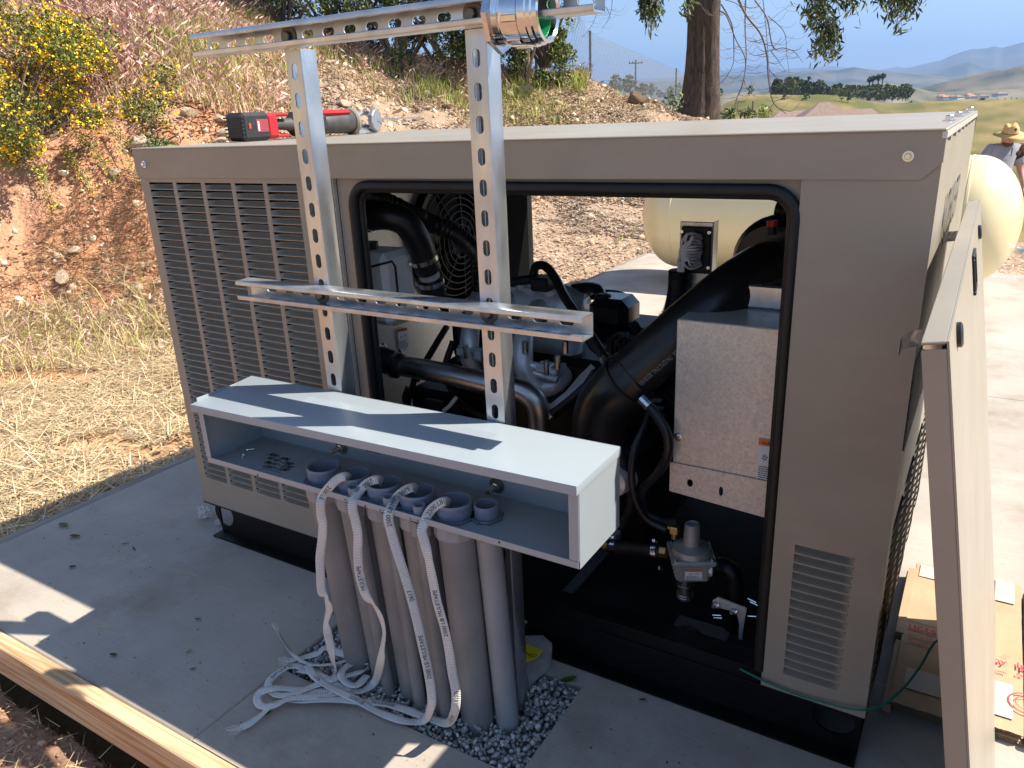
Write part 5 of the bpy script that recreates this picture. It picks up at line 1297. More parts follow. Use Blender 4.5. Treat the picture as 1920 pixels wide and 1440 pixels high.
b = MB(); pA, pB = ay(1172, 720, 1.463), ay(1150, 740, 1.46); a_ = (pB - pA).normalized(); b.lathe([(.0655, -.003), (.068, -.003), (.068, .003), (.0655, .003)], pA - a_ * .01, a_, 32); b.build('tie_strap', m_rub, gen)
# printed code along the duct
dp = spline([ay(*p) for p in [(1360, 555, 1.58), (1290, 612, 1.53), (1225, 668, 1.49), (1165, 722, 1.46)]], 8)
vs, fs = text_tris('GC31195 RUR-FRCX  TN GYGTNL 20181011*R-5', .016); w_ = max(v[0] for v in vs)
def on_duct(t, h):
    f_ = t * (len(dp) - 1); i = min(int(f_), len(dp) - 2); c = dp[i].lerp(dp[i + 1], f_ - i); tg = (dp[i + 1] - dp[i]).normalized()
    vw = (Vector(CAM) - c).normalized(); vw = (vw - tg * vw.dot(tg)).normalized(); sd = tg.cross(vw); an = h / .058 - .35
    return c + (vw * math.cos(an) + sd * math.sin(an)) * .0592
b = MB(); b.add([on_duct(.28 + .62 * (1 - 0) * (a / w_), -c * 1.0) for a, c in vs], fs); b.build('lettering', mat('pale_print', (.28, .28, .27), .7), duct)
# connector plate with grey leads on a galvanised bracket
p0, p1 = ay(1270, 600, 1.80), ay(1338, 417, 1.80)
b = MB(); b.bbox(p0.x, p1.x, 1.80, 1.804, p0.z - .05, p1.z, .0015); b.box(p1.x - .002, p1.x, 1.804, 1.84, p0.z - .05, p1.z); br_ = b.build('control_bracket', m_galv, gen)
q0, q1 = ay(1276, 510, 1.795), ay(1334, 426, 1.795)
b = MB(); b.bbox(q0.x, q1.x, 1.790, 1.7995, q0.z, q1.z, .002); b.bbox(q0.x + .012, q1.x - .028, 1.782, 1.790, q0.z + .012, q1.z - .012, .002); b.build('connector_plate', m_rub, br_)
for (px_, py_) in ((1279, 434), (1330, 436), (1328, 502)): b = MB(); p = ay(px_, py_, 1.789); b.lathe([(.004, 0), (.004, .003), (1e-4, .003)], p, (0, -1, 0), 8); b.build('screw', m_zinc, br_)
m_lead = mat('grey_lead', (.72, .69, .68), .5)
rl = random.Random(8)
for k in range(12):
    hose('grey_lead', [(1317 - rl.uniform(0, 4), 442 + k * 5, 1.782), (1306 - rl.uniform(0, 14), 438 + k * 6, 1.755), (1288 + rl.uniform(-12, 4), 455 + k * 3.2, 1.745), (1276 + rl.uniform(-4, 8), 480 + k * 1.5, 1.75), (1272 + k * .9, 506, 1.76), (1272 + k * .8, 520, 1.77)], .0033, m_lead, 6, br_, 5)
hose('grey_lead', [(1300, 436, 1.78), (1289, 438, 1.75), (1285, 455, 1.75), (1291, 465, 1.75), (1297, 445, 1.75), (1303, 440, 1.77)], .0033, m_lead, 6, br_, 5)
hose('loom_sleeve', [(1272, 508, 1.765), (1270, 545, 1.77), (1262, 580, 1.77), (1245, 610, 1.75), (1235, 640, 1.70)], .022, m_rub, 14, gen, 6, ribs=.005)
p = ay(1240, 612, 1.9); b = MB(); b.bbox(ay(1258, 600, 1.86).x, ay(1272, 600, 1.86).x, 1.86, 1.90, ay(1260, 640, 1.86).z, ay(1262, 520, 1.86).z, .003); b.build('loom_post', m_black, gen)
# galvanised junction box
ybx = 1.425
pTL, pTR, pBR, pBL = ay(1266, 612, ybx), ay(1463, 618, ybx), ay(1441, 905, ybx), ay(1261, 872, ybx)
xL, xR = pBL.x, pTR.x + .01; zt_, zb_ = pTR.z, (pBR.z + pBL.z) / 2 + .0
b = MB(); b.bbox(xL, xR, ybx, ybx + .34, zb_, zt_, .002); jb = b.build('junction_box', m_galvd, gen)
b = MB(); flo = []
zf = ay(1300, 925, ybx).z
b.plate([(xL - .004, zf - .004), (xR, zf - .018), (xR, zb_ + .006), (xL - .004, zb_ + .006)], [circ(ay(1295, 905, ybx).x, (zf + zb_) / 2 - .004, .0065, .009, 14), circ(ay(1353, 920, ybx).x, (zf + zb_) / 2 - .008, .0045, .011, 14)], (0, ybx - .0045, 0), (1, 0, 0), (0, 0, 1), .002); b.build('box_flange', m_galvd, jb)
bolt(ay(1272, 819, ybx), (0, -1, 0), .006, .009, par=jb)
b = MB(); b.bbox(ay(1385, 570, 1.6).x, xR, 1.56, 1.80, zt_ + .001, zt_ + .05, .004); b.build('box_riser', m_galv, jb)
pl0 = ay(1417, 912, ybx - .001); pl1 = ay(1446, 918, ybx - .001); pl2 = ay(1420, 820, ybx - .001)
lz0, lz1 = ay(1417, 910, ybx).z, ay(1420, 820, ybx).z
label_on(Vector((pl0.x, ybx - .0005, lz0)), Vector((pl0.x + .045, ybx - .0005, lz0)), Vector((pl0.x, ybx - .0005, lz1)), m_orange, par=jb)
# hoses to the regulator
hose('gas_hose', [(1205, 750, 1.42), (1228, 775, 1.41), (1250, 812, 1.40), (1252, 850, 1.40), (1235, 885, 1.41), (1205, 920, 1.42), (1205, 955, 1.43), (1235, 975, 1.44), (1268, 978, 1.46)], .0105, m_rubs, par=gen)
b = MB(); b.cyl(ay(1203, 747, 1.42), ay(1218, 762, 1.415), .013, 12); b.build('hose_end', m_zinc, gen)
hose('gas_hose', [(1218, 740, 1.50), (1210, 790, 1.46), (1190, 840, 1.42), (1184, 890, 1.40), (1192, 940, 1.40), (1215, 975, 1.41), (1250, 993, 1.42)], .008, m_rubs, par=gen)
hose('wiring_loom', [(1160, 850, 1.44), (1180, 900, 1.43), (1182, 950, 1.44), (1165, 985, 1.46)], .009, m_rub, par=gen, ribs=.005)
# gas regulator
m_alu_keep = m_alu; m_alu = mat('die_cast', (.33, .325, .315), .42, metal=.4, var=.15, vscale=25, bump=.4, bscale=260, bdist=.0008)
yr = 1.44
rc = ay(1296, 1038, yr)
def rp(px_, py_, y=yr): return ay(px_, py_, y)
b = MB(); T_ = .058
Mr = Matrix.Translation(rc) @ Matrix.Rotation(R(28), 4, 'Z')
b.bbox(-.048, .048, -.048, .048, -.006, .006, .004, Mr); b.lathe([(.043, 0), (.040, .012), (.022, .018), (.018, .02)], rc + Vector((0, 0, .006)), (0, 0, 1), 28)
reg = b.build('gas_regulator', m_alu, gen, smooth='auto')
b = MB(); b.lathe([(.0185, 0), (.0165, .055), (.014, .057), (.013, .053), (1e-4, .053)], rc + Vector((0, 0, .018)), (0, 0, 1), 22); b.build('spring_tower', m_alu, reg, smooth='auto')
b = MB(); b.bbox(-.036, .036, -.036, .036, -.052, -.006, .006, Mr)
for k in range(5): b.bbox(-.040, .040, -.034 + k * .015, -.030 + k * .015, -.038, -.008, .001, Mr)
b.build('valve_body', m_alu, reg, smooth='auto')
for sx in (-1, 1):
    for sy in (-1, 1): bolt(Mr @ Vector((sx * .039, sy * .039, .006)), (0, 0, 1), .0035, .0055, par=reg, h=.003)
b = MB(); b.lathe([(.017, 0), (.017, -.022), (.019, -.023), (.019, -.026), (.017, -.027), (.0165, -.045), (.018, -.046), (.018, -.048), (.0165, -.049), (.0165, -.051), (.018, -.052), (.018, -.054), (.0165, -.055), (.0165, -.058), (1e-4, -.058)], rc + Vector((-.008, -.01, -.052)), (0, 0, 1), 22); b.build('outlet_barb', m_steel, reg, smooth='auto')
q = rc + (Mr.to_3x3() @ Vector((.0, -.0365, -.03)))
ux_ = Mr.to_3x3() @ Vector((1, 0, 0)); label_on(q - ux_ * .018 + Vector((0, 0, -.012)) , q + ux_ * .018 + Vector((0, 0, -.012)), q - ux_ * .018 + Vector((0, 0, .012)), m_orange, 'rating_label', reg)
# brass fittings and hoses
b = MB(); b.cyl(rp(1250, 1036), rp(1238, 1034), .013, 6); b.build('brass_nut', m_brass, reg)
hose('feed_hose', [(1240, 1034, yr), (1200, 1030, yr + .01), (1165, 1027, yr + .02), (1142, 1024, yr + .02)], .0165, m_rub, 16, gen)
clamp('hose_clamp', rp(1229, 1033), rp(1240, 1034), .0168, .012, par=gen); clamp('hose_clamp', rp(1152, 1026, yr + .02), rp(1165, 1027, yr + .02), .0168, .012, par=gen)
b = MB(); b.cyl(rp(1144, 1025, yr + .02), rp(1134, 1022, yr + .025), .012, 10); b.build('brass_nipple', m_brass, gen)
b = MB(); p = rp(1264, 992, yr + .01); b.bbox(p.x - .008, p.x + .011, p.y - .01, p.y + .01, p.z - .010, p.z + .008, .002); b.cyl(p + Vector((-.018, 0, .002)), p, .006, 8); b.cyl(p + Vector((0, 0, -.024)), p, .006, 8); b.build('brass_elbow', m_brass, reg)
hose('pipe_elbow', [(1340, 1062, yr + .01), (1358, 1063, yr + .02), (1374, 1075, yr + .02), (1378, 1100, yr + .02), (1378, 1125, yr + .02)], .019, m_black, 18, gen)
b = MB(); b.lathe([(.022, 0), (.022, .008), (.018, .008)], rp(1337, 1062, yr + .008), (-1, -.2, 0), 20); b.build('white_sealant', m_whitep, reg)
b = MB(); p = rp(1378, 1130, yr + .02); b.lathe([(.022, .004), (.022, -.01), (.020, -.012), (.020, -.10), (1e-4, -.10)], p, (0, 0, 1), 20); b.build('stand_pipe', m_black, gen)
b = MB()
pq = [rp(1336, 1126, yr - .01), rp(1346, 1120, yr - .01), rp(1400, 1141, yr - .01), rp(1394, 1175, yr - .01), rp(1386, 1245, yr - .01), rp(1381, 1245, yr - .01), rp(1386, 1170, yr - .01), rp(1381, 1148, yr - .01), rp(1338, 1137, yr - .01)]
b.plate([(p.x, p.z) for p in pq][::-1], [], (0, yr - .01, 0), (1, 0, 0), (0, 0, 1), .004); cb = b.build('pipe_bracket', m_galvd, gen)
for (px_, py_) in ((1344, 1134), (1378, 1146)): bolt(rp(px_, py_, yr - .012), (-.3, -1, .2), .0048, .0075, par=cb, h=.014)
b = MB(); pts = [rp(1334, 1203, yr - .01), rp(1342, 1200, yr - .03), rp(1358, 1208, yr - .035), rp(1374, 1212, yr - .03), rp(1381, 1208, yr - .01)]; b.tube(spline(pts, 4), .004, 8); b.build('u_bolt', m_zinc, gen)
for (px_, py_) in ((1336, 1212), (1373, 1225)): bolt(rp(px_, py_, yr - .03), (-.3, -.9, -.4), .0048, .0075, par=cb, h=.014)
m_alu = m_alu_keep
# twisted wire ends
for k, (x_, y_) in enumerate(((1336, 1153), (1338, 1158), (1402, 1122), (1406, 1128), (1402, 1155))): b = MB(); b.cyl(rp(x_, y_, yr - .0), rp(x_ + 16 * (1 if k > 1 else 1), y_ + (8 if k in (2, 3) else 1), yr), .0014, 5); b.build('wire_end', m_zinc, gen)
# cable tie on the bay floor
pts = [az_(1276, 1176, .104), az_(1295, 1175, .112), az_(1315, 1190, .110), az_(1323, 1208, .110), az_(1312, 1222, .106), az_(1290, 1220, .104), az_(1252, 1208, .104)]
b = MB(); b.tube(spline(pts, 5), .003, 6); p = pts[-1]; b.bbox(p.x - .006, p.x + .006, p.y - .006, p.y + .006, .101, .110, .001); o = b.build('cable_tie', m_rub); tag(o, 'black cable tie curled on the bay floor below the gas regulator', 'cable tie')
# floor rail and light patch
b = MB(); q0 = az_(1028, 1136, .13); b.bbox(q0.x - .014, q0.x + .014, 1.35, 1.95, .1005, .112, .003); b.build('floor_rail', mat('floor_sheen', (.09, .09, .095), .35), gen)  # grey tone paints the light reflected by the glossy black rail
b = MB(); q0 = az_(1300, 1190, .1); b.box(q0.x - .05, q0.x + .07, 1.335, 1.45, .1005, .102); b.build('floor_light_patch', mat('floor_sheen', (.09, .09, .095), .35), gen)  # thin sheet added, its grey painting the light patch on the floor
bolt(az_(1238, 1066, .102), (0, 0, 1), .006, .010); bolt(ay(986, 1165, Y0 - .001), (0, -1, 0), .004, .006)
b = MB(); q0 = ay(1150, 1003, 1.5); b.bbox(q0.x - .03, q0.x + .012, 1.48, 1.52, q0.z - .01, q0.z + .006, .002); b.build('small_bracket', m_galvd, gen)
b = MB(); b.tube(spline([ay(1020, 1000, 1.9), ay(1090, 985, 1.8), ay(1150, 990, 1.7)], 5), .035, 12); b.build('exhaust_pipe', m_black, gen, smooth=True)
# ------------------------------------------------------------------ leaning access door
door = thing('access_door', 'removed beige access door leaning on the right end of the enclosure', 'door', (.12, 1.3, 0))
dO = Vector((.155, .75, .0)); dU = Vector((-.0064, 1, 0)).normalized(); dV = Vector((-.171, 0, 1)).normalized(); dN = dU.cross(dV).normalized()
DW, DH, DT = 1.10, 1.0145, .0225
def dp_(u, v, n=0.0): return dO + dU * u + dV * v + dN * n
def dplane(px, py, n=0.0):
    v = Vector(ray(px, py)); c = Vector(CAM); o = dO + dN * n; t = (o - c).dot(dN) / v.dot(dN); q = c + v * t - dO; return q.dot(dU), q.dot(dV)
hu_, hv_ = dplane(1825, 510)
hole = [(hu_ - .030, hv_ - .024), (hu_ + .030, hv_ - .024), (hu_ + .030, hv_ + .024), (hu_ - .030, hv_ + .024)]
b = MB(); b.plate([(0, 0), (DW, 0), (DW, DH), (0, DH)], [hole], dO, dU, dV, .002); b.build('door_skin', m_beige, door)
MD = Matrix(((dU.x, dV.x, dN.x, dO.x), (dU.y, dV.y, dN.y, dO.y), (dU.z, dV.z, dN.z, dO.z), (0, 0, 0, 1)))
b = MB(); b.bbox(.001, DW - .001, DH - .003, DH, -DT, -.0021, .0008, MD); b.build('top_flange', m_beige, door)
b = MB(); b.bbox(0, .002, .0, DH - .007, -DT, -.0021, .0006, MD); b.build('side_flange', m_beige, door)
b = MB(); b.bbox(DW - .002, DW, .0, DH - .005, -DT, -.0021, .0006, MD); b.build('side_flange', m_beige, door)
b = MB(); b.bbox(.003, DW - .003, 0, .002, -DT, -.0021, .0006, MD); b.build('bottom_flange', m_beige, door)
b = MB(); b.bbox(.02, DW - .02, .02, DH - .02, -.010, -.004, .002, MD); b.build('insulation', m_rub, door)
b = MB(); b.bbox(hole[0][0] + .0005, hole[1][0] - .0005, hole[0][1] + .0005, hole[2][1] - .0005, -.03, -.026, .001, MD); hd_ = b.build('handle_recess', m_black, door)
b = MB()
for (a0, a1, c0, c1) in ((hole[0][0] - .006, hole[1][0] + .006, hole[2][1], hole[2][1] + .006), (hole[0][0] - .006, hole[1][0] + .006, hole[0][1] - .006, hole[0][1]), (hole[0][0] - .006, hole[0][0], hole[0][1], hole[2][1]), (hole[1][0], hole[1][0] + .006, hole[0][1], hole[2][1])): b.bbox(a0, a1, c0, c1, .0, .004, .0012, MD)
b.build('handle_bezel', m_rub, hd_)
b = MB(); b.add([dp_(hole[0][0], hole[0][1], 0), dp_(hole[1][0], hole[0][1], 0), dp_(hole[1][0], hole[0][1] + .03, -.025), dp_(hole[0][0], hole[0][1] + .03, -.025)], [(0, 1, 2, 3)]); b.build('paddle', m_rubs, hd_)
for (px_, py_) in ((1803, 628), (1839, 436)):
    u_, v_ = dplane(px_, py_, .004); c = dp_(u_, v_, 0)
    b = MB(); prof = [(.0135, 0), (.0135, .0035), (.011, .005), (1e-4, .0052)]; b.lathe(prof, c + dN * .0005, dN, 24); lt = b.build('door_latch', m_rubs, door, smooth='auto')
    for v in lt.data.vertices: q = v.co - c; k = q.dot(dV); v.co += dV * k * -.05
for (px_, py_, y_) in ((1705, 640, .80), (1777, 446, 1.50)):
    c = ay(px_, py_, y_); b = MB(); e1 = Vector((-1, 0, 0))
    s = [c + Vector((.022, .01, .004)), c + Vector((.008, .008, .002)), c + Vector((.0, 0, .002)), c + Vector((-.006, -.002, -.001)), c + Vector((-.0075, -.002, -.008))]
    for q0, q1 in zip(s, s[1:]): b.add([q0 + Vector((0, -.003, .009)), q0 + Vector((0, .003, -.009)), q1 + Vector((0, .003, -.009)), q1 + Vector((0, -.003, .009))], [(0, 1, 2, 3), (3, 2, 1, 0)])
    b.bbox(c.x + .012, c.x + .03, y_ + .002, y_ + .016, c.z - .009, c.z + .009, .002); b.build('latch_cam', m_zinc, door)

# ------------------------------------------------------------------ strut channel frame
YW = 1.1137
frame = thing('strut_frame', 'galvanised slotted channel frame bolted together before the enclosure', 'metal frame', (-.94, YW, 0))
def stadium(cx, cy, L, w, along='y', n=7):
    pts = []; h = L / 2 - w / 2
    for k in range(n + 1): a = math.pi * k / n; pts.append((w / 2 * math.cos(a), h + w / 2 * math.sin(a)))
    for k in range(n + 1): a = math.pi + math.pi * k / n; pts.append((w / 2 * math.cos(a), -h + w / 2 * math.sin(a)))
    return [(cx + (p[0] if along == 'y' else p[1]), cy + (p[1] if along == 'y' else p[0])) for p in pts]
SW = .0413
def channel(name, O, A, B, L, first, parent, m=m_galv):
    """O corner, A unit along length, B unit across the web; the open side is A x B reversed"""
    A, B, O = Vector(A), Vector(B), Vector(O); Nn = A.cross(B); b = MB(); sl_ = []
    s = first
    while s < L - .018:
        if s > .018: sl_.append(stadium(s, SW / 2, .0286, .0143, 'x'))
        s += .0508
    b.plate([(0, .0022), (L, .0022), (L, SW - .0022), (0, SW - .0022)], sl_, O, A, B, .0025)
    # rounded bends, side walls, lips
    for side in (0, 1):
        y0 = 0 if side == 0 else SW; sg = 1 if side == 0 else -1
        path = [(y0 + sg * .0022, 0), (y0 + sg * .0007, -.0007), (y0, -.0022), (y0, -SW + .003), (y0 + sg * .0008, -SW + .0008), (y0 + sg * .003, -SW), (y0 + sg * .0085, -SW), (y0 + sg * .0098, -SW + .0012), (y0 + sg * .0100, -SW + .0075)]
        inner = [(y0 + sg * .0022, -.0025), (y0 + sg * .0026, -.0026), (y0 + sg * .0026, -.003), (y0 + sg * .0026, -SW + .003), (y0 + sg * .0028, -SW + .0028), (y0 + sg * .003, -SW + .0026), (y0 + sg * .0072, -SW + .0026), (y0 + sg * .0076, -SW + .003), (y0 + sg * .0076, -SW + .0075)]
        n = len(path); vs = []
        for l_ in (0, L):
            for p in path: vs.append(O + A * l_ + B * p[0] + Nn * p[1])
            for p in inner: vs.append(O + A * l_ + B * p[0] + Nn * p[1])
        fs = []
        for i in range(n - 1):
            f1 = (i, i + 1, i + 1 + 2 * n, i + 2 * n); f2 = (i + n, i + 3 * n, i + 1 + 3 * n, i + 1 + n)
            fs += [f1 if side == 0 else f1[::-1], f2 if side == 0 else f2[::-1]]
            e0 = (i, i + n, i + 1 + n, i + 1); fs.append(e0); fs.append(tuple(k + 2 * n for k in e0[::-1]))
        fs.append((n - 1, 2 * n - 1, 4 * n - 1, 3 * n - 1))
        b.add(vs, fs)
    return b.build(name, m, parent, smooth='auto')
zr = ay(892.5, 109, YW).z; zl_ = ay(549, 135, YW).z
xr = ay(912, 200, YW).x; xl = ay(571, 200, YW).x
xr, xl = -.7195, -1.1285
# post: web faces -Y, so A=+Z, B=+X  (Z x X = +Y) -> use A=-Z from the top: (-Z) x X = -Y
def post(xright, top, zslot):
    f0 = (top - zslot) % .0508
    return channel('post', (xright - SW, YW, top), (0, 0, -1), (1, 0, 0), top + .04, f0, frame)
post(xl, 1.3335, zl_); post(xr, 1.3335, zr)
# crossbars: web at the back against the posts, open side to -Y: normal of web = +Y
def bar(name, xa, xb, z0, first):
    return channel(name, (xa, YW - .0004, z0), (0, 0, 1), (1, 0, 0), 1, 0, frame) if False else channel(name, (xb, YW - .0006, z0), (-1, 0, 0), (0, 0, 1), xb - xa, first, frame)
# (-X) x Z = +Y
xs_top = ay(405, 83, YW).x; xs_mid = ay(482, 544, YW).x
bt = bar('crossbar', -1.377, -.513, 1.3345, (-.513 - xs_top) % .0508)
bm_ = bar('crossbar', -1.362, -.5365, .8505, (-.5365 - xs_mid) % .0508)
for x_, z_ in ((-1.149, 1.355), (-.74, 1.355), (-1.149, .871), (-.74, .871)):
    bolt((x_, YW - .0035, z_), (0, -1, 0), .0095, .0185, 'bolt', mat('dull_washer', (.22, .20, .17), .45, metal=.9), frame, h=.008)

# conduit hub hanging on the top bar
hub = thing('conduit_hub', 'shiny metal conduit hub with green bushing, hanging on the top crossbar', 'conduit fitting', (-.63, 1.09, 1.335))
m_chrome = mat('bright_zinc', (.72, .72, .74), .13, metal=1, rvar=.06, vscale=50)
hc_ = Vector((-.683, 1.092, 1.3455)); ha = Vector((1, .07, -.02)).normalized()
b = MB(); b.lathe([(.044, .0), (.0625, .0), (.0625, .010), (.050, .0105), (.050, .014)], hc_, ha, 8); b.build('lock_nut', m_chrome, hub)
b = MB(); pr = [(.041, .004), (.0485, .0105)]; hgt = .0125
for k in range(4): pr += [(.0495, hgt), (.0482, hgt + .0016)]; hgt += .0032
pr += [(.0515, hgt + .002), (.0525, hgt + .012), (.0525, hgt + .040), (.0505, hgt + .0405), (.0505, hgt + .0425), (.0535, hgt + .043), (.0545, hgt + .058), (.0525, hgt + .060), (.0525, hgt + .068), (.0495, hgt + .071), (.0495, hgt + .080), (.0445, hgt + .082), (.0405, hgt + .078), (.0405, .004)]
b.lathe(pr, hc_, ha, 48); b.build('hub_body', m_chrome, hub, smooth='auto')
u0 = ha.orthogonal().normalized(); w0 = ha.cross(u0)
for k in range(8):
    a = 2 * math.pi * k / 8 + .2; d_ = u0 * math.cos(a) + w0 * math.sin(a); t_ = ha.cross(d_); c = hc_ + ha * (.028 + .024) + d_ * .0528
    Mx = Matrix(((ha.x, t_.x, d_.x, c.x), (ha.y, t_.y, d_.y, c.y), (ha.z, t_.z, d_.z, c.z), (0, 0, 0, 1))); b = MB(); b.bbox(-.016, .014, -.006, .006, -.002, .0035, .0015, Mx); b.build('wrench_lug', m_chrome, hub)
b = MB(); b.lathe([(.0400, .040), (.0405, .080), (.0440, .084), (.0450, .088), (.0440, .093), (.0395, .092), (.0372, .040), (.0400, .040)], hc_, ha, 36); b.build('green_bushing', mat('green_plastic', (.01, .22, .085), .35, spec=.5), hub, smooth='auto')
for part in hub.children:          # the fitting is a trade size smaller than its drawing: shrink about its bore
    for v in part.data.vertices:
        q = v.co - hc_; h_ = q.dot(ha); v.co = hc_ + ha * h_ * .80 + (q - ha * h_) * .86

# ------------------------------------------------------------------ wireway
m_grey = mat('grey_enamel', (.31, .355, .385), .33, var=.02, vscale=4, spec=.5, bump=.05, bscale=400, bdist=.0004)
WX0, WX1, WYF, WYB, WZ0, WZ1 = -1.405, -.4865, .956, 1.1118, .506, .6605
ww = thing('wireway', 'long open pale grey metal wireway trough mounted on the strut frame', 'wireway', ((WX0 + WX1) / 2, 1.03, WZ0))
b = MB(); b.bbox(WX0 + .002, WX1 - .002, WYB - .0016, WYB, WZ0, WZ1 - .004, .0004); b.build('back_panel', m_grey, ww)
b = MB(); b.bbox(WX0 + .002, WX1 - .002, WYF, WYB - .002, WZ0, WZ0 + .0016, .0004); b.build('bottom_panel', m_grey, ww)
for (a, c) in ((WX0 + .0005, WX0 + .002), (WX1 - .002, WX1 - .0005)): b = MB(); b.bbox(a, c, WYF + .001, WYB - .0002, WZ0, WZ1 - .004, .0003); b.build('end_panel', m_grey, ww)
b = MB(); b.bbox(WX0 + .003, WX1 - .003, WYF - .0012, WYF + .0003, WZ0 + .001, WZ0 + .0135, .0004); b.build('front_lip', m_grey, ww)
for (a, c) in ((WX0 + .001, WX0 + .017), (WX1 - .019, WX1 - .001)): b = MB(); b.bbox(a, c, WYF - .0014, WYF + .0001, WZ0 + .0145, WZ1 - .012, .0004); b.build('end_lip', m_grey, ww)
# lid, very slightly sprung at its left front corner
b = MB(); q = [Vector((WX0 - .002, WYF - .015, .6475)), Vector((WX1 + .0015, WYF - .012, .6620)), Vector((WX1 + .0015, WYB, .6620)), Vector((WX0 - .002, WYB, .6600))]
N = 14; vs = []; fs = []
dn = [Vector((0, 0, -.0165))] * 4
def ring(z): return [p + Vector((0, 0, z)) for p in q]
in_ = [Vector((.0022, .0022, 0)), Vector((-.0022, .0022, 0)), Vector((-.0022, -.0022, 0)), Vector((.0022, -.0022, 0))]
top_ = [q[i] + in_[i] for i in range(4)]; r1 = [q[i] + in_[i] * .3 + Vector((0, 0, -.0007)) for i in range(4)]; r2 = ring(-.0022); r3 = ring(-.0170); r4 = [p + in_[i] * .6 for i, p in enumerate(ring(-.0170))]; r5 = [q[i] + in_[i] * .6 + Vector((0, 0, -.003)) for i in range(4)]
vs = top_ + r1 + r2 + r3 + r4 + r5; fs = [(0, 1, 2, 3), (23, 22, 21, 20)]
for k in range(5):
    for i in range(4):
        j = (i + 1) % 4; fs.append((k * 4 + i, k * 4 + 4 + i, k * 4 + 4 + j, k * 4 + j))
b.add(vs, fs); b.build('lid', m_grey, ww, smooth='auto')
for (px_, py_) in ((641, 838), (932, 910)):
    p = ay(px_, py_, WYB - .0018); b = MB(); b.lathe([(1e-4, .0018), (.0165, .0018), (.0165, 0)], p, (0, -1, 0), 28); bw = b.build('washer', mat('dull_washer', (.22, .20, .17), .45, metal=.9), ww)
    b = MB(); b.lathe([(.0085, .0018), (.0085, .009), (.006, .010)], p, (0, -1, 0), 6); pr = []
    b.lathe([(.0046 + .0006 * (k % 2), .010 + k * .0011) for k in range(22)] + [(1e-4, .034)], p, (0, -1, 0), 12); b.build('threaded_stud', m_steel, bw)
for (px_, py_) in ((545 / 4.364 + 560, 125 / 4.364 + 920), (936, 1017), (483, 891)):
    p = ay(px_, py_, WYF - .0014); b = MB(); b.lathe([(1e-4, .0003), (.0022, .0003), (.0022, 0)], p, (0, -1, 0), 12); b.build('screw_hole', m_ink, ww)
# knock-outs and seams at the left inside
p = ay(525, 806, WYB - .002); b = MB(); b.lathe([(.012, 0), (.012, .0006), (.0105, .0008), (1e-4, .0008)], p, (0, -1, 0), 20); b.build('knockout', m_grey, ww)
m_pen = mat('marker_pen', (.015, .015, .018), .6)
fz = WZ0 + .0021
tl = az_(498, 848, fz)
for k, tx in enumerate(('300 - 6M', 'Well - 340', 'Barn - 330', 'Gate 330')):
    p = az_(500 - k * 3.2, 852 + k * 7.5, fz); lettering(tx, .029, p, Vector((1, .05 * (k - 1), 0)).normalized(), Vector((.35, 1, 0)).normalized() * .62, m_pen, 'handwriting', ww, squash=.62, bold=.03)
p = az_(492, 877, fz + .0001); b = MB(); b.box(p.x, p.x + .058, p.y - .0005, p.y + .0006, fz, fz + .0001); b.build('underline', m_pen, ww)
p = ay(683, 838, WYB - .002); lettering('Gate', .022, p + Vector((0, -.0006, -.008)), (1, 0, 0), (0, 0, 1), m_pen, 'handwriting', ww)
for (px_, py_, a) in ((463, 843, .6), (456, 853, -.8)):
    p = az_(px_, py_, fz + .004); b = MB(); d_ = Vector((math.cos(a), math.sin(a), .05)).normalized(); b.lathe([(1e-4, 0), (.0042, 0), (.0042, .003), (.0018, .0032), (.0018, .017), (1e-4, .018)], p, d_, 10)
    o = b.build('loose_screw', m_zinc); tag(o, ('small loose zinc screw on the wireway floor, farther from the front lip' if a > 0 else 'small loose zinc screw on the wireway floor, nearer the front lip'), 'screw')

weather(m_grey, (.36, .38, .38), 9, .56, .76, .35); weather(m_grey, (.16, .14, .12), 70, .70, .80, .45)
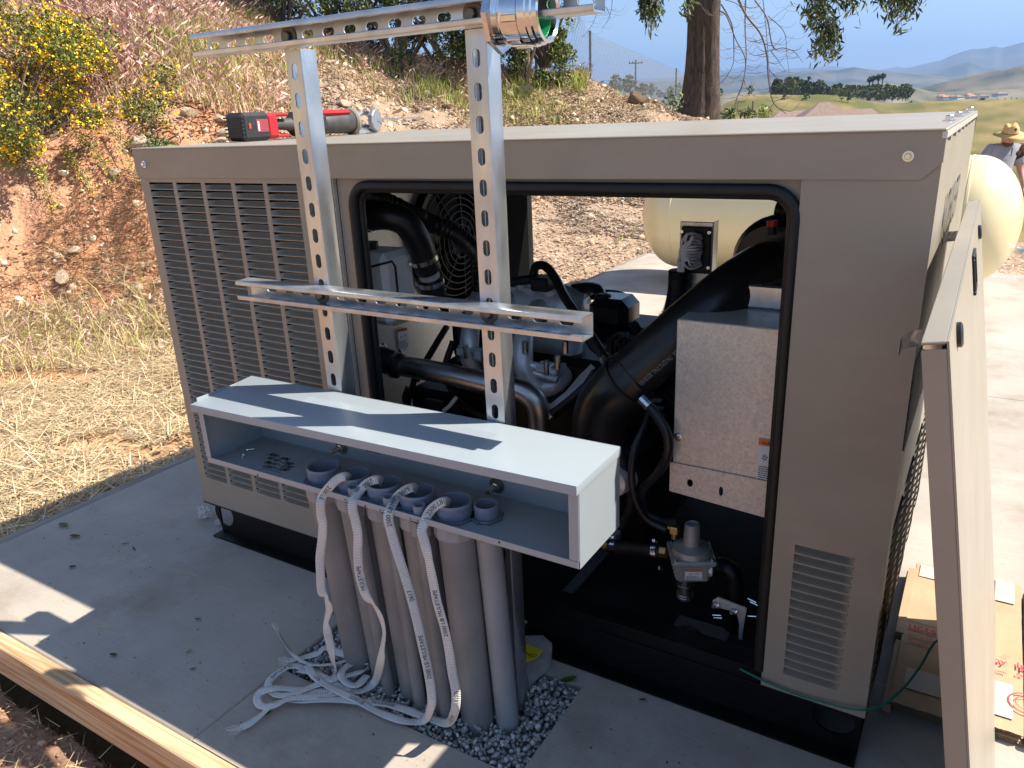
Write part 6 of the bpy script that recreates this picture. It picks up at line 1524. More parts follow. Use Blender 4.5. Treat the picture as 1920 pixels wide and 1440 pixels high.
# ------------------------------------------------------------------ conduits
m_pvc = mat('grey_pvc', (.225, .222, .22), .5, var=.10, vscale=9, bump=.15, bscale=120, spec=.4, bdist=.0006, rvar=.08)
weather(m_pvc, (.33, .32, .31), 16, .56, .74, .6, (1, 1, .25)); weather(m_pvc, (.10, .08, .06), 26, .68, .76, .7)
m_pvcl = mat('light_pvc', (.29, .30, .315), .45, var=.08, vscale=9, spec=.4)
m_pvcd = mat('pvc_adapter', (.20, .22, .275), .5, var=.06, vscale=20)
LEAN = Vector((-.020, .058, 0))
names = ['large grey conduit at the left end of the row, no tape in it', 'second large grey conduit with the first white pull tape over its rim', 'third large grey conduit with the second white pull tape over its rim', 'fourth large grey conduit with the third white pull tape over its rim', 'fifth large grey conduit with the fourth white pull tape, widest in view']
def conduit(x, y, r, rr_, label, hgt=.052, m=m_pvc, lean=LEAN, cat='conduit', thread=5, dz=0):
    t = thing('conduit', label, cat, (x + lean.x, y + lean.y, -.03), 'PVC conduits rising from the gravel')
    b = MB(); top = Vector((x, y, WZ0 - .002)); bot_ = Vector((x + lean.x, y + lean.y, -.06))
    pts = [bot_.lerp(top, k / 6) + LEAN * 0 for k in range(7)]; b.tube(pts, r, 32); b.build('pipe', m, t, smooth='auto')
    b = MB(); b.lathe([(r, -.034), (r + .0045, -.034), (r + .0055, -.030), (r + .0055, -.002), (rr_, -.001)], Vector((x, y, WZ0 - .0005)), (0, 0, 1), 12 if r > .03 else 8, start=(1, .2, 0)); b.build('adapter_collar', m_pvcl if r > .03 else m_pvc, t)
    b = MB(); z_ = 0; pr = [(rr_ - .0035, -.04), (rr_ - .0035, hgt), (rr_ - .0008, hgt + .001), (rr_ + .0006, hgt - .0015)]; zz = hgt - .003
    for k in range(thread): pr += [(rr_ + .0014, zz - .001), (rr_ - .0002, zz - .0028)]; zz -= .0036
    pr += [(rr_ - .0002, 0)]
    b.lathe(pr, Vector((x, y, WZ0 + .0018)), (0, 0, 1), 36); b.build('threaded_end', m_pvcd, t, smooth='auto')
    b = MB(); n = 36 if r > .02 else 24; pr = [(rr_ + .0004, 0), (rr_ + .006, 0), (rr_ + .007, .003), (rr_ + .006, .0055), (rr_ + .0004, .0055)]
    b.lathe(pr, Vector((x, y, WZ0 + .0019)), (0, 0, 1), n)
    for k in range(8 if r > .02 else 6):
        a = 2 * math.pi * k / (8 if r > .02 else 6); c = Vector((x + math.cos(a) * (rr_ + .007), y + math.sin(a) * (rr_ + .007), WZ0 + .0019)); Mx = Matrix.Translation(c) @ Matrix.Rotation(a, 4, 'Z'); b.bbox(-.002, .0025, -.0035, .0035, 0, .0055, .0008, Mx)
    b.build('lock_nut', m_pvcd if r < .02 else mat('dark_nut', (.16, .18, .22), .4, metal=.3), t); return t
m_stamp = mat('pipe_print', (.06, .06, .065), .8)
XC = [-1.100, -1.018, -.9375, -.857, -.771]
for x, lab in zip(XC, names): conduit(x, 1.008, .0362, .0335, lab, .031)
conduit(-.7136, 1.028, .0242, .0225, 'medium pale grey conduit standing alone at the right end of the row', .028, m_pvcl, Vector((-.013, .055, 0)), thread=0)
for x, lab in ((-.986, 'small grey conduit stub nearest the first large taped conduit'), (-.897, 'small grey conduit stub between the second and third pull tapes'), (-.825, 'small grey conduit stub between the third and fourth pull tapes')):
    conduit(x, .973, .0134, .0118, lab, .025, lean=Vector((-.02, .055, 0)), thread=0)
# ------------------------------------------------------------------ pull tapes
def tape_mat():
    M = D.materials.new('tape_weave'); M.use_nodes = True; n = M.node_tree.nodes; l = M.node_tree.links; b_ = n['Principled BSDF']
    uv = n.new('ShaderNodeUVMap'); sp = n.new('ShaderNodeSeparateXYZ'); l.new(uv.outputs[0], sp.inputs[0])
    w = n.new('ShaderNodeMath'); w.operation = 'SINE'; mu = n.new('ShaderNodeMath'); mu.operation = 'MULTIPLY'; mu.inputs[1].default_value = 2 * math.pi / .0036
    l.new(sp.outputs[0], mu.inputs[0]); l.new(mu.outputs[0], w.inputs[0])
    mr = n.new('ShaderNodeMapRange'); mr.inputs[1].default_value = -1; mr.inputs[2].default_value = 1; mr.inputs[3].default_value = .62; mr.inputs[4].default_value = 1
    l.new(w.outputs[0], mr.inputs[0]); vm = n.new('ShaderNodeVectorMath'); vm.operation = 'SCALE'; vm.inputs[0].default_value = (.86, .83, .77); l.new(mr.outputs[0], vm.inputs['Scale']); l.new(vm.outputs[0], b_.inputs['Base Color'])
    bp = n.new('ShaderNodeBump'); bp.inputs['Distance'].default_value = .0006; bp.inputs['Strength'].default_value = .8; l.new(w.outputs[0], bp.inputs['Height']); l.new(bp.outputs[0], b_.inputs['Normal']); b_.inputs['Roughness'].default_value = .8
    return M
m_tape = tape_mat(); m_tprint = mat('tape_print', (.07, .07, .08), .8)
TW = .0178
def ribbon(P, tw, w=TW, k=9, name='webbing', parent=None, texts=(), m=None, frayed=()):
    """P: centre points; tw: twist per point in degrees, 0 = faces the camera side, 90 = edge on; 'g' = flat on the ground"""
    pts = spline(P, k); n = len(pts); key = []
    for i, t in enumerate(tw): key.append(t)
    fr = []
    for i, p in enumerate(pts):
        t0 = pts[min(i + 1, n - 1)] - pts[max(i - 1, 0)]; t0.normalize(); s = i / k; a = int(min(s, len(key) - 2)); f_ = s - a
        def wd(kk):
            if isinstance(kk, str):
                up = Vector((.12 * math.sin(i * .35), .15 * math.cos(i * .27), 1)); d_ = t0.cross(up)
            else:
                vw = (Vector(CAM) - p).normalized(); d_ = t0.cross(vw); d_.normalize(); d_ = Matrix.Rotation(R(kk), 3, t0) @ d_
            return d_.normalized()
        d0, d1 = wd(key[a]), wd(key[a + 1])
        if d0.dot(d1) < 0 and (isinstance(key[a], str) or isinstance(key[a + 1], str)): d1 = -d1
        d_ = d0.lerp(d1, f_); d_ = (d_ - t0 * d_.dot(t0)).normalized(); fr.append((p, t0, d_))
    # keep neighbouring frames on one side
    for i in range(1, n):
        if fr[i][2].dot(fr[i - 1][2]) < -.2: fr[i] = (fr[i][0], fr[i][1], -fr[i][2])
    L = [0.0]
    for i in range(1, n): L.append(L[-1] + (pts[i] - pts[i - 1]).length)
    vs = []; fs = []; uvs = []
    for i, (p, t0, d_) in enumerate(fr):
        nn_ = t0.cross(d_)
        for s_ in (-1, 1):
            for q in (-.5, -.17, .17, .5): vs.append(p + d_ * w * q + nn_ * (s_ * .0005 + (.0006 if abs(q) < .3 else 0))); uvs.append((L[i], q))
    for i in range(n - 1):
        a, c = i * 8, (i + 1) * 8
        for j in range(3): fs.append((a + j, c + j, c + j + 1, a + j + 1)); fs.append((a + 4 + j, a + 5 + j, c + 5 + j, c + 4 + j))
        fs.append((a, a + 4, c + 4, c)); fs.append((a + 3, c + 3, c + 7, a + 7))
    b = MB(); b.add(vs, fs); o = b.build(name, m or m_tape, parent, smooth=True)
    ul = o.data.uv_layers.new(name='UVMap')
    for lp in o.data.loops: ul.data[lp.index].uv = uvs[lp.vertex_index]
    def at_(s):
        i = max(0, min(n - 2, int(np.searchsorted(L, s)) - 1)); f_ = (s - L[i]) / max(1e-6, L[i + 1] - L[i]); p = fr[i][0].lerp(fr[i + 1][0], f_); d_ = fr[i][2].lerp(fr[i + 1][2], f_); t0 = fr[i][1]
        return p, d_, t0.cross(d_).normalized()
    for (txt, frac, flip) in texts:
        vt, ft = text_tris(txt, .0118, .0); wt = max(v[0] for v in vt); s0 = frac * L[-1]; V = []
        for a, c in vt:
            s_ = s0 + (a if not flip else (wt - a)); p, d_, n_ = at_(s_); sg = 1 if n_.dot(Vector(CAM) - p) > 0 else -1; hh = (.0040 - c) * (1 if not flip else -1)
            V.append(p + d_ * hh * (-sg) + n_ * sg * .0013)
        b = MB(); b.add(V, ft); b.build('lettering', m_tprint, o)
    for end in frayed:
        p, t0, d_ = fr[end]; t0 = t0 if end else -t0; b = MB(); rf = random.Random(end + 5)
        for q in range(16): e = t0 * rf.uniform(.01, .03) + d_ * rf.uniform(-.012, .012) + Vector((0, 0, rf.uniform(-.002, .01))); c = p + d_ * rf.uniform(-.5, .5) * w; b.tube([c, c + e * .6, c + e], .0005, 3)
        b.build('frayed_end', m_tape, o)
    return o
def tape_thing(label, loc): return thing('pull_tape', label, 'tape', loc, 'white woven pull tapes')
yf_ = WYF - .010
def yy(z): return .950 + (.50 - z) * .05       # hanging just before the conduits
def hang(px, py, y): return ay(px, py, y)
G = .014
def gr(px, py, h=.0): return az_(px, py, G + h)
rim = .548
# 1: left-most
t = tape_thing('white pull tape hanging farthest left, falling into the tangle on the slab', (-1.08, .95, .5))
P = [az_(655, 900, .53), az_(648, 893, rim), az_(632, 899, .542), az_(617, 914, .528), hang(604, 931, yf_ + .006), hang(601, 946, yf_ - .002), hang(602, 965, .945), hang(605, 985, .945), hang(604, 1010, .945), hang(600, 1045, .945), hang(601, 1078, .945), hang(603, 1108, .945), hang(612, 1122, .950), hang(617, 1140, .955), hang(612, 1165, .955), hang(615, 1190, .955), hang(620, 1212, .955), hang(623, 1235, .96), gr(628, 1258, .01), gr(618, 1275, .012), gr(590, 1262, .012), gr(560, 1256, .010)]
ribbon(P, [20, 20, 10, 0, 0, 0, 0, 25, 10, 0, 0, 0, 75, 30, 60, 0, 0, 60, 80, 'g', 'g', 'g'], parent=t, texts=(('2500 LB', .09, False),))
P = [gr(600, 1262), gr(552, 1248, .006), gr(520, 1262, .004), gr(503, 1283), gr(520, 1302), gr(552, 1300, .008), gr(590, 1285, .01), gr(628, 1272, .012), gr(668, 1262, .014), gr(690, 1250, .012), gr(680, 1240, .01), gr(660, 1243, .012), gr(640, 1262, .016), gr(650, 1280, .012), gr(670, 1284, .008), gr(688, 1266, .006)]
ribbon(P, ['g', 'g', 50, 20, 'g', 'g', 'g', 'g', 'g', 60, 20, 40, 'g', 'g', 'g', 'g'], parent=t, texts=(('MULETAPE', .12, False),))
P = [gr(690, 1225, .03), gr(660, 1228, .02), gr(632, 1222, .02), gr(610, 1214, .02), gr(595, 1225, .016), gr(570, 1232, .012), gr(545, 1238, .01)]
ribbon(P, [10, 10, 20, 60, 'g', 'g', 'g'], parent=t, frayed=(-1,))
P = [gr(688, 1218, .012), gr(650, 1238, .016), gr(615, 1246, .018), gr(580, 1245, .014), gr(553, 1230, .014), gr(535, 1208, .016), gr(522, 1185, .022)]
ribbon(P, ['g', 'g', 'g', 'g', 'g', 70, 60], w=.009, parent=t, frayed=(-1,))
# 2
t = tape_thing('white pull tape second from the left, twisting before it curls onto the gravel', (-.98, .95, .5))
P = [az_(718, 905, .53), az_(709, 899, rim), az_(692, 904, .542), az_(676, 918, .528), hang(663, 938, yf_ + .006), hang(661, 955, yf_ - .002), hang(666, 975, .945), hang(671, 1003, .945), hang(671, 1035, .945), hang(673, 1070, .945), hang(680, 1100, .945), hang(688, 1120, .948), hang(700, 1133, .952), hang(713, 1155, .955), hang(720, 1185, .955), hang(717, 1215, .955), hang(713, 1243, .955), gr(704, 1276, .01), gr(682, 1294), gr(655, 1293), gr(625, 1280, .008), gr(603, 1268, .012), gr(585, 1262, .012)]
ribbon(P, [20, 20, 10, 0, 0, 0, 0, 20, 0, 10, 0, 30, 75, 60, 70, 60, 20, 10, 'g', 'g', 'g', 'g', 'g'], parent=t, texts=(('2500', .05, False), ('MULETAPE', .30, True)))
P = [gr(640, 1290, .006), gr(600, 1297, .004), gr(560, 1293, .006), gr(520, 1290, .008), gr(490, 1297, .004), gr(482, 1312), gr(492, 1324), gr(515, 1322, .006), gr(545, 1309, .01), gr(590, 1306, .006), gr(630, 1300, .004), gr(655, 1290, .006)]
ribbon(P, ['g', 'g', 'g', 'g', 30, 10, 'g', 'g', 'g', 'g', 'g', 'g'], parent=t)
# 3
t = tape_thing('white pull tape third from the left, falling straight and curving left over the gravel', (-.9, .95, .5))
P = [az_(783, 920, .53), az_(774, 914, rim), az_(757, 921, .542), az_(742, 935, .528), hang(731, 956, yf_ + .006), hang(728, 972, yf_ - .002), hang(733, 995, .943), hang(742, 1027, .942), hang(756, 1070, .942), hang(768, 1110, .942), hang(781, 1160, .942), hang(792, 1210, .942), hang(803, 1260, .942), hang(809, 1300, .94), hang(808, 1325, .94), gr(795, 1350, .006), gr(765, 1353), gr(730, 1343), gr(700, 1330), gr(668, 1312, .006), gr(635, 1296, .01), gr(605, 1280, .014), gr(585, 1262, .016), gr(577, 1247, .014)]
ribbon(P, [20, 20, 10, 0, 0, 0, 0, 0, 0, 0, 0, 0, 0, 0, 25, 30, 'g', 'g', 'g', 'g', 'g', 'g', 'g', 'g'], parent=t, texts=(('2500 LB MULETAPE', .035, True), ('0617', .27, True), ('2500 LB MULETAPE', .37, True), ('2500 LB', .80, True), ('1276', .93, True)))
# 4
t = tape_thing('white pull tape farthest right, ending in a long frayed tail on the slab', (-.82, .95, .5))
P = [az_(843, 946, .53), az_(835, 940, rim), az_(820, 946, .542), az_(805, 960, .528), hang(795, 982, yf_ + .006), hang(791, 997, yf_ - .002), hang(797, 1020, .942), hang(804, 1050, .941), hang(811, 1085, .940), hang(820, 1130, .940), hang(834, 1180, .940), hang(842, 1220, .94), hang(848, 1260, .94), hang(855, 1300, .94), hang(852, 1335, .94), gr(838, 1355, .008), gr(800, 1345), gr(760, 1330), gr(722, 1320), gr(680, 1316), gr(640, 1312, .006), gr(600, 1312, .006), gr(560, 1314, .004), gr(530, 1313, .004), gr(510, 1322, .003), gr(490, 1340), gr(468, 1356), gr(452, 1364)]
ribbon(P, [20, 20, 10, 0, 0, 0, 0, 40, 25, 25, 30, 20, 0, 0, 20, 10, 'g', 'g', 'g', 'g', 'g', 'g', 60, 80, 60, 60, 40, 'g'], parent=t, texts=(('2500 LB', .03, True), ('2500 LB MULETAPE', .2, True), ('1276', .40, True), ('LB MULETAPE', .47, True), ('MULETAPE', .68, True)), frayed=(-1,))

# ------------------------------------------------------------------ reciprocating saw on the roof
sx = -1.86
m_red = mat('tool_red', (.42, .015, .02), .38, spec=.5); m_tb = mat('tool_black', (.022, .022, .024), .5, var=.2, vscale=60); m_tg = mat('tool_grey', (.055, .052, .05), .6, var=.3, vscale=30)
sp0 = ax(440, 262, sx); ys0, ys1 = ax(442, 240, sx).y, ax(690, 225, sx).y
ks_ = (ys1 - ys0) / .42
saw = thing('reciprocating_saw', 'red and black cordless reciprocating saw lying on the enclosure roof', 'power tool', (sx, (ys0 + ys1) / 2, ZT))
def sy(px): return ax(px, 235, sx).y
def sz(px, py): return ax(px, py, sx).z
z0 = ZT + .002
def sbox(name, pa, pb, za, zb_, w, m, ch=.008, par=saw, off=0): b = MB(); b.bbox(sx - w / 2 + off, sx + w / 2 + off, sy(pa), sy(pb), za, zb_, ch); return b.build(name, m, par, smooth='auto')
zt_s = sz(470, 209); hh = zt_s - z0
bat = sbox('battery', 438, 492, z0, z0 + hh * .97, .075, m_tb, .010)
for k in range(6): b = MB(); b.bbox(sx - .039, sx + .039, sy(437.5) - .0012, sy(440), z0 + hh * (.12 + .13 * k), z0 + hh * (.18 + .13 * k), .001); b.build('grip_rib', m_tb, bat)
b = MB(); b.bbox(sx + .0374, sx + .039, sy(464), sy(486), z0 + hh * .28, z0 + hh * .72, .0006); lb_ = b.build('battery_label', mat('label_maroon', (.30, .05, .06), .4), bat)
b = MB(); b.add([(sx + .0395, sy(466 + k * 0), z0 + hh * .33 + .0) for k in range(1)] + [(sx + .0395, sy(469), z0 + hh * .33), (sx + .0395, sy(469), z0 + hh * .66), (sx + .0395, sy(466), z0 + hh * .66)], [(0, 1, 2, 3)]); b.build('label_stripe', m_label, lb_)
b = MB(); b.add([(sx + .0395, sy(449), z0 + hh * .42), (sx + .0395, sy(453), z0 + hh * .42), (sx + .0395, sy(453), z0 + hh * .60), (sx + .0395, sy(449), z0 + hh * .60)], [(0, 1, 2, 3)]); b.build('label_stripe', m_redl, bat)
sbox('foot_housing', 484, 508, z0 + hh * .02, z0 + hh * .93, .078, m_red, .010)
sbox('trim_strip', 470, 532, z0 + hh * .80, z0 + hh * .92, .060, m_red, .006); sbox('trim_strip', 474, 532, z0 + hh * .05, z0 + hh * .16, .060, m_red, .006)
b = MB(); b.tube(spline([(sx, sy(500), z0 + hh * .50), (sx, sy(520), z0 + hh * .52), (sx, sy(545), z0 + hh * .50), (sx, sy(575), z0 + hh * .50)], 5), [.024, .021, .018, .017, .016, .016, .016, .016, .017, .018, .019, .021, .024, .026, .028, .030], 18); b.build('handle', m_tg, saw, smooth=True)
sbox('rear_housing', 545, 605, z0 + hh * .06, z0 + hh * .95, .072, m_tb, .018); sbox('red_housing', 590, 650, z0 + hh * .74, z0 + hh * .98, .066, m_red, .010)
b = MB(); b.tube([(sx, sy(585), z0 + hh * .48), (sx, sy(610), z0 + hh * .49), (sx, sy(640), z0 + hh * .50), (sx, sy(655), z0 + hh * .50)], [.030, .033, .035, .036], 22); b.build('boot', m_tg, saw, smooth=True)
b = MB(); b.lathe([(.038, 0), (.043, .006), (.043, .014), (.038, .02), (1e-4, .02)], (sx, sy(655), z0 + hh * .50), (0, 1, 0), 26); b.build('collar', mat('dusty_rubber', (.26, .22, .17), .8), saw, smooth='auto')
b = MB(); b.bbox(sx - .012, sx + .012, sy(668), sy(690), z0 + hh * .72, z0 + hh * .90, .002); b.bbox(sx - .012, sx + .012, sy(668), sy(690), z0 + hh * .22, z0 + hh * .36, .002); b.bbox(sx - .02, sx + .02, sy(664), sy(699), z0, z0 + hh * .2, .002); b.build('shoe_arm', m_zinc, saw)
b = MB(); b.lathe([(1e-4, .006), (.034, .006), (.038, .003), (.038, -.010), (1e-4, -.010)], (sx + .03, sy(693), z0 + hh * .50), (1, .25, 0), 10); b.build('blade_guard', mat('shoe_grey', (.27, .28, .30), .5, metal=.4), saw)
b = MB(); ya_, yb_ = sy(694), sy(775); b.bbox(sx + .040, sx + .0413, ya_, yb_ - .02, z0 + hh * .53, z0 + hh * .57, .0003)
for k in range(46): y_ = ya_ + .03 + (yb_ - ya_ - .05) * k / 46; b.add([(sx + .0406, y_, z0 + hh * .52), (sx + .0406, y_ + .003, z0 + hh * .52), (sx + .0406, y_ + .0015, z0 + hh * .52 - .003)], [(0, 1, 2)])
b.build('saw_blade', m_steel, saw)

# ------------------------------------------------------------------ cardboard
m_card = mat('cardboard', (.47, .31, .18), .85, var=.10, vscale=9, bump=.15, bscale=200, col2=(.52, .36, .22)); m_cardw = mat('white_label_paper', (.50, .45, .37), .8, var=.06, vscale=12); m_cred = mat('red_print', (.50, .055, .075), .7)
def card(label, x0, x1, y0, y1, z0, layers, rot=0, extra=None, pieces=None):
    t = thing('cardboard', label, 'cardboard', (x0, y0, z0), 'flattened cartons on the slab'); M = Matrix.Translation(Vector((x0, y0, 0))) @ Matrix.Rotation(R(rot), 4, 'Z') @ Matrix.Translation(Vector((-x0, -y0, 0)))
    z = z0; rl = random.Random(int((x0 + 9) * 1000))
    for k in range(layers):
        dx, dy = rl.uniform(-.006, .006), rl.uniform(-.008, .008)
        for (za, zb_) in ((z, z + .0008), (z + .0042, z + .005)):
            b = MB(); nx, ny = 14, 8; vs = []; fs = []
            for j in range(ny + 1):
                for i in range(nx + 1):
                    x = x0 + dx + (x1 - x0) * i / nx; y = y0 + dy + (y1 - y0) * j / ny; e = .0022 * math.sin(x * 31 + k) * math.sin(y * 23) + (rl.uniform(-.001, .001) if i in (0, nx) or j in (0, ny) else 0)
                    vs.append(M @ Vector((x + (rl.uniform(-.0012, .0012) if i in (0, nx) else 0), y + (rl.uniform(-.0012, .0012) if j in (0, ny) else 0), zb_ + abs(e) * .6)))
            for j in range(ny):
                for i in range(nx): a = j * (nx + 1) + i; fs.append((a, a + 1, a + nx + 2, a + nx + 1))
            b.add(vs, fs); sh = b.build('sheet', m_card, t, smooth=True)
        b = MB(); n = int((x1 - x0) / .0022); vs = []
        for i in range(n + 1):
            x = x0 + dx + (x1 - x0) * i / n; zz = z + .0025 + .0015 * (1 if i % 2 else -1)
            vs += [M @ Vector((x, y0 + dy + .003, zz)), M @ Vector((x, y0 + dy + .02, zz))]
        b.add(vs, [(2 * i, 2 * i + 2, 2 * i + 3, 2 * i + 1) for i in range(n)]); o = b.build('corrugation', m_card, t); o['kind'] = 'stuff'
        z += .0068
    return t, M, z
ztop_l = .027
t, M, z_ = card('flattened carton stack between the enclosure and the leaning door, printed in red', -.035, .135, 1.475, 2.06, .001, 4)
zc_ = z_ + .0005
b = MB(); b.box(-.052, -.036, 1.47, 1.70, .001, .022); b.build('flap', m_card, t); b = MB(); b.box(-.056, -.038, 1.72, 2.02, .001, .030); b.build('flap', m_card, t)
b = MB(); b.box(-.02, .13, 1.53, 1.60, zc_ + .0006, zc_ + .0012); b.build('paper_strip', m_cardw, t); b = MB(); b.box(-.035, .135, 1.78, 1.784, zc_ + .0016, zc_ + .002); b.build('crease', m_card, t)
b = MB(); b.box(-.03, .13, 1.99, 2.05, zc_ + .0005, zc_ + .0010); b.build('paper_strip', m_cardw, t)
for tx, s_, px_, py_ in (('ucts', .036, 1702, 1176), ('onradio noir', .017, 1703, 1190), ('ompany', .017, 1702, 1201)):
    p = az_(px_, py_, zc_ + .0036); lettering(tx, s_, p, (1, -.02, 0), (.0, 1, 0), m_cred, 'lettering', t, bold=.02)
t, M, z_ = card('flattened carton stack showing just right of the leaning door, with a torn white label', .137, .195, 1.50, 2.07, .001, 4)
zc_ = z_ + .0005
b = MB(); b.box(.139, .176, 1.53, 1.64, zc_ + .0014, zc_ + .002); b.build('paper_strip', m_cardw, t); b = MB(); b.box(.139, .180, 1.96, 2.06, zc_ + .0014, zc_ + .002); b.build('paper_strip', m_cardw, t)
for tx, s_, px_, py_ in (('oy', .026, 1861, 1240), ('.com', .012, 1862, 1257)):
    p = az_(px_, py_, zc_ + .004); lettering(tx, s_, p, (1, -.02, 0), (.0, 1, 0), m_cred, 'lettering', t, bold=.02)
p = az_(1879, 1230, zc_ + .004); lettering('TM', .009, p, (1, 0, 0), (0, 1, 0), m_cred, 'lettering', t)
t, M, z_ = card('larger flattened carton at the right edge with a round red emblem', .1995, .62, 1.495, 2.05, .001, 4)
zc_ = z_ + .0005
for tx, s_, px_, py_ in (('ipo', .032, 1905, 1252), ('cs epo', .016, 1905, 1266)):
    p = az_(px_, py_, zc_ + .004); lettering(tx, s_, p, (1, -.02, 0), (.0, 1, 0), m_cred, 'lettering', t, bold=.02)
p = az_(1925, 1320, zc_ + .004); b = MB(); b.lathe([(.030, 0), (.033, 0)], p, (0, 0, 1), 28); b.lathe([(.019, 0), (.021, 0)], p, (0, 0, 1), 24); b.build('emblem_ring', m_cred, t)

# ------------------------------------------------------------------ green wire
P = [ay(1372, 1246, 1.34), ay(1395, 1258, Y0 - .004), ay(1440, 1280, Y0 - .006), ay(1500, 1304, Y0 - .008), ay(1560, 1321, Y0 - .010), ay(1610, 1331, Y0 - .012), ay(1650, 1324, Y0 + .01), ay(1690, 1294, Y0 + .05), ay(1725, 1250, Y0 + .12), ay(1754, 1203, Y0 + .19), ay(1790, 1190, Y0 + .22)]
b = MB(); b.tube(spline(P, 8), .0022, 8); o = b.build('green_wire', mat('green_insulation', (.01, .16, .12), .4)); tag(o, 'green wire looping from the bay sill across the lower corner to the leaning door', 'wire')
b = MB(); b.tube(spline([az_(1630, 1272, .01), az_(1655, 1285, .015), az_(1678, 1294, .012)], 5), .0007, 4); o = b.build('thin_white_string', m_label); tag(o, 'thin white string on the slab beside the cartons', 'string')

# ------------------------------------------------------------------ concrete dobie with yellow tape
pl = [az_(*p, .0) for p in ((972, 1275), (984, 1212), (1018, 1210), (1036, 1226), (1034, 1252), (992, 1288))]
m_block = mat('block_concrete', (.34, .325, .30), .95, var=.2, vscale=18, bump=.8, bscale=90, bdist=.003)
b = MB(); b.plate([(p.x, p.y) for p in pl][::-1], [], (0, 0, .030), (1, 0, 0), (0, 1, 0), .029)
bl = b.build('concrete_block', m_block); tag(bl, 'small chipped grey concrete block behind the foot of the right post', 'concrete block')
m_yel = mat('yellow_tape', (.72, .56, .02), .45)
pq = [az_(*p, .034) for p in ((984, 1206), (1020, 1222), (1006, 1234), (986, 1245))]
b = MB(); b.add([p + Vector((0, 0, .003 * (i % 2))) for i, p in enumerate(pq)], [(0, 1, 2, 3), (3, 2, 1, 0)]); yt = b.build('yellow_tape', m_yel); tag(yt, 'scrap of yellow tape with black print on the concrete block', 'tape')
lettering('NO', .018, az_(983, 1228, .0385), (1, .1, 0), (-.1, 1, 0), m_ink, 'lettering', yt)

# ------------------------------------------------------------------ crumpled plastic and leaves
m_bag = mat('thin_plastic', (.75, .75, .76), .25, spec=.5, trans=.55, alpha=.75)
def crumple(px, py, w, h, lab, seed):
    c = az_(px, py, .012); r_ = np.random.default_rng(seed); b = bmesh.new(); bmesh.ops.create_icosphere(b, subdivisions=3, radius=1)
    for v in b.verts:
        d_ = v.co.copy(); f_ = .75 + .35 * math.sin(d_.x * 7 + seed) * math.sin(d_.y * 9) + .12 * r_.normal(); v.co = Vector((d_.x * w * f_, d_.y * w * .7 * f_, d_.z * h * f_)) + c + Vector((0, 0, h * .5))
    me = D.meshes.new('plastic_scrap'); b.to_mesh(me); b.free(); me.materials.append(m_bag); o = D.objects.new('plastic_scrap', me); COL.objects.link(o); tag(o, lab, 'plastic bag')
crumple(384, 966, .034, .022, 'crumpled clear plastic wrapper on the slab before the left end of the skid', 3)
crumple(409, 982, .014, .010, 'small knot of white plastic at the left skid end', 5)
m_gl = mat('green_leaf', (.055, .12, .02), .45, var=.3, vscale=60); m_dl = mat('dead_leaf', (.10, .055, .03), .8, var=.3)
def leafobj(px, py, L, W, a, lab, m, curl=.25):
    c = az_(px, py, .004); n = 8; vs = []; fs = []; d_ = Vector((math.cos(a), math.sin(a), 0)); s_ = Vector((-d_.y, d_.x, 0))
    for i in range(n + 1):
        t_ = i / n; w = W * math.sin(math.pi * t_) ** .7 * .5; x = (t_ - .5) * L; zz = curl * L * (abs(t_ - .5) ** 1.5)
        vs += [c + d_ * x + s_ * w + Vector((0, 0, zz + w * .4)), c + d_ * x + Vector((0, 0, zz)), c + d_ * x - s_ * w + Vector((0, 0, zz + w * .4))]
    for i in range(n): a_ = i * 3; fs += [(a_, a_ + 3, a_ + 4, a_ + 1), (a_ + 1, a_ + 4, a_ + 5, a_ + 2)]
    b = MB(); b.add(vs, fs); o = b.build('leaf', m, smooth=True); tag(o, lab, 'leaf')
leafobj(1066, 1276, .042, .018, .9, 'curled green leaf on the slab right of the conduits', m_gl, .4)
leafobj(501, 1338, .020, .009, 1.2, 'dull green leaf beside the frayed end of the long tape', m_gl, .15)
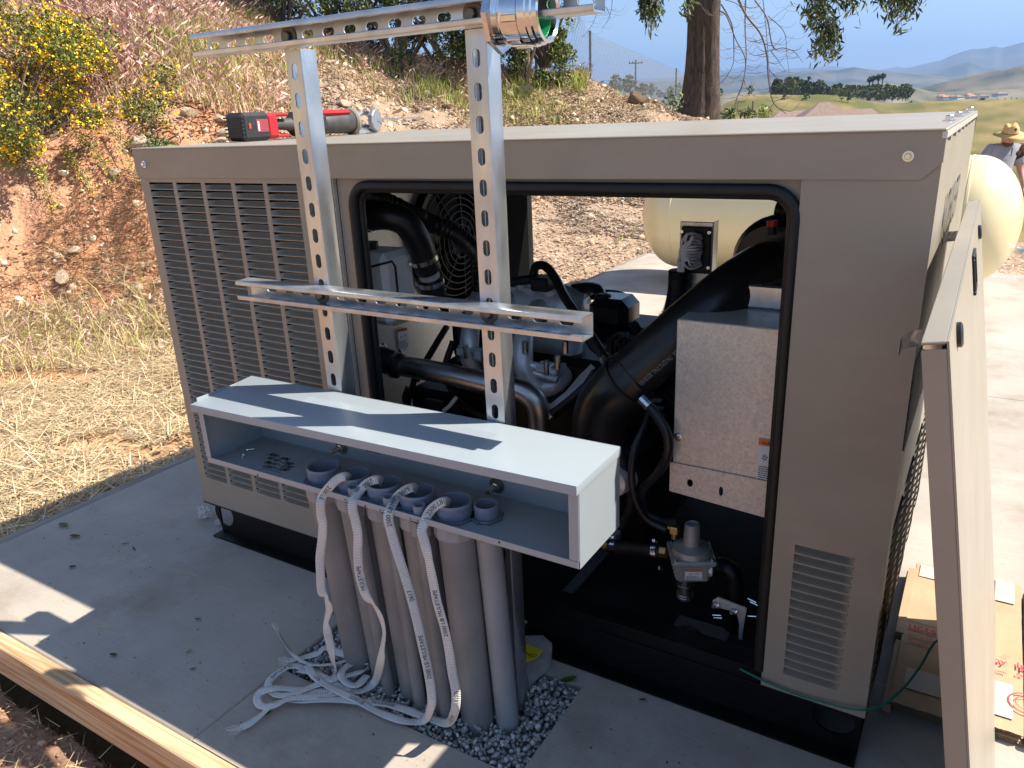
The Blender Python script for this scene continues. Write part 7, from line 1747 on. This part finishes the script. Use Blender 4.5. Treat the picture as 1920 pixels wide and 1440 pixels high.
leafobj(119, 985, .045, .020, .1, 'green leaf on the slab near the straw edge', m_gl, .2)
leafobj(141, 1006, .040, .016, .3, 'brown leaf flake on the slab near the straw edge', m_dl)
leafobj(136, 1063, .022, .012, .6, 'small brown leaf flake in the middle of the left slab', m_dl)
leafobj(371, 1161, .022, .008, .3, 'small curled green leaf on the open slab left of the tapes', m_gl)
leafobj(354, 1222, .018, .007, 1.3, 'tan seed pod on the open slab left of the tapes', mat('tan_pod', (.25, .20, .10), .8))
leafobj(362, 1254, .016, .006, 1.0, 'tiny green leaf low on the open slab left of the tapes', m_gl)
leafobj(235, 1019, .030, .005, .7, 'thin dark twig scrap nearest the skid on the left slab', m_dl, 0)
leafobj(251, 1028, .034, .005, -.3, 'thin dark twig scrap lying crosswise on the left slab', m_dl, 0)
leafobj(213, 1228, .022, .010, .3, 'brown crumb of soil on the slab near the form board', m_dl)
leafobj(1205, 1312, .016, .007, .5, 'tiny dark leaf on the slab before the skid rail', m_dl)
for (px, py, L, a) in ((225, 1048, .13, .05), (380, 1085, .26, .12), (200, 1178, .09, .3), (415, 1104, .05, .5)):
    c = az_(px, py, .003); b = MB(); b.tube([c - Vector((math.cos(a), math.sin(a), 0)) * L / 2, c + Vector((0, .004, .002)), c + Vector((math.cos(a), math.sin(a), 0)) * L / 2], .0008, 4); o = b.build('straw_stalk', mat('straw_stalk', (.55, .45, .27), .8)); tag(o, 'single pale straw stalk lying on the slab', 'straw', 'loose straw stalks on the slab')
# crumbs and pebbles around the slab
n = 260; x = rng.uniform(-2.5, 1.0, n); y = rng.uniform(.72, 1.24, n); s = rng.uniform(.0008, .003, n)
k = ~((x > GX0) & (x < GX1) & (y > GY0)); x, y, s = x[k], y[k], s[k]
o = scatter_rocks('grit', np.stack([x, y, s * .5], 1), s, pick(len(x), [(.12, .08, .06), (.3, .26, .22), (.18, .1, .06)]), m_grav); tag(o, kind='stuff')
print('OBJS', len(D.objects), 'TRIS', sum(len(me.loops) - 2 * len(me.polygons) for me in D.meshes))
